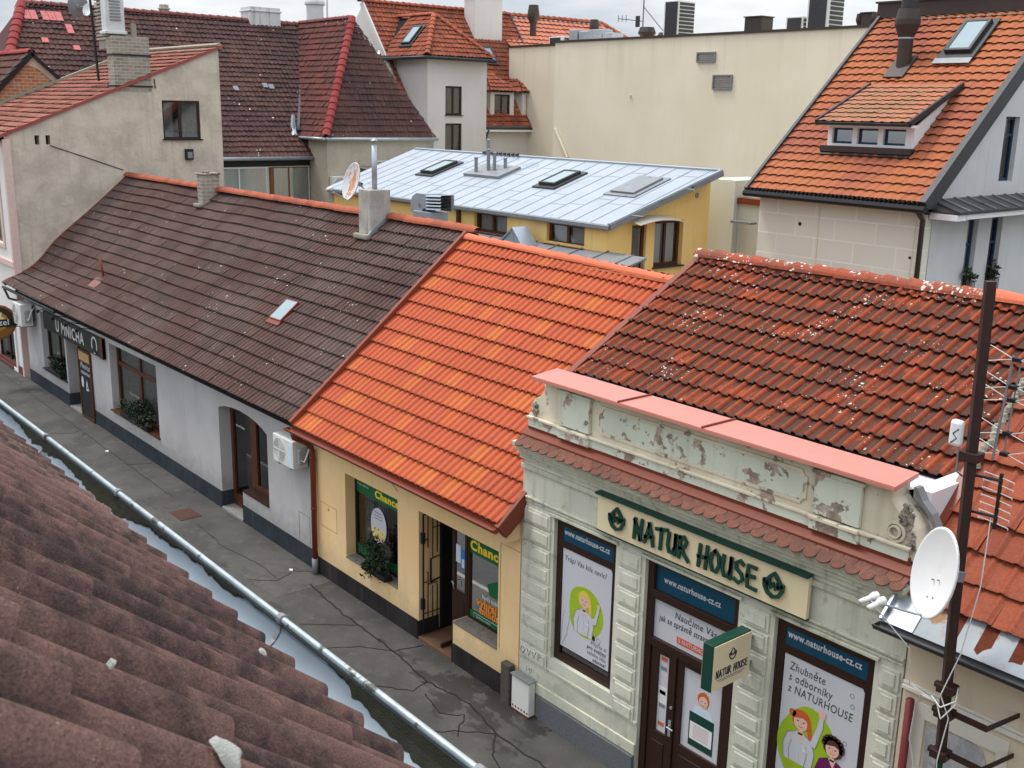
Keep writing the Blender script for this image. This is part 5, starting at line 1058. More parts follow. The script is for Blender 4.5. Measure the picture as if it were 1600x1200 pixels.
def dish(name, label, c, nrm, rx, rz, mat, group=None, lnb=2, arm=.6, armdrop=0.0, mast=None, dots=True):
    nn = Vector(nrm).normalized(); up = Vector((0, 0, 1)); s = nn.cross(up).normalized(); u = s.cross(nn).normalized(); c = Vector(c)
    r = root(name, label, 'satellite dish', tuple(c-Vector((0, 0, rz))), group); mb = MB(); n = 36; rings = [(0, -.11), (.35, -.096), (.7, -.055), (.95, -.008), (1.0, .004), (1.02, -.01)]
    for sgn, off in ((1, 0), (-1, -.014)):
        vs = []; 
        for q, d in rings:
            for k in range(n): a = 2*pi*k/n; vs.append(c+s*(rx*q*math.cos(a))+u*(rz*q*math.sin(a))+nn*(d*rx*2.2+off))
        mb.add(vs, [(i*n+k, i*n+(k+1) % n, (i+1)*n+(k+1) % n, (i+1)*n+k) for i in range(len(rings)-1) for k in range(n)])
    build('reflector', mb, mat, r, smooth=True)
    b = c-u*rz*.96; e = c-u*rz*(.72+armdrop)+nn*arm
    mb = MB(); mb.tube([b-nn*.05, b+nn*.05, e], .012, 8); mb.tube([e-s*.11, e+s*.05], .010, 6); build('arm', mb, M['zinc'], r)
    for i in range(lnb):
        q = e+s*(-.12*i)+u*.02; d = (c-q).normalized(); mb = MB(); mb.tube([q-d*.11, q+d*.02], .026, 10, 0); mb.lathe([(0, .10), (.034, .09), (.042, .05), (.034, .02), (.026, .0)], q+d*.0, d, n=14, mi=0); build('receiver', mb, M['white_plastic'], r, smooth=True)
    mb = MB(); mb.box(-.05, .05, -.05, .05, -.26-.242*rx, -.03-.242*rx, F=lambda a, b_, w: tuple(c+s*a+u*b_+nn*w)); mb.tube([c-nn*(.2+.242*rx), (mast if mast else c-nn*.25)], .02, 8); build('mount', mb, M['grey_metal'], r)
    if dots:
        mb = MB()
        for a, b_ in ((-.06, -.12), (.06, -.17), (-.06, -.52), (.06, -.57)): p = c+s*(rx*a*2)+u*(rz*b_)-nn*(.2*rx); mb.lathe([(0, .012), (.008, .01), (.008, -.01)], p+nn*.01, nn, n=6)
        build('bolt', mb, M['grey_metal'], r)
    return r, e
ds, le = dish('satellite_dish', 'large clean white satellite dish on the dark mast at the right', (-4.73, -.80, 5.03), (-.40, -.89, .18), .30, .45, M['white'], lnb=2, arm=.62, mast=(-4.64, -.5, 5.0))
def cable(name, label, pts, r=.006, mat='white_plastic', sag=0, group=None):
    P = []; pts = [Vector(p) for p in pts]
    for a, b in zip(pts[:-1], pts[1:]):
        for i in range(6): f = i/6; P.append(a.lerp(b, f)-Vector((0, 0, sag*4*f*(1-f))))
    P.append(pts[-1]); mb = MB(); mb.tube(P, r, 6); return tag(build(name, mb, M[mat], None, smooth=True), label, 'cable', 'white aerial cables at the mast')
cable('coaxial_cable', 'white cable hanging from the dish receivers down to the foot of the mast', [le, (le.x+.22, -.98, 4.28), (-4.85, -.75, 3.78), (-4.63, -.60, 3.62)], .0065)
cable('coaxial_cable', 'white cable running down the right side of the mast from the comb aerial', [(-4.43, -.42, 5.6), (-4.42, -.46, 4.9), (-4.48, -.55, 4.2), (-4.60, -.60, 3.72), (-4.50, -.58, 3.5), (-4.55, -.6, 3.0), (-4.52, -.5, 2.2)], .006)
cable('coaxial_cable', 'thick white cable looping from the mast foot to the crimson downpipe', [(-4.62, -.60, 3.62), (-4.90, -.40, 3.52), (-5.05, -.2, 3.2), (-5.10, -.14, 2.8), (-5.04, -.1, 2.5), (-5.06, -.08, 1.8)], .008)
cable('coaxial_cable', 'coil of white cable wrapped round the mast above its upper clamp', [(-4.70, -.58, 3.66), (-4.58, -.62, 3.60), (-4.46, -.56, 3.70), (-4.50, -.46, 3.80), (-4.46, -.57, 3.66), (-4.56, -.62, 3.48), (-4.64, -.58, 3.62)], .007)
rx = root('radio_box', 'small rounded white radio box strapped to the left of the mast', 'radio box', (-4.80, -.56, 6.22))
mb = MB(); mb.box(-4.86, -4.73, -.60, -.52, 6.24, 6.50); build('casing', mb, M['white'], rx, bevel=.035)
mb = MB(); mb.strokes([[(-4.82, 6.28), (-4.77, 6.33), (-4.81, 6.37), (-4.76, 6.42)]], .012, FR(-.60), w0=.0, w1=.003); build('print', mb, M['ink'], rx)
mb = MB(); mb.tube([(-4.76, -.56, 6.25), (-4.75, -.56, 6.0), (-4.72, -.5, 5.95)], .01, 6); build('bracket', mb, M['grey_metal'], rx)
ya = root('bowtie_aerial', 'upright aerial with rows of white bow-tie rods right of the mast top', 'aerial', (-4.42, -.35, 6.5))
mb = MB(); mb.tube([(-4.50, -.40, 6.15), (-4.46, -.35, 7.15)], .012, 6); mb.tube([(-4.44, -.32, 6.25), (-4.40, -.32, 7.1)], .008, 6); build('boom', mb, M['grey_metal'], ya)
for i, z in enumerate((7.12, 6.86, 6.74, 6.42, 6.22)):
    mb = MB(); x = -4.42; mb.box(x-.035, x+.035, -.38, -.32, z-.018, z+.018); h_ = build('holder', mb, M['black'], ya)
    mb = MB()
    for sg_ in (-1, 1):
        for k_ in (.10, -.06): mb.tube([(x+sg_*.03, -.35, z), (x+sg_*.14, -.36+k_*.2, z+k_*.4), (x+sg_*.27, -.37+k_*.3, z+k_*.9)], .0045, 5)
    build('rod', mb, M['white_plastic'], h_)
yb = root('comb_aerial', 'small black comb aerial with parallel white rods right of the mast', 'aerial', (-4.38, -.4, 5.5))
mb = MB(); mb.box(-4.40, -4.375, -.43, -.40, 5.50, 6.05); mb.tube([(-4.62, -.46, 5.98), (-4.38, -.42, 5.98)], .014, 6); mb.tube([(-4.62, -.46, 5.62), (-4.38, -.42, 5.62)], .014, 6); build('boom', mb, M['black'], yb)
for i in range(7):
    z = 5.53+.075*i; mb = MB(); L_ = .13; mb.tube([(-4.39-L_, -.47, z+.05), (-4.39-L_-.015, -.47, z+.065), (-4.39, -.415, z+.03), (-4.39+L_*.8, -.36, z-.01), (-4.39+L_*.8, -.36, z-.025)], .0055, 6); build('rod', mb, M['white_plastic'], yb)
# ------------------------------------------------------------------ background: yellow courtyard house with zinc roof
YH = root('courtyard_house', 'ochre courtyard house with a pale blue-grey standing seam metal roof', 'house', (-26, 11, 0))
Fy = FR(9.40)
mb = MB(); mb.prism(rect(-33.3, -19.70, 0, 6.36), Fy, -.3, 0, holes=[rect(-22.02, -20.52, 5.78, 6.32), rect(-25.25, -23.72, 5.70, 6.32)]); mb.prism([(9.405, 0), (13.3, 0), (13.3, 7.60), (9.405, 6.40)], FX(-19.98), 0, .3, holes=[rect(10.30, 10.84, 4.3, 6.36), rect(11.16, 12.28, 5.2, 6.42)]); mb.box(-33.3, -20, 13.1, 13.3, 0, 7.6)
build('wall', mb, M['ochre'], YH)
for a, b in ((-22.02, -20.52), (-25.25, -23.72)): window(YH, Fy, a, b, 5.72, 6.32, .10, M['brown_wood'], M['glass'], fw=.09, muls=(.5,), curt=(M['curtain'], ((.06, .46), (.54, .94))), dark=M['dark2'], sill=(M['brown_wood'], .1))
Fs2 = FX(-19.68)
mb = MB(); mb.prism(circ(12.75, 7.05, .07, 12), Fs2, .001, .02); build('vent_hole', mb, M['grey_metal'], YH)
window(YH, Fs2, 11.16, 12.28, 5.2, 6.42, .14, M['brown_wood'], M['glass'], fw=.08, muls=(.5,), curt=(M['curtain'], ((.1, .42), (.58, .92))), dark=M['dark2'], sill=(M['dark_metal'], .08))
door(YH, Fs2, 10.30, 10.84, 4.3, 6.36, .08, M['brown_wood'], M['glass'], rail=.3, fw=.09)
mb = MB(); mb.prism([(-31.3, 5.2), (-30.9, 5.2), (-30.9, 6.36), (-31.3, 6.36)], Fy, .005, .06); mb.box(-27.85, -27.60, 9.3, 9.395, 5.2, 6.36); mb.box(-26.02, -25.9, 9.3, 9.395, 5.2, 6.36); build('post', mb, M['brown_wood'], YH)
mb = MB(); n = 8; L_ = []
for i in range(n+1): f = i/n; L_.append((10.12+1.75*f, 6.44+.10*math.sin(pi*f)))
mb.add([(x, y, z+dz) for (y, z) in L_ for x, dz in ((-19.66, .07), (-19.22, -.03))], [(2*i, 2*i+1, 2*i+3, 2*i+2) for i in range(n)]); build('awning', mb, simple('awning_cream', (.68, .62, .50), .6), YH)
sm = math.atan2(1.27, 3.9); Vm = (0, math.cos(sm), math.sin(sm)); Fm = FS((0, 9.25, 6.44), (1, 0, 0), Vm); Lm = 4.13
zr = simple('standing_seam_zinc', (.355, .39, .435), .45, .12, var=.16, scale=1.4, bs=.5, dirt=(.27, .32, .38), dirt_t=.62)
mb = MB(); mb.prism([(-33.6, 0), (-19.48, 0), (-19.22, Lm), (-33.9, Lm)], Fm, -.10, 0); rf = build('roof', mb, zr, YH, bevel=.01)
mb = MB(); i = 0; x = -33.2
R = random.Random(6)
while x < -19.5:
    mb.box(x-.006, x+.006, .02, Lm-.02, 0.001, .014, F=Fm)
    for v in (R.uniform(.7, 1.6), R.uniform(2.2, 3.6)): mb.box(x+.02, x+.60, v, v+.02, .001, .008, F=Fm)
    x += .62
mb.prism([(-19.52, 0), (-19.45, 0), (-19.19, Lm), (-19.26, Lm)], Fm, .001, .05); mb.box(-33.8, -19.2, Lm-.04, Lm+.03, -.02, .05, F=Fm); build('seam', mb, zr, rf)
mb = MB(); mb.box(-33.5, -19.46, -.05, .0, -.13, -.01, F=Fm); mb.box(-33.5, -19.46, 9.2, 9.24, 6.33, 6.40); mb.prism([(-19.46, 0), (-19.42, 0), (-19.16, Lm), (-19.2, Lm)], Fm, -.13, .02); build('fascia', mb, M['grey_metal'], YH)
def skylight(parent, F_, u0, u1, v0, v1, nm='roof_window', h=.14, fm='dark_metal', gm='sky_glass', b=.07, z0=0.0):
    F = lambda u, v, w: F_(u, v, w+z0)
    mb = MB(); mb.prism(rect(u0, u1, v0, v1), F, 0, h, holes=[rect(u0+b, u1-b, v0+b, v1-b)]); mb.box(u0-.14, u1+.14, v0-.16, v1+.14, .002, .05, F=F); s = build(nm, mb, M[fm], parent, bevel=.008)
    mb = MB(); mb.box(u0+b*.9, u1-b*.9, v0+b*.9, v1-b*.9, h-.05, h-.02, F=F); build('pane', mb, M[gm], s); return s
skylight(YH, Fm, -24.35, -23.65, 1.95, 3.05); skylight(YH, Fm, -30.45, -29.75, 1.95, 3.05)
mb = MB(); mb.box(-21.35, -20.45, 1.95, 3.15, .04, .10, F=Fm); mb.box(-21.5, -20.3, 1.8, 3.3, .002, .04, F=Fm); build('roof_hatch', mb, M['grey_metal'], rf, bevel=.02)
mb = MB(); mb.box(-28.3, -26.5, 2.15, 3.1, .002, .09, F=Fm)
for i, (u, v, h) in enumerate(((-27.9, 2.35, .52), (-27.75, 2.75, .95), (-27.5, 2.55, .72), (-27.25, 2.6, .62), (-27.0, 2.85, .38))): p = Vector(Fm(u, v, 0)); mb.tube([p, p+Vector((0, 0, h))], .055, 10); mb.lathe([(0, .05), (.075, .02), (.075, 0), (.0, 0)], p+Vector((0, 0, h)), n=10)
build('vent_pipes', mb, M['grey_metal'], rf)
mb = MB()
for i in range(9): mb.box(-29.6+.22*i, -29.5+.22*i, Lm-.1, Lm-.02, .05, .12, F=Fm)
build('snow_guard', mb, M['dark_metal'], rf)
# small zinc lean-to below its windows, white gablet and galvanised duct
LT = root('lean_to_shed', 'low grey sheet-metal lean-to roof below the ochre house windows, with a small glazed gablet', 'shed', (-22, 8.7, 0))
Fl = FS((0, 8.15, 5.40), (1, 0, 0), (0, math.cos(.25), math.sin(.25)))
mb = MB(); mb.box(-26.5, -18.35, 0, 1.38, -.06, 0, F=Fl); rfl = build('roof', mb, M['grey_metal'], LT, bevel=.01)
mb = MB(); [mb.box(-26+.9*i, -25.98+.9*i, 0, 1.38, .001, .03, F=Fl) for i in range(9)]; build('seam', mb, M['grey_metal'], rfl)
mb = MB(); mb.box(-26.5, -18.5, 8.3, 9.3, 0, 5.35); build('wall', mb, M['ochre'], LT)
mb = MB(); mb.prism([(-23.1, 5.6), (-22.1, 5.6), (-22.5, 6.08)], FR(8.6), -.5, 0); gb_ = build('gablet', mb, M['sky_glass'], LT)
mb = MB(); mb.strokes([[(-23.2, 5.57), (-22.5, 6.12), (-22.0, 5.57)], [(-22.35, 5.57), (-22.55, 6.05)]], .05, FR(8.6), w0=-.52, w1=.03); build('frame', mb, M['zinc'], gb_)
mv = root('ventilation_hood', 'galvanised ventilation hood with louvres rising behind the brown and orange ridges', 'ventilation duct', (-25.4, 8.0, 5.4))
mb = MB(); mb.box(-25.95, -25.05, 7.7, 8.3, 5.0, 6.35); mb.prism([(-26.15, 6.3), (-25.6, 6.3), (-25.55, 6.42), (-25.35, 6.45), (-25.35, 6.85), (-25.85, 6.85), (-26.05, 6.75), (-26.15, 6.6)], FR(7.75), -.5, 0); build('duct', mb, M['zinc'], mv, bevel=.01)
mb = MB(); [mb.add([(-25.34, 7.75, 6.46+.09*i), (-24.62, 7.75, 6.50+.09*i), (-24.62, 8.2, 6.50+.09*i), (-25.34, 8.2, 6.46+.09*i), (-25.34, 7.72, 6.42+.09*i), (-24.62, 7.72, 6.46+.09*i)], [(0, 1, 2, 3), (0, 4, 5, 1)]) for i in range(5)]; mb.box(-25.34, -24.66, 8.12, 8.22, 6.4, 6.85, 1); build('louvre', mb, [M['zinc'], M['grey_metal']], mv)
dish('satellite_dish', 'big rust-streaked satellite dish beside the sooty chimney on the brown ridge', (-24.22, 4.60, 7.36), (.02, -.95, .28), .35, .49, M['rusty_dish'], lnb=1, arm=.55, mast=(-23.9, 5.0, 7.0), dots=False)

# ------------------------------------------------------------------ roughcast house at the left
BH = root('roughcast_house', 'tall beige roughcast side house with faded red lean-to roof at the left', 'house', (-42, 3, 0))
Fb_ = FX(-38.6)
mb = MB(); mb.prism([(0.02, -.6), (7.6, -.6), (7.6, 11.14), (0.02, 8.07)], Fb_, 0, .38, holes=[rect(5.38, 6.78, 7.91, 9.29), rect(.98, 1.13, 7.78, 8.08), rect(1.33, 1.48, 7.78, 8.08)])
mb.box(-46.3, -38.7, 7.3, 7.6, -.3, 11.15); build('wall', mb, M['beige_grey'], BH)
mb = MB(); mb.quad((-38.55, .9, 7.6), (-38.55, 1.6, 7.6), (-38.55, 1.6, 8.2), (-38.55, .9, 8.2)); build('vent_recess', mb, M['dark2'], BH)
window(BH, FX(-38.22), 5.38, 6.78, 7.95, 9.29, .05, M['dark_wood'], M['glass'], fw=.07, muls=(.47,), curt=(M['curtain_d'], ((.06, .3), (.55, .94))), dark=M['dark'], sill=(M['black'], .09), mw=.09)
mb = MB(); mb.box(-38.22, -38.08, 6.12, 6.40, 7.22, 7.60); mb.box(-38.08, -38.06, 6.17, 6.35, 7.28, 7.5, 1); build('wall_box', mb, [M['black'], M['grey_metal']], BH)
mb = MB(); mb.tube([(-38.2, 1.45, 7.75), (-38.2, 2.6, 7.35), (-38.2, 3.85, 6.90)], .015, 5); mb.tube([(-38.2, 5.15, 10.0), (-38.2, 5.17, 9.7)], .02, 5); build('wall_cable', mb, M['dark_metal'], BH)
mb = MB(); mb.prism(rect(-50, -38.24, -.6, 7.9), F0, -.3, 0, holes=[rect(-41.6, -39.05, .12, 1.9), rect(-42.2, -39.3, 4.45, 6.5)]); build('street_wall', mb, M['pink_wall'], BH)
mb = MB(); mb.box(-38.34, -38.17, -.05, .20, -.5, 7.95); mb.box(-50, -38.2, -.07, 0, 3.75, 3.95); mb.prism(rect(-42.4, -39.1, 4.3, 6.7), F0, 0, .04, holes=[rect(-42.2, -39.3, 4.45, 6.5)]); build('trim', mb, M['pink_trim'], BH, bevel=.01)
mb = MB(); mb.prism(rect(-41.75, -38.9, .0, 2.05), F0, 0, .05, holes=[rect(-41.6, -39.05, .12, 1.9)]); mb.box(-38.5, -38.22, -.06, -.001, .3, 2.4); build('window_surround', mb, M['white'], BH, bevel=.01)
window(BH, F0, -41.6, -39.05, .12, 1.9, .12, M['dark_wood'], M['glass'], fw=.08, muls=(.5,), dark=M['dark'])
window(BH, F0, -42.2, -39.3, 4.45, 6.5, .12, M['orange_wood'], M['glass'], fw=.08, muls=(.5,), dark=M['dark'], curt=(M['curtain'], ((.6, .95),)))
mb = MB(); mb.box(-50, -38.2, -.03, 0, -.6, .26); mb.box(-50, -39.4, -.07, -.031, .02, .12, 0); build('plinth', mb, M['maroon'], BH)
ab = math.atan(.4047); Vb = (0, math.cos(ab), math.sin(ab))
tiles('roof_tiles', BH, (-46.3, -.25, 8.0), (1, 0, 0), Vb, 8.15, 8.6, .21447, .40, .03, .05, 'roll', M['t_beige'], nt=1, ns=5, seed=51, under=False)
mb = MB(); Fbb = FS((0, -.25, 8.0), (1, 0, 0), Vb); mb.box(-46.3, -38.25, 0, 8.5, -.15, -.06, F=Fbb); build('roof_deck', mb, M['dark'], BH)
mb = MB(); mb.box(-38.26, -38.14, -.05, 8.62, -.05, .05, F=Fbb); build('verge_flashing', mb, simple('dusty_red', (.30, .07, .055), .6), BH)
mb = MB(); mb.box(-46.45, -46.2, 0, 8.6, -.1, .14, F=Fbb); mb.box(-46.4, -38.3, 8.45, 8.65, -.1, .12, F=Fbb); build('edge_flashing', mb, M['mortar'], BH)
ck = MB(); ck.box(-38.85, -38.205, 3.78, 5.05, 9.55, 11.38); c_ = build('chimney', ck, M['brick_grey'], BH, bevel=.02)
mb = MB()
for z in (9.72, 10.75): mb.box(-38.88, -38.16, 3.75, 5.08, z, z+.05)
build('band', mb, M['black'], c_); mb = MB(); mb.box(-38.9, -38.6, 3.7, 4.6, 11.383, 11.45); mb.box(-38.75, -38.6, 4.62, 4.78, 11.39, 11.85); build('cap', mb, M['mortar'], c_)
ck = MB(); ck.box(-38.98, -38.50, 3.72, 4.36, 11.46, 13.6); ck.box(-39.04, -38.44, 3.66, 4.42, 11.455, 11.56); c_ = build('chimney', ck, M['stack_white'], BH, bevel=.02, label='tall pale sooty flue standing on the brick stack')
mb = MB(); [mb.box(-38.51, -38.46, 3.85, 4.22, 11.9+.10*i, 11.94+.10*i) for i in range(14)]; build('louvre', mb, M['grey_metal'], c_)
mb = MB(); mb.box(-40.15, -39.25, 4.0, 4.5, 11.0, 13.4); [mb.box(-40.2, -39.2, 3.93, 3.99, 11.3+.12*i, 11.36+.12*i) for i in range(17)]; build('louvred_shaft', mb, M['stack'], BH, bevel=.01)
ma = root('roof_aerial_mast', 'thin black aerial pole leaning beside the tall white chimney at the upper left', 'mast', (-39.3, 3.6, 9.9))
mb = MB(); mb.tube([(-39.30, 3.6, 9.9), (-39.58, 3.6, 12.6), (-39.64, 3.6, 13.4)], .045, 8); build('pole', mb, M['black'], ma); mb = MB(); mb.tube([(-39.6, 3.6, 12.75), (-40.3, 3.6, 12.75)], .02, 6); build('stay', mb, M['grey_metal'], ma)
dish('satellite_dish', 'grey satellite dish seen nearly edge-on at the top left, larger of the pair', (-41.15, 3.7, 12.5), (-.95, .35, .15), .34, .42, M['grey_metal'], lnb=0, arm=.1, mast=(-40.6, 3.9, 12.4), dots=False, group=None)
dish('satellite_dish', 'little round pale satellite dish, smaller of the pair by the tall white chimney', (-40.4, 3.75, 12.33), (.35, -.85, .2), .21, .22, M['white'], lnb=0, arm=.1, mast=(-39.9, 4.1, 12.3), dots=False)
# low house with exposed brick gable
GH = root('brick_gable_house', 'small house with a crumbling exposed brick gable at the far left', 'house', (-48, 3.5, 0))
gy0, gy1, gzr = 1.6, 5.2, 11.0
Fg = FX(-46.6); mb = MB(); mb.prism([(.9, 6), (5.6, 6), (5.6, 9.0), (3.45, 10.95), (.9, 8.4)], Fg, -.2, .15); g_ = build('gable_wall', mb, M['brick'], GH)
mb = MB(); mb.prism([(2.9, 10.3), (3.45, 10.98), (5.6, 9.0), (5.6, 8.2), (4.7, 9.0), (4.3, 9.9), (3.7, 10.4), (3.3, 10.55)], Fg, .151, .175); build('render_remains', mb, M['beige_grey'], g_)
sl_ = math.atan2(2.6, 2.55)
tiles('roof_tiles', GH, (-52.5, .9, 8.42), (1, 0, 0), (0, math.cos(sl_), math.sin(sl_)), 6.2, 3.65, .3, .40, .04, .06, 'wave', M['t_dark_r'], nt=1, ns=4, seed=61, under=False)
mb = MB(); mb.box(-52.5, -46.3, 0, 3.64, -.14, -.04, F=FS((0, .9, 8.42), (1, 0, 0), (0, math.cos(sl_), math.sin(sl_)))); mb.box(-46.42, -46.28, -.1, 3.66, -.16, .09, F=FS((0, .9, 8.42), (1, 0, 0), (0, math.cos(sl_), math.sin(sl_)))); mb.prism([(3.45, 11.08), (6.2, 8.5), (6.2, 8.38), (3.45, 10.92)], FX(-46.4), -6, .12); build('roof_deck', mb, M['black'], GH)
ridge('ridge_tiles', GH, (-52.5, 3.46, 11.02), (-46.3, 3.46, 11.02), .16, .4, M['t_crim'], seed=2)

# ------------------------------------------------------------------ big dark-roofed house with hipped wing
DH = root('dark_roofed_house', 'large old house under a steep dark maroon tiled roof with a hipped wing', 'house', (-49, 14, 0))
s2 = math.radians(45.3); Ud = (0, 1, 0); Vd = (-math.cos(s2), 0, math.sin(s2)); Ld = 9.05; Fd = FS((-46, 0, 6.85), Ud, Vd)
tiles('roof_tiles', DH, (-46, -1.0, 6.85), Ud, Vd, 21.5, Ld, .23, .315, .045, .055, 'wave', M['t_dark'], nt=1, ns=4, seed=71, under=False, poly=[(2.2, 0), (16.75, 0), (20.6, Ld), (6.0, Ld)], jit=1.5)
mb = MB(); mb.prism([(1.2, 0), (15.75, 0), (19.6, Ld), (5.0, Ld)], Fd, -.25, -.06); build('roof_deck', mb, M['dark'], DH)
mb = MB(); mb.prism([(-46, 6.85), (-52.4, 13.28), (-58.5, 6.85)], FR(5.2), .1, .3)
# left hip plane
hp = [(-46.0, 1.3, 6.85), (-52.37, 5.0, 13.28), (-58.5, 1.3, 6.85)]; mb.add(hp+[(x, y-.1, z-.3) for x, y, z in hp], [(0, 1, 2), (3, 4, 5), (0, 1, 4, 3), (1, 2, 5, 4)]); build('hip_roof', mb, simple('dark_hip', (.10, .05, .045), .9, var=.4), DH)
ridge('hip_tiles', DH, (-46.1, 1.35, 6.9), (-52.37, 5.0, 13.33), .20, .42, M['t_crim'], seed=3, n=7)
ridge('ridge_tiles', DH, (-52.4, 5.0, 13.33), (-52.4, 20.0, 13.2), .18, .42, tilemat('ridge_dark', [(.17, .06, .055), (.22, .075, .07)], grain=30), seed=4, n=7)
k = 0
tq = MB(); 
for us, v0, v1 in (((4.84, 5.52), 8.05, 8.62), ((5.62, 6.62), 8.05, 8.62), ((6.48, 6.95), 7.30, 8.05), ((5.22, 5.58), 6.65, 7.0), ((6.46, 6.84), 6.28, 6.60)):
    for a in np.arange(us[0], us[1]-.2, .30):
        for b in np.arange(v0, v1-.2, .28):
            k += 1; tq.box(a+.01, a+.29, b, b+.27, .06+random.uniform(0, .012), .10, F=Fd)
build('patched_tiles', tq, M['t_patch'], DH, label='new pink replacement tiles')
mb = MB(); [mb.box(u+.0, u+.26, v, v+.28, .07, .10, F=Fd) for u, v in ((14.8, 4.35), (15.1, 4.28), (13.2, 4.1), (9.8, 4.35), (10.1, 4.3), (11.9, 4.4))]; build('vent_tiles', mb, M['grey_metal'], DH)
mb = MB(); mb.box(-46.9, -46.3, 16.0, 16.3, 0, 6.9); mb.box(-46.55, -46.3, -1, 16.1, 0, 4.3); mb.box(-46.5, -46.32, -1, 16.1, 6.42, 6.86, 1)
build('wall', mb, [M['beige_rough'], M['black']], DH)
mb = MB()
for y0, y1 in ((8.2, 10.9), (11.0, 13.55), (13.75, 15.75)): window(DH, FX(-46.3), y0, y1, 4.35, 6.40, .02, M['orange_wood'] if y0 > 13 else M['white'], M['glass_hi'], fw=.05, muls=(.42,), curt=(M['curtain'], ((.03, .97),)), mw=.05)
mb.box(-46.34, -46.2, 13.56, 13.74, 4.3, 6.4); mb.box(-46.34, -46.2, 15.76, 15.96, 4.3, 6.4); build('post', mb, M['orange_wood'], DH)
mb = MB(); mb.tube([(-45.92, -1, 6.83), (-45.92, 16.1, 6.80)], .09, 10); mb.tube([(-45.92, 16.0, 6.78), (-46.1, 16.25, 6.5), (-46.15, 16.3, 0)], .06, 8); build('gutter', mb, M['zinc'], DH, smooth=True)
# wing
A1, B1, P1 = Vector((-44.5, 15.55, 7.75)), Vector((-44.5, 21.75, 7.75)), Vector((-47.1, 18.65, 13.33))
vx = (P1-Vector((A1.x, P1.y, A1.z))); Lw = vx.length
tiles('roof_tiles', DH, A1, (0, 1, 0), vx, 6.2, Lw, .23, .315, .045, .055, 'wave', M['t_dark'], nt=1, ns=4, seed=72, under=False, poly=[(0, 0), (6.2, 0), (3.1, Lw)], jit=1.5, label='dark tiled hip end of the wing')
mb = MB(); mb.add([A1-Vector((.1, -.1, .1)), B1-Vector((.1, .1, .1)), P1-Vector((.15, 0, .15)), Vector((-52.3, 18.6, 13.1)), Vector((-47.0, 15.7, 7.65))], [(0, 1, 2), (0, 2, 3, 4)]); build('roof_deck', mb, M['dark'], DH)
vy = Vector((0, 3.1, 5.58)); Ly = vy.length
tiles('roof_tiles', DH, (-52.6, 15.55, 7.75), (1, 0, 0), vy, 8.2, Ly, .23, .315, .045, .055, 'wave', M['t_dark_r'], nt=1, ns=4, seed=73, under=False, poly=[(5.55, 0), (8.1, 0), (5.5, Ly), (.2, Ly), (.2, Ly-.3)], jit=1.5, label='reddish tiled slope of the wing beside the lead valley')
ridge('hip_tiles', DH, (-44.5, 15.55, 7.85), P1, .17, .36, M['t_crim'], seed=6, n=7)
ridge('ridge_tiles', DH, (-52.3, 18.7, 13.30), P1, .15, .4, tilemat('ridge_dark2', [(.15, .06, .055), (.2, .07, .065)], grain=30), seed=7, n=7)
mb = MB(); mb.tube([(-52.2, 18.9, 13.15), (-47.1, 15.55, 7.98)], .13, 6); build('valley', mb, M['dark_metal'], DH)
mb = MB(); mb.tube([(-44.42, 15.5, 7.72), (-44.42, 21.8, 7.70)], .08, 8); mb.tube([(-47.0, 15.45, 7.72), (-44.42, 15.45, 7.72)], .07, 8); mb.tube([(-44.45, 21.6, 7.66), (-44.7, 21.65, 6.9)], .05, 6); build('gutter', mb, M['zinc'], DH, smooth=True)
mb = MB(); mb.add([(-47.5, 15.5, 8.75), (-47.2, 15.45, 8.7), (-46.8, 15.3, 7.8), (-47.4, 15.35, 7.75), (-47.5, 15.4, 8.72)], [(0, 1, 2, 3)]); mb.tube([(-47.35, 15.45, 8.75), (-47.25, 15.35, 8.1), (-46.9, 15.25, 7.75)], [.10, .13, .16], 6); build('valley_spout', mb, M['zinc'], DH)
mb = MB(); mb.box(-44.95, -44.68, 15.7, 21.7, 0, 7.68); mb.box(-46.4, -44.95, 15.7, 15.95, 0, 7.68); build('wall', mb, M['beige_rough'], DH, label='stained roughcast wall of the wing')
window(DH, FX(-44.66), 18.2, 19.2, 5.6, 6.7, .0, M['white'], M['glass'], fw=.05, muls=(.5,), trans=(.5,), dark=None)
for nm, a, sz, z0, z1, mt in (('chimney', (-52.6, 16.6), .85, 11.6, 13.95, 'stack_white'), ('chimney', (-52.6, 11.55), .2, 12.8, 13.75, 'stack')):
    mb = MB(); mb.box(a[0]-sz*.6, a[0]+sz*.6, a[1]-sz, a[1]+sz, z0, z1); mb.box(a[0]-sz*.6-.05, a[0]+sz*.6+.05, a[1]-sz-.05, a[1]+sz+.05, z1-.25, z1-.16); build(nm, mb, M[mt], DH, bevel=.03)
mb = MB(); mb.lathe([(.0, 2.15), (.50, 2.15), (.54, 2.05), (.54, 1.95), (.45, 1.9), (.43, 0)], (-53.0, 19.95, 12.4), n=20); mb.tube([(-52.5, 20.4, 12.5), (-52.5, 20.4, 15)], .05, 6); build('chimney', mb, M['stack_white'], DH, label='round white chimney')
ac_unit('air_conditioner', 'white fan unit on the stained roughcast wall left of the rusty dish', (-44.66, 16.35, 5.25), W=1.1, H=.78, D=.34, facing=1, sticker=False)
sh = root('tin_shelter', 'sagging sheet-metal shelter roof against the stained roughcast wall', 'shelter', (-43, 19, 5))
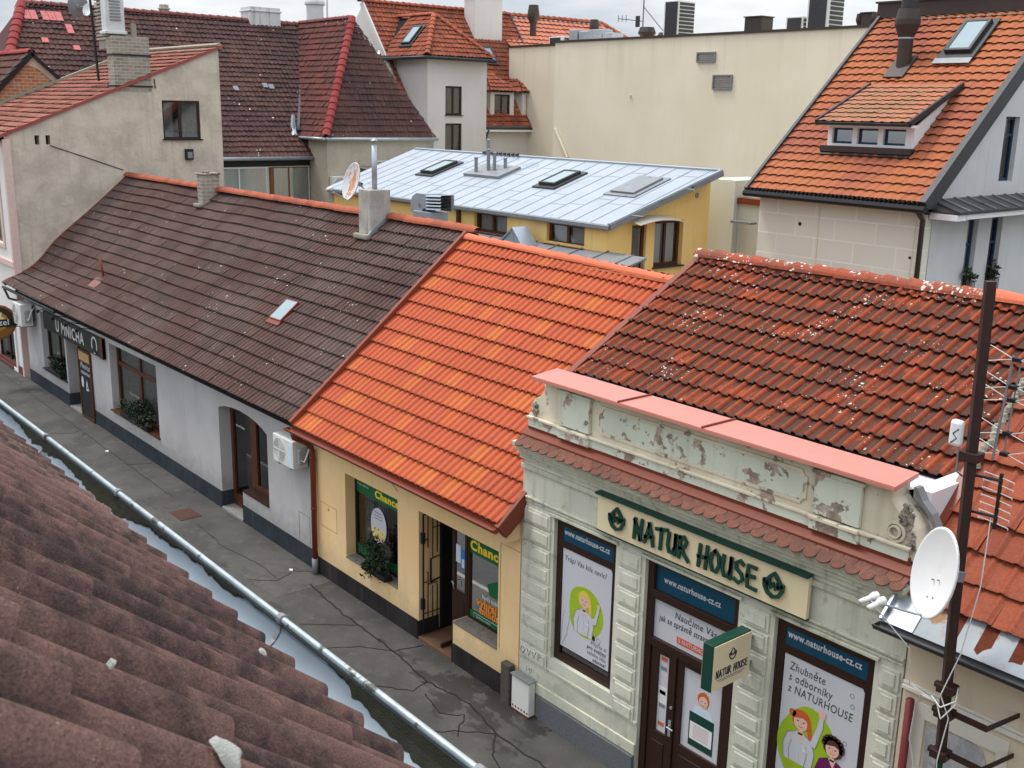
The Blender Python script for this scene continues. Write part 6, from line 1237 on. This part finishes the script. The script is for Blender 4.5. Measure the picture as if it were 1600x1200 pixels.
mb = MB(); mb.add([(-44.6, 16.8, 6.5), (-44.6, 21.7, 6.35), (-41.2, 19.6, 5.95), (-42.4, 18.2, 6.05)], [(0, 1, 2, 3)]); mb.add([(-44.6, 16.8, 6.44), (-44.6, 21.7, 6.29), (-41.2, 19.6, 5.89), (-42.4, 18.2, 5.99)], [(3, 2, 1, 0)]); build('sheet', mb, simple('old_tin', (.24, .21, .17), .7, var=.3, scale=2), sh)
mb = MB(); mb.add([(-44.6, 19.4, 6.6), (-44.6, 23.0, 7.2), (-38.0, 15.5, 7.0), (-36.0, 14.0, 7.05), (-33.5, 13.3, 7.5), (-39, 14.5, 6.4)], [(0, 1, 2, 3, 4, 5)]); build('membrane', mb, simple('pale_membrane', (.42, .46, .44), .5, var=.15, scale=2), sh)
mb = MB(); [mb.tube([(x, y, 4.0), (x, y, 6.0)], .05, 6) for x, y in ((-42.3, 18.3), (-41.4, 19.5))]; build('post', mb, M['brown_metal'], sh)
mb = MB(); mb.box(-43.1, -41.3, 13.2, 13.9, 4.75, 5.0); mb.box(-43.2, -41.2, 13.1, 14.0, 5.003, 5.1); tag(build('sunken_skylight', mb, M['white_plastic'], bevel=.03), 'flat pale box roof light seen just over the brown ridge below the dark roof', 'skylight')

# ------------------------------------------------------------------ white house with bay and dormers
WH = root('white_house', 'white rendered house with corner bay, dormers and weathered orange tiled roofs', 'house', (-49, 26, 0))
mb = MB(); mb.box(-50.4, -46.6, 22.5, 26.3, 0, 11.68); mb.prism(rect(22.5, 26.3, 0, 11.68), FX(-46.599), 0, .3, holes=[rect(23.62, 24.68, 8.86, 10.30), rect(23.62, 24.68, 6.9, 8.44)]); mb.box(-52, -47.25, 26.3, 32.0, 0, 8.2)
mb.prism([(-58.5, 0), (-50.38, 0), (-50.38, 12.2), (-52.2, 14.5), (-58.5, 8)], FR(22.4), -.3, 0); build('wall', mb, M['house_white'], WH)
for v0, v1 in ((8.86, 10.30), (6.9, 8.44)): window(WH, FX(-46.30), 23.62, 24.68, v0, v1, .06, M['dark_wood'], M['glass'], fw=.09, muls=(.5,), curt=(M['curtain_d'], ((.08, .44), (.56, .92))), sill=(M['brown_metal'], .1))
s3 = math.radians(52); Vw = (-math.cos(s3), 0, math.sin(s3)); Lm3 = 8.0; Fw3 = FS((-46.95, 0, 8.28), (0, 1, 0), Vw)
tiles('roof_tiles', WH, (-46.95, 22.2, 8.28), (0, 1, 0), Vw, 10.0, Lm3, .24, .32, .045, .055, 'roll', M['t_white'], nt=1, ns=4, seed=81, under=False, jit=1.4)
mb = MB(); mb.box(22.2, 32.3, 0, Lm3, -.25, -.06, F=Fw3); mb.box(22.12, 22.22, 4.2, Lm3, -.2, .1, F=Fw3); mb.box(32.2, 32.32, 0, Lm3, -.2, .12, F=Fw3, mi=1); build('roof_deck', mb, [M['house_white'], M['dark_metal']], WH)
ridge('ridge_tiles', WH, (-51.9, 22.0, 14.62), (-51.9, 32.3, 14.62), .17, .4, M['t_ridge_o'], seed=3, n=7)
e1, e2, ap1 = Vector((-45.85, 22.15, 11.72)), Vector((-45.85, 26.4, 11.70)), Vector((-48.0, 24.1, 13.85))
v1_ = ap1-Vector((e1.x, ap1.y, e1.z)); L1 = v1_.length
tiles('roof_tiles', WH, e1, (0, 1, 0), v1_, 4.25, L1, .24, .32, .045, .05, 'roll', M['t_white'], nt=1, ns=4, seed=82, under=False, poly=[(0, 0), (4.25, 0), (1.95, L1)], jit=1.4)
v2_ = Vector((0, 1.95, 2.13)); L2 = v2_.length
tiles('roof_tiles', WH, (-50.1, 22.15, 11.72), (1, 0, 0), v2_, 4.25, L2, .24, .32, .045, .05, 'roll', M['t_white'], nt=1, ns=4, seed=83, under=False, poly=[(0, 0), (4.25, 0), (2.1, L2), (-2.0, L2)], jit=1.4)
mb = MB(); mb.add([e1, e2, ap1, Vector((-52, 24.1, 13.8)), Vector((-50.15, 22.15, 11.7))], [(0, 1, 2), (0, 2, 3, 4)]); mb.add([e2, ap1, Vector((-51.5, 26.4, 13.0))], [(0, 1, 2)]); build('bay_deck', mb, M['dark'], WH)
ridge('hip_tiles', WH, e1+Vector((0, 0, .05)), ap1+Vector((0, 0, .05)), .13, .36, M['t_ridge_o'], seed=4, n=7); ridge('hip_tiles', WH, e2+Vector((0, 0, .05)), ap1+Vector((0, 0, .05)), .13, .36, M['t_ridge_o'], seed=5, n=7)
ridge('ridge_tiles', WH, (-51.6, 24.1, 13.92), ap1+Vector((0, 0, .05)), .13, .36, M['t_ridge_o'], seed=6, n=7)
mb = MB(); mb.add([(-50.3, 22.1, 11.75), (-50.05, 22.1, 11.75), (-51.6, 24.0, 13.95), (-51.95, 24.0, 13.9)], [(0, 1, 2, 3)]); mb.tube([(-50.17, 22.1, 11.8), (-51.75, 24.0, 13.95)], .13, 6); build('flashing', mb, M['zinc'], WH)
mb = MB(); mb.tube([(-50.2, 22.1, 11.66), (-45.8, 22.1, 11.64), (-45.8, 26.4, 11.62)], .09, 8); mb.tube([(-46.9, 26.4, 8.18), (-46.9, 32.0, 8.16)], .08, 8); mb.tube([(-46.85, 26.9, 8.1), (-46.9, 26.75, 7.6), (-47.1, 26.7, 7.4), (-47.15, 26.7, 0)], .055, 8); build('gutter', mb, M['dark_metal'], WH, smooth=True)
mb = MB(); mb.box(-47.3, -46.85, 26.32, 32.0, 8.0, 8.12); build('eave_board', mb, M['white'], WH)
Fbl = FS((-50.1, 22.15, 11.72), (1, 0, 0), v2_); skylight(WH, Fbl, 1.35, 2.15, .75, 1.95, b=.08, z0=.09); skylight(WH, Fw3, 28.6, 29.5, 4.3, 5.3, b=.08, z0=.09)
mb = MB(); mb.box(-51.6, -50.6, 28.75, 30.75, 12.2, 15.35); mb.box(-51.7, -50.5, 28.65, 30.85, 15.353, 15.45); build('chimney', mb, M['house_white'], WH, bevel=.03, label='broad white chimney')
for y0, y1 in ((27.40, 29.05), (29.65, 31.3)):
    mb = MB(); mb.prism(rect(y0, y1, 8.72, 10.12), FX(-47.35), -2.2, 0, holes=[rect(y0+.28, y1-.28, 8.80, 9.98)]); d_ = build('dormer', mb, M['house_white'], WH)
    window(d_, FX(-47.35), y0+.28, y1-.28, 8.80, 9.98, .06, M['dark_wood'], M['glass'], fw=.07, muls=(.5,), curt=(M['curtain'], ((.08, .44), (.56, .92))), name='window') if False else None
    mb = MB(); F_ = FX(-47.35); mb.prism(rect(y0+.28, y1-.28, 8.80, 9.98), F_, -.12, -.06, holes=[rect(y0+.36, (y0+y1)/2-.03, 8.88, 9.90), rect((y0+y1)/2+.03, y1-.36, 8.88, 9.90)]); build('window', mb, M['dark_wood'], d_)
    mb = MB(); mb.quad(*[F_(a, b, -.1) for a, b in rect(y0+.3, y1-.3, 8.82, 9.96)]); build('pane', mb, M['glass'], d_); mb = MB(); mb.quad(*[F_(a, b, -.2) for a, b in rect(y0+.3, y1-.3, 8.82, 9.96)]); build('curtain', mb, M['curtain_d'], d_)
    ym = (y0+y1)/2; E1 = [(-47.15, y0-.18, 10.10), (-47.15, y1+.18, 10.10), (-49.3, y1+.18, 10.10), (-49.3, y0-.18, 10.10)]; top = (-49.0, ym, 11.35)
    mb = MB(); mb.add(E1+[top], [(0, 1, 4), (3, 0, 4), (1, 2, 4), (0, 3, 2, 1)]); build('dormer_deck', mb, M['dark_metal'], d_)
    vv_ = Vector(top)-Vector((E1[0][0], ym, 10.10)); w_ = y1-y0+.36
    tiles('dormer_tiles', d_, Vector(E1[0])+Vector((0, 0, .03)), (0, 1, 0), vv_, w_, vv_.length, .26, .36, .04, .05, 'roll', M['t_white'], nt=1, ns=4, seed=84, under=False, poly=[(0, 0), (w_, 0), (w_/2, vv_.length)])
    v3 = Vector((-48.08, ym, 11.35))-Vector((-48.08, y0-.18, 10.10)); 
    tiles('dormer_tiles', d_, Vector((-49.3, y0-.18, 10.13)), (1, 0, 0), v3, 2.15, v3.length, .26, .36, .04, .05, 'roll', M['t_white'], nt=1, ns=4, seed=85, under=False, poly=[(0, 0), (2.15, 0), (.3, v3.length), (0, v3.length)])

# ------------------------------------------------------------------ tall windowless hall
HL = root('department_hall', 'huge windowless cream rendered hall closing the view at the back', 'building', (-30, 30, 0))
mb = MB(); mb.box(-42.85, -14, 28, 60, 0, 12.52); mb.box(-49, -42.9, 30, 60, 0, 12.55); build('wall', mb, M['hall'], HL)
mb = MB(); mb.box(-42.95, -14, 27.93, 28.3, 12.523, 12.62); mb.box(-49, -42.95, 29.93, 30.2, 12.553, 12.65); build('coping', mb, M['brown_metal'], HL)
for u0, u1, v0, v1 in ((-33.32, -32.26, 11.38, 11.82), (-32.32, -31.24, 10.22, 10.85)):
    mb = MB(); mb.prism(rect(u0, u1, v0, v1), FR(28), .002, .09, holes=[rect(u0+.06, u1-.06, v0+.06, v1-.06)]); v_ = build('vent_grille', mb, M['grey_metal'], HL)
    mb = MB(); [mb.box(u0+.06, u1-.06, z, z+.025, .01, .06, F=FR(28)) for z in np.arange(v0+.09, v1-.08, .075)]; build('slat', mb, M['grey_metal'], v_)
mb = MB(); mb.tube([(-42.6, 27.9, 8.3), (-41.6, 27.9, 6.9), (-41.55, 27.9, 5)], .07, 8); mb.tube([(-37.35, 27.97, 9.9), (-37.35, 27.97, 10.0)], .06, 6); build('pipe', mb, M['hall'], HL)
OB = root('pale_annex', 'pale green annex with red coping squeezed between the ochre house and the big hall', 'annex', (-18.5, 15, 0))
mb = MB(); mb.box(-20.6, -19.55, 14.2, 16, 0, 7.42); mb.box(-19.54, -15, 14.4, 16, 0, 6.78); build('wall', mb, M['hall_green'], OB)
mb = MB(); mb.box(-19.53, -15, 14.3, 14.7, 6.783, 6.95); build('coping', mb, M['red_metal'], OB); mb = MB(); mb.box(-19.4, -18.7, 13.9, 14.19, 6.28, 6.34); build('ledge', mb, M['grey_metal'], OB)
# roof plant
def louver_box(name, label, x0, x1, y0, y1, z0, z1, cat='air conditioner', group=None, split=.62):
    r = root(name, label, cat, ((x0+x1)/2, (y0+y1)/2, z0), group); mb = MB(); mb.box(x0, x1, y0, y1, z0+.08, z1); build('casing', mb, M['white_plastic'], r, bevel=.02)
    mb = MB(); xs_ = x0+(x1-x0)*split; mb.box(x0+.1, xs_-.03, y0-.03, y0-.002, z0+.15, z1-.06); build('coil', mb, M['dark_metal'], r)
    mb = MB(); n = max(2, int((z1-z0)/.18))
    for i in range(n): z = z0+.12+(z1-z0-.16)*i/n; mb.box(x1+.002, x1+.03, y0+.06, y1-.06, z, z+(z1-z0-.2)/n*.72)
    build('grille', mb, M['dark_metal'], r); mb = MB(); mb.box(x0+.05, x1-.05, y0+.05, y1-.05, z0, z0+.08); build('base', mb, M['grey_metal'], r); return r
louver_box('chiller_unit', 'tall slim white and dark chiller cabinet standing on the middle of the hall parapet', -35.85, -34.95, 28.4, 29.5, 12.5, 14.15, split=.95)
louver_box('chiller_unit', 'tallest white chiller cabinet near the right end of the hall roof, cut by the frame', -28.05, -27.0, 28.5, 29.5, 12.5, 14.6, split=.9)
louver_box('chiller_unit', 'low white finned unit left of the tallest chiller on the hall roof', -29.15, -28.3, 28.6, 29.3, 12.5, 13.15, split=.95)
def cowl(name, label, x, y, z0, z1, r, mt='brown_metal', group='dark vent cowls'):
    o = root(name, label, 'vent cowl', (x, y, z0), group); h = z1-z0; mb = MB(); mb.lathe([(r*.55, 0), (r*.55, h*.45)], (x, y, z0), n=16); build('shaft', mb, M[mt], o, smooth=True)
    mb = MB(); mb.lathe([(r*.6, h*.42), (r, h*.62), (r, h*.72), (r*.78, h), (r*.0, h)], (x, y, z0), n=16); build('hood', mb, M[mt], o); return o
cowl('vent_cowl', 'dark vent cowl on the far orange roof, larger and further left', -48.15, 31, 13.2, 14.85, .34); cowl('vent_cowl', 'small dark vent cowl near the right end of the far orange roof', -43.2, 31, 12.6, 13.85, .26)
cowl('vent_cowl', 'squat black cowl at the foot of the aerial mast on the hall parapet', -37.35, 28.9, 12.3, 13.1, .42); cowl('vent_cowl', 'thin black cowl just left of the black box by the orange roof edge', -25.65, 28.6, 12.4, 13.1, .13); cowl('vent_cowl', 'thin black cowl in front of the black box by the orange roof edge', -24.85, 28.4, 12.4, 13.1, .13)
cowl('vent_cowl', 'low flat black cowl between the aerial mast and the tall chiller', -36.3, 28.9, 12.4, 12.82, .25)
for x0, x1, z1, lb in ((-31.15, -30.25, 13.2, 'plain dark square vent box on the hall parapet, left of the low finned unit'), (-25.45, -24.95, 13.08, 'small dark square vent box at the right end of the hall parapet')):
    r_ = root('vent_box', lb, 'vent box', (x0, 28.6, 12.5)); mb = MB(); mb.box(x0, x1, 28.4, 29.2, 12.4, z1); build('casing', mb, M['brown_metal'], r_, bevel=.02); mb = MB(); mb.box(x0-.04, x1+.04, 28.36, 29.24, z1+.003, z1+.05); build('lid', mb, M['brown_metal'], r_)
am = root('roof_aerial', 'slender aerial mast with side arms standing on the hall parapet', 'aerial', (-37.35, 28.6, 12.6))
mb = MB(); mb.tube([(-37.35, 28.6, 12.4), (-37.35, 28.6, 15.2)], .035, 6); mb.tube([(-37.35, 28.6, 14.0), (-36.2, 28.9, 12.8)], .025, 6); build('mast', mb, M['grey_metal'], am)
mb = MB(); mb.tube([(-37.35, 28.6, 13.35), (-38.6, 28.2, 13.5)], .02, 6); [mb.tube([(-38.6+.2*i, 28.2+.06*i, 13.35), (-38.6+.2*i, 28.2+.06*i, 13.65)], .015, 5) for i in range(3)]; mb.box(-37.75, -37.55, 28.5, 28.6, 13.1, 13.6); build('side_arm', mb, M['dark_metal'], am)
dk = root('roof_duct', 'galvanised ventilation duct lying on the left part of the hall roof', 'duct', (-43, 30.5, 12.6))
mb = MB(); mb.box(-44.5, -43.9, 30.4, 31.2, 12.5, 13.35); mb.box(-43.85, -43.1, 30.5, 31.1, 12.6, 13.25); mb.box(-43.05, -42.0, 30.4, 31.2, 12.55, 13.3); mb.box(-41.95, -41.2, 30.4, 31.2, 12.55, 13.1); build('duct', mb, M['zinc'], dk, bevel=.03)
louver_box('chiller_unit', 'pale twin-fan unit left of the galvanised duct on the hall roof', -46.1, -44.9, 30.4, 31.0, 12.5, 13.05, split=.8)
FH = root('far_house', 'distant house whose pale orange tiled roof shows over the left end of the hall', 'house', (-52, 40, 0))
s4 = math.radians(38); tiles('roof_tiles', FH, (-49.2, 31, 11.9), (0, 1, 0), (-math.cos(s4), 0, math.sin(s4)), 13.5, 4.4, .4, .42, .05, .06, 'roll', M['t_far'], nt=1, ns=4, seed=91, under=False, poly=[(0, 0), (13.0, 0), (9.6, 4.4), (0, 4.4)])
mb = MB(); mb.box(-56, -49.4, 31.5, 43.5, 0, 11.9); build('wall', mb, M['house_white'], FH)
mb = MB(); mb.prism([(31, 0), (43.9, 0), (40.5, 4.4), (31, 4.4)], FS((-49.2, 0, 11.9), (0, 1, 0), (-math.cos(s4), 0, math.sin(s4))), -.2, -.05); build('roof_deck', mb, M['dark'], FH)
ridge('ridge_tiles', FH, (-52.7, 31, 14.65), (-52.7, 40.6, 14.65), .2, .45, M['t_ridge_o'], seed=9, n=7); ridge('hip_tiles', FH, (-49.2, 44.0, 11.95), (-52.7, 40.6, 14.65), .2, .45, M['t_ridge_o'], seed=9, n=7)

# ------------------------------------------------------------------ orange-roofed house at the upper right
RH = root('gabled_house', 'tall grey-white gabled house with smooth orange tiled roof and triple-window dormer', 'house', (-15.5, 15, 0))
def blockwall():
    m, t, b = newmat('block_wall'); g = nd(t, 'ShaderNodeNewGeometry'); s = nd(t, 'ShaderNodeSeparateXYZ', {0: g.outputs['Position']}); v = nd(t, 'ShaderNodeCombineXYZ', {0: s.outputs[0], 1: s.outputs[2]}).outputs[0]
    br = nd(t, 'ShaderNodeTexBrick', {'Vector': v, 'Color1': c4((.66, .635, .53)), 'Color2': c4((.71, .685, .575)), 'Mortar': c4((.83, .81, .71)), 'Scale': 1.0, 'Mortar Size': .022, 'Mortar Smooth': .4, 'Brick Width': 1.15, 'Row Height': .52})
    P = pos(t); col = mixc(t, mth(t, 'MULTIPLY', ramp(t, noise(t, P, .9, 5), .4, .6), .5), br.outputs[0], (.72, .69, .585)); t.links.new(col, b.inputs['Base Color']); b.inputs['Roughness'].default_value = .9; bump(t, b, noise(t, P, 25, 4), .2, .01); return m
mb = MB(); mb.box(-17.85, -13.12, 13.15, 13.4, 0, 7.28); build('front_wall', mb, blockwall(), RH)
mb = MB(); mb.prism(circ(-16.55, 6.55, .05, 10), FR(13.15), .001, .01); mb.prism(circ(-13.42, 6.05, .035, 10), FR(13.15), .001, .01); build('vent_hole', mb, M['black'], RH)
mb = MB(); mb.tube([(-16.0, 13.14, 7.2), (-15.97, 13.14, 4)], .008, 4); mb.tube([(-13.35, 13.14, 7.1), (-13.42, 13.14, 4)], .008, 4); build('wall_cable', mb, M['cream'], RH)
wins = [rect(15.05, 15.55, 4.6, 6.87), rect(16.2, 16.76, 4.6, 6.87), rect(16.25, 16.95, 7.74, 9.29)]
mb = MB(); mb.prism([(13.41, 0), (24, 0), (24, 7), (18.1, 11.85), (13.41, 7.6)], FX(-13.4), 0, .3, holes=wins); mb.prism([(13.41, 0), (24, 0), (24, 7), (18.1, 11.85), (13.41, 7.6)], FX(-17.85), 0, .3); build('gable_wall', mb, M['house_grey'], RH)
blue = simple('navy_frame', (.012, .03, .065), .4)
for y0, y1, z0, z1 in ((15.05, 15.55, 4.6, 6.87), (16.2, 16.76, 4.6, 6.87), (16.25, 16.95, 7.74, 9.29)):
    wx = window(RH, FX(-13.1), y0, y1, z0, z1, .12, blue, M['glass'], fw=.07, muls=(), trans=(.72,), dark=M['dark'], room=.05)
s5 = math.atan(4.55/5.33); V5 = (0, math.cos(s5), math.sin(s5)); L5 = 7.0; F5 = FS((0, 12.75, 7.34), (1, 0, 0), V5)
tiles('roof_tiles', RH, (-17.95, 12.75, 7.32), (1, 0, 0), V5, 4.92, L5, .27333, .285, .030, .052, 'roll', M['t_house'], nt=1, ns=6, seed=95, jit=.5, vr=1)
mb = MB(); mb.box(-17.95, -13.05, .05, L5, -.3, -.08, F=F5); build('roof_deck', mb, M['dark_metal'], RH)
mb = MB(); mb.box(-13.06, -12.90, -.05, L5+.05, -.28, .115, F=F5); mb.box(-18.02, -17.93, -.05, L5+.05, -.2, .10, F=F5); build('verge_board', mb, M['dark_metal'], RH)
mb = MB(); mb.box(-18.05, -12.9, 18.0, 18.35, 11.9, 12.28); mb.box(-18.1, -12.85, 17.95, 18.4, 12.283, 12.33); build('ridge_capping', mb, M['brown_metal'], RH)
mb = MB(); mb.tube([(-18.0, 12.66, 7.25), (-12.9, 12.66, 7.22)], .085, 8); mb.box(-18.0, -12.9, 12.75, 13.14, 7.16, 7.22); [mb.box(-17.9+.12*i, -17.86+.12*i, 12.62, 12.75, 7.33, 7.40) for i in range(41)]; build('gutter', mb, M['black'], RH)
mb = MB(); mb.tube([(-13.12, 12.7, 7.2), (-13.12, 13.0, 6.95), (-13.12, 13.05, 0)], .06, 8); build('downpipe', mb, M['brown_metal'], RH, smooth=True)
# dormer
Fdm = FR(13.98); mb = MB(); mb.prism(rect(-16.52, -14.18, 8.50, 8.98), Fdm, -1.5, 0, holes=[rect(-16.40, -15.82, 8.56, 8.94), rect(-15.68, -15.10, 8.56, 8.94), rect(-14.96, -14.36, 8.56, 8.94)]); dm = build('dormer', mb, M['white'], RH)
mb = MB(); mb.prism([(13.99, 8.45), (13.99, 8.98), (15.78, 9.9), (15.78, 9.86)], FX(-14.19), 0, .035); mb.prism([(13.99, 8.45), (13.99, 8.98), (15.78, 9.9), (15.78, 9.86)], FX(-16.54), 0, .015); build('cheek', mb, M['white'], dm)
for a, b in ((-16.40, -15.82), (-15.68, -15.10), (-14.96, -14.36)):
    mb = MB(); mb.prism(rect(a, b, 8.56, 8.94), Fdm, -.14, -.08, holes=[rect(a+.05, b-.05, 8.61, 8.89)]); build('window', mb, blue, dm)
    mb = MB(); mb.quad(*[Fdm(p, q, -.11) for p, q in rect(a+.03, b-.03, 8.58, 8.92)]); build('pane', mb, M['glass_hi'], dm); mb = MB(); mb.quad(*[Fdm(p, q, -.2) for p, q in rect(a+.03, b-.03, 8.58, 8.92)]); build('interior', mb, M['dark'], dm)
mb = MB(); mb.box(-16.58, -14.04, 13.62, 13.97, 8.985, 9.045); build('fascia', mb, M['white'], dm)
vd_ = Vector((0, 15.80-13.58, 10.02-9.08)); Fdr = FS((0, 13.58, 9.08), (1, 0, 0), vd_); Ldr = vd_.length
tiles('dormer_tiles', dm, (-16.60, 13.58, 9.08), (1, 0, 0), vd_, 2.56, Ldr, .27, .27, .028, .036, 'flat', tilemat('tiles_dormer', [(.42, .17, .10), (.36, .14, .085)], moss=(.25, .17, .10), moss_f=.6, grain=40), nt=1, ns=6, seed=96, jit=.8, vr=1, poly=[(0, 0), (2.56, 0), (2.56, Ldr), (.0, Ldr)])
mb = MB(); mb.box(-16.60, -14.06, .0, Ldr, -.08, -.03, F=Fdr); mb.box(-16.64, -16.59, -.04, Ldr, -.07, .07, F=Fdr); mb.box(-14.08, -14.02, -.04, Ldr, -.07, .07, F=Fdr); mb.box(-16.64, -14.02, -.05, .0, -.05, .01, F=Fdr); build('dormer_edge', mb, M['dark_metal'], dm)
mb = MB(); mb.box(-16.62, -14.10, 13.80, 13.98, 8.36, 8.50); mb.box(-16.62, -14.1, 1.40, 1.66, -.02, .06, F=F5); build('dormer_apron', mb, M['brown_metal'], dm)
skylight(RH, F5, -15.12, -14.42, 5.22, 6.45, b=.08, h=.16, fm='dark_metal', z0=.07); 
mb = MB(); mb.box(-15.3, -14.3, 4.85, 5.06, .09, .11, F=F5); build('flashing', mb, M['grey_metal'], RH)
p = Vector(F5(-16.12, 4.85, 0)); cw = MB(); cw.lathe([(.19, -.2), (.19, .72), (.32, 1.05), (.32, 1.18), (.26, 1.45), (0, 1.45)], p, n=16); cc = build('vent_chimney', cw, M['brown_metal'], RH)
mb = MB(); mb.lathe([(.197, .70), (.20, .73), (.197, .76)], p, n=16); build('band', mb, M['zinc'], cc); mb = MB(); mb.lathe([(.20, 1.46), (.20, 2.2)], p, n=14); build('inner_flue', mb, M['dark_metal'], cc); mb = MB(); mb.box(-16.42, -15.85, 4.35, 5.2, .06, .10, F=F5); build('flashing', mb, M['brown_metal'], cc)
# ribbed side canopy
mb = MB(); mb.add([(-13.08, 13.2, 7.42), (-12.35, 13.2, 7.18), (-12.35, 24, 7.18), (-13.08, 24, 7.42), (-13.08, 13.2, 7.36), (-12.35, 13.2, 7.12), (-12.35, 24, 7.12), (-13.08, 24, 7.36)], [(0, 1, 2, 3), (4, 7, 6, 5), (0, 4, 5, 1), (1, 5, 6, 2)]); cn = build('canopy', mb, M['dark_metal'], RH)
mb = MB(); [mb.add([(-13.08, y, 7.45), (-12.33, y, 7.21), (-12.33, y+.05, 7.21), (-13.08, y+.05, 7.45), (-13.08, y, 7.42), (-12.33, y, 7.18), (-12.33, y+.05, 7.18), (-13.08, y+.05, 7.42)], [(0, 1, 2, 3), (0, 4, 5, 1), (3, 2, 6, 7)]) for y in np.arange(13.6, 23, .6)]; build('rib', mb, M['grey_metal'], cn)
mb = MB(); mb.box(-13.08, -12.40, 13.2, 13.6, 6.98, 7.115); mb.box(-12.50, -12.40, 13.62, 24, 7.0, 7.115); build('fascia', mb, M['white'], cn)
for y in (14.95, 16.1):
    bush('window_box', 'small green plant at the %s tall lower side window of the gabled house' % ('left' if y < 15 else 'right'), 'plant', (-13.0, y+.3, 5.5), .12, .22, .2, 120, LF, int(y*10), loc=(-13.0, y+.3, 5.2), leaf=.09)
for y in (14.9, 16.1): mb = MB(); mb.box(-13.1, -12.98, y+.1, y+.66, 4.9, 4.93); [mb.box(-13.0, -12.985, y+.12+.07*i, y+.13+.07*i, 4.93, 5.35) for i in range(8)]; mb.box(-13.0, -12.985, y+.1, y+.66, 5.35, 5.37); build('guard_rail', mb, M['black'], RH)
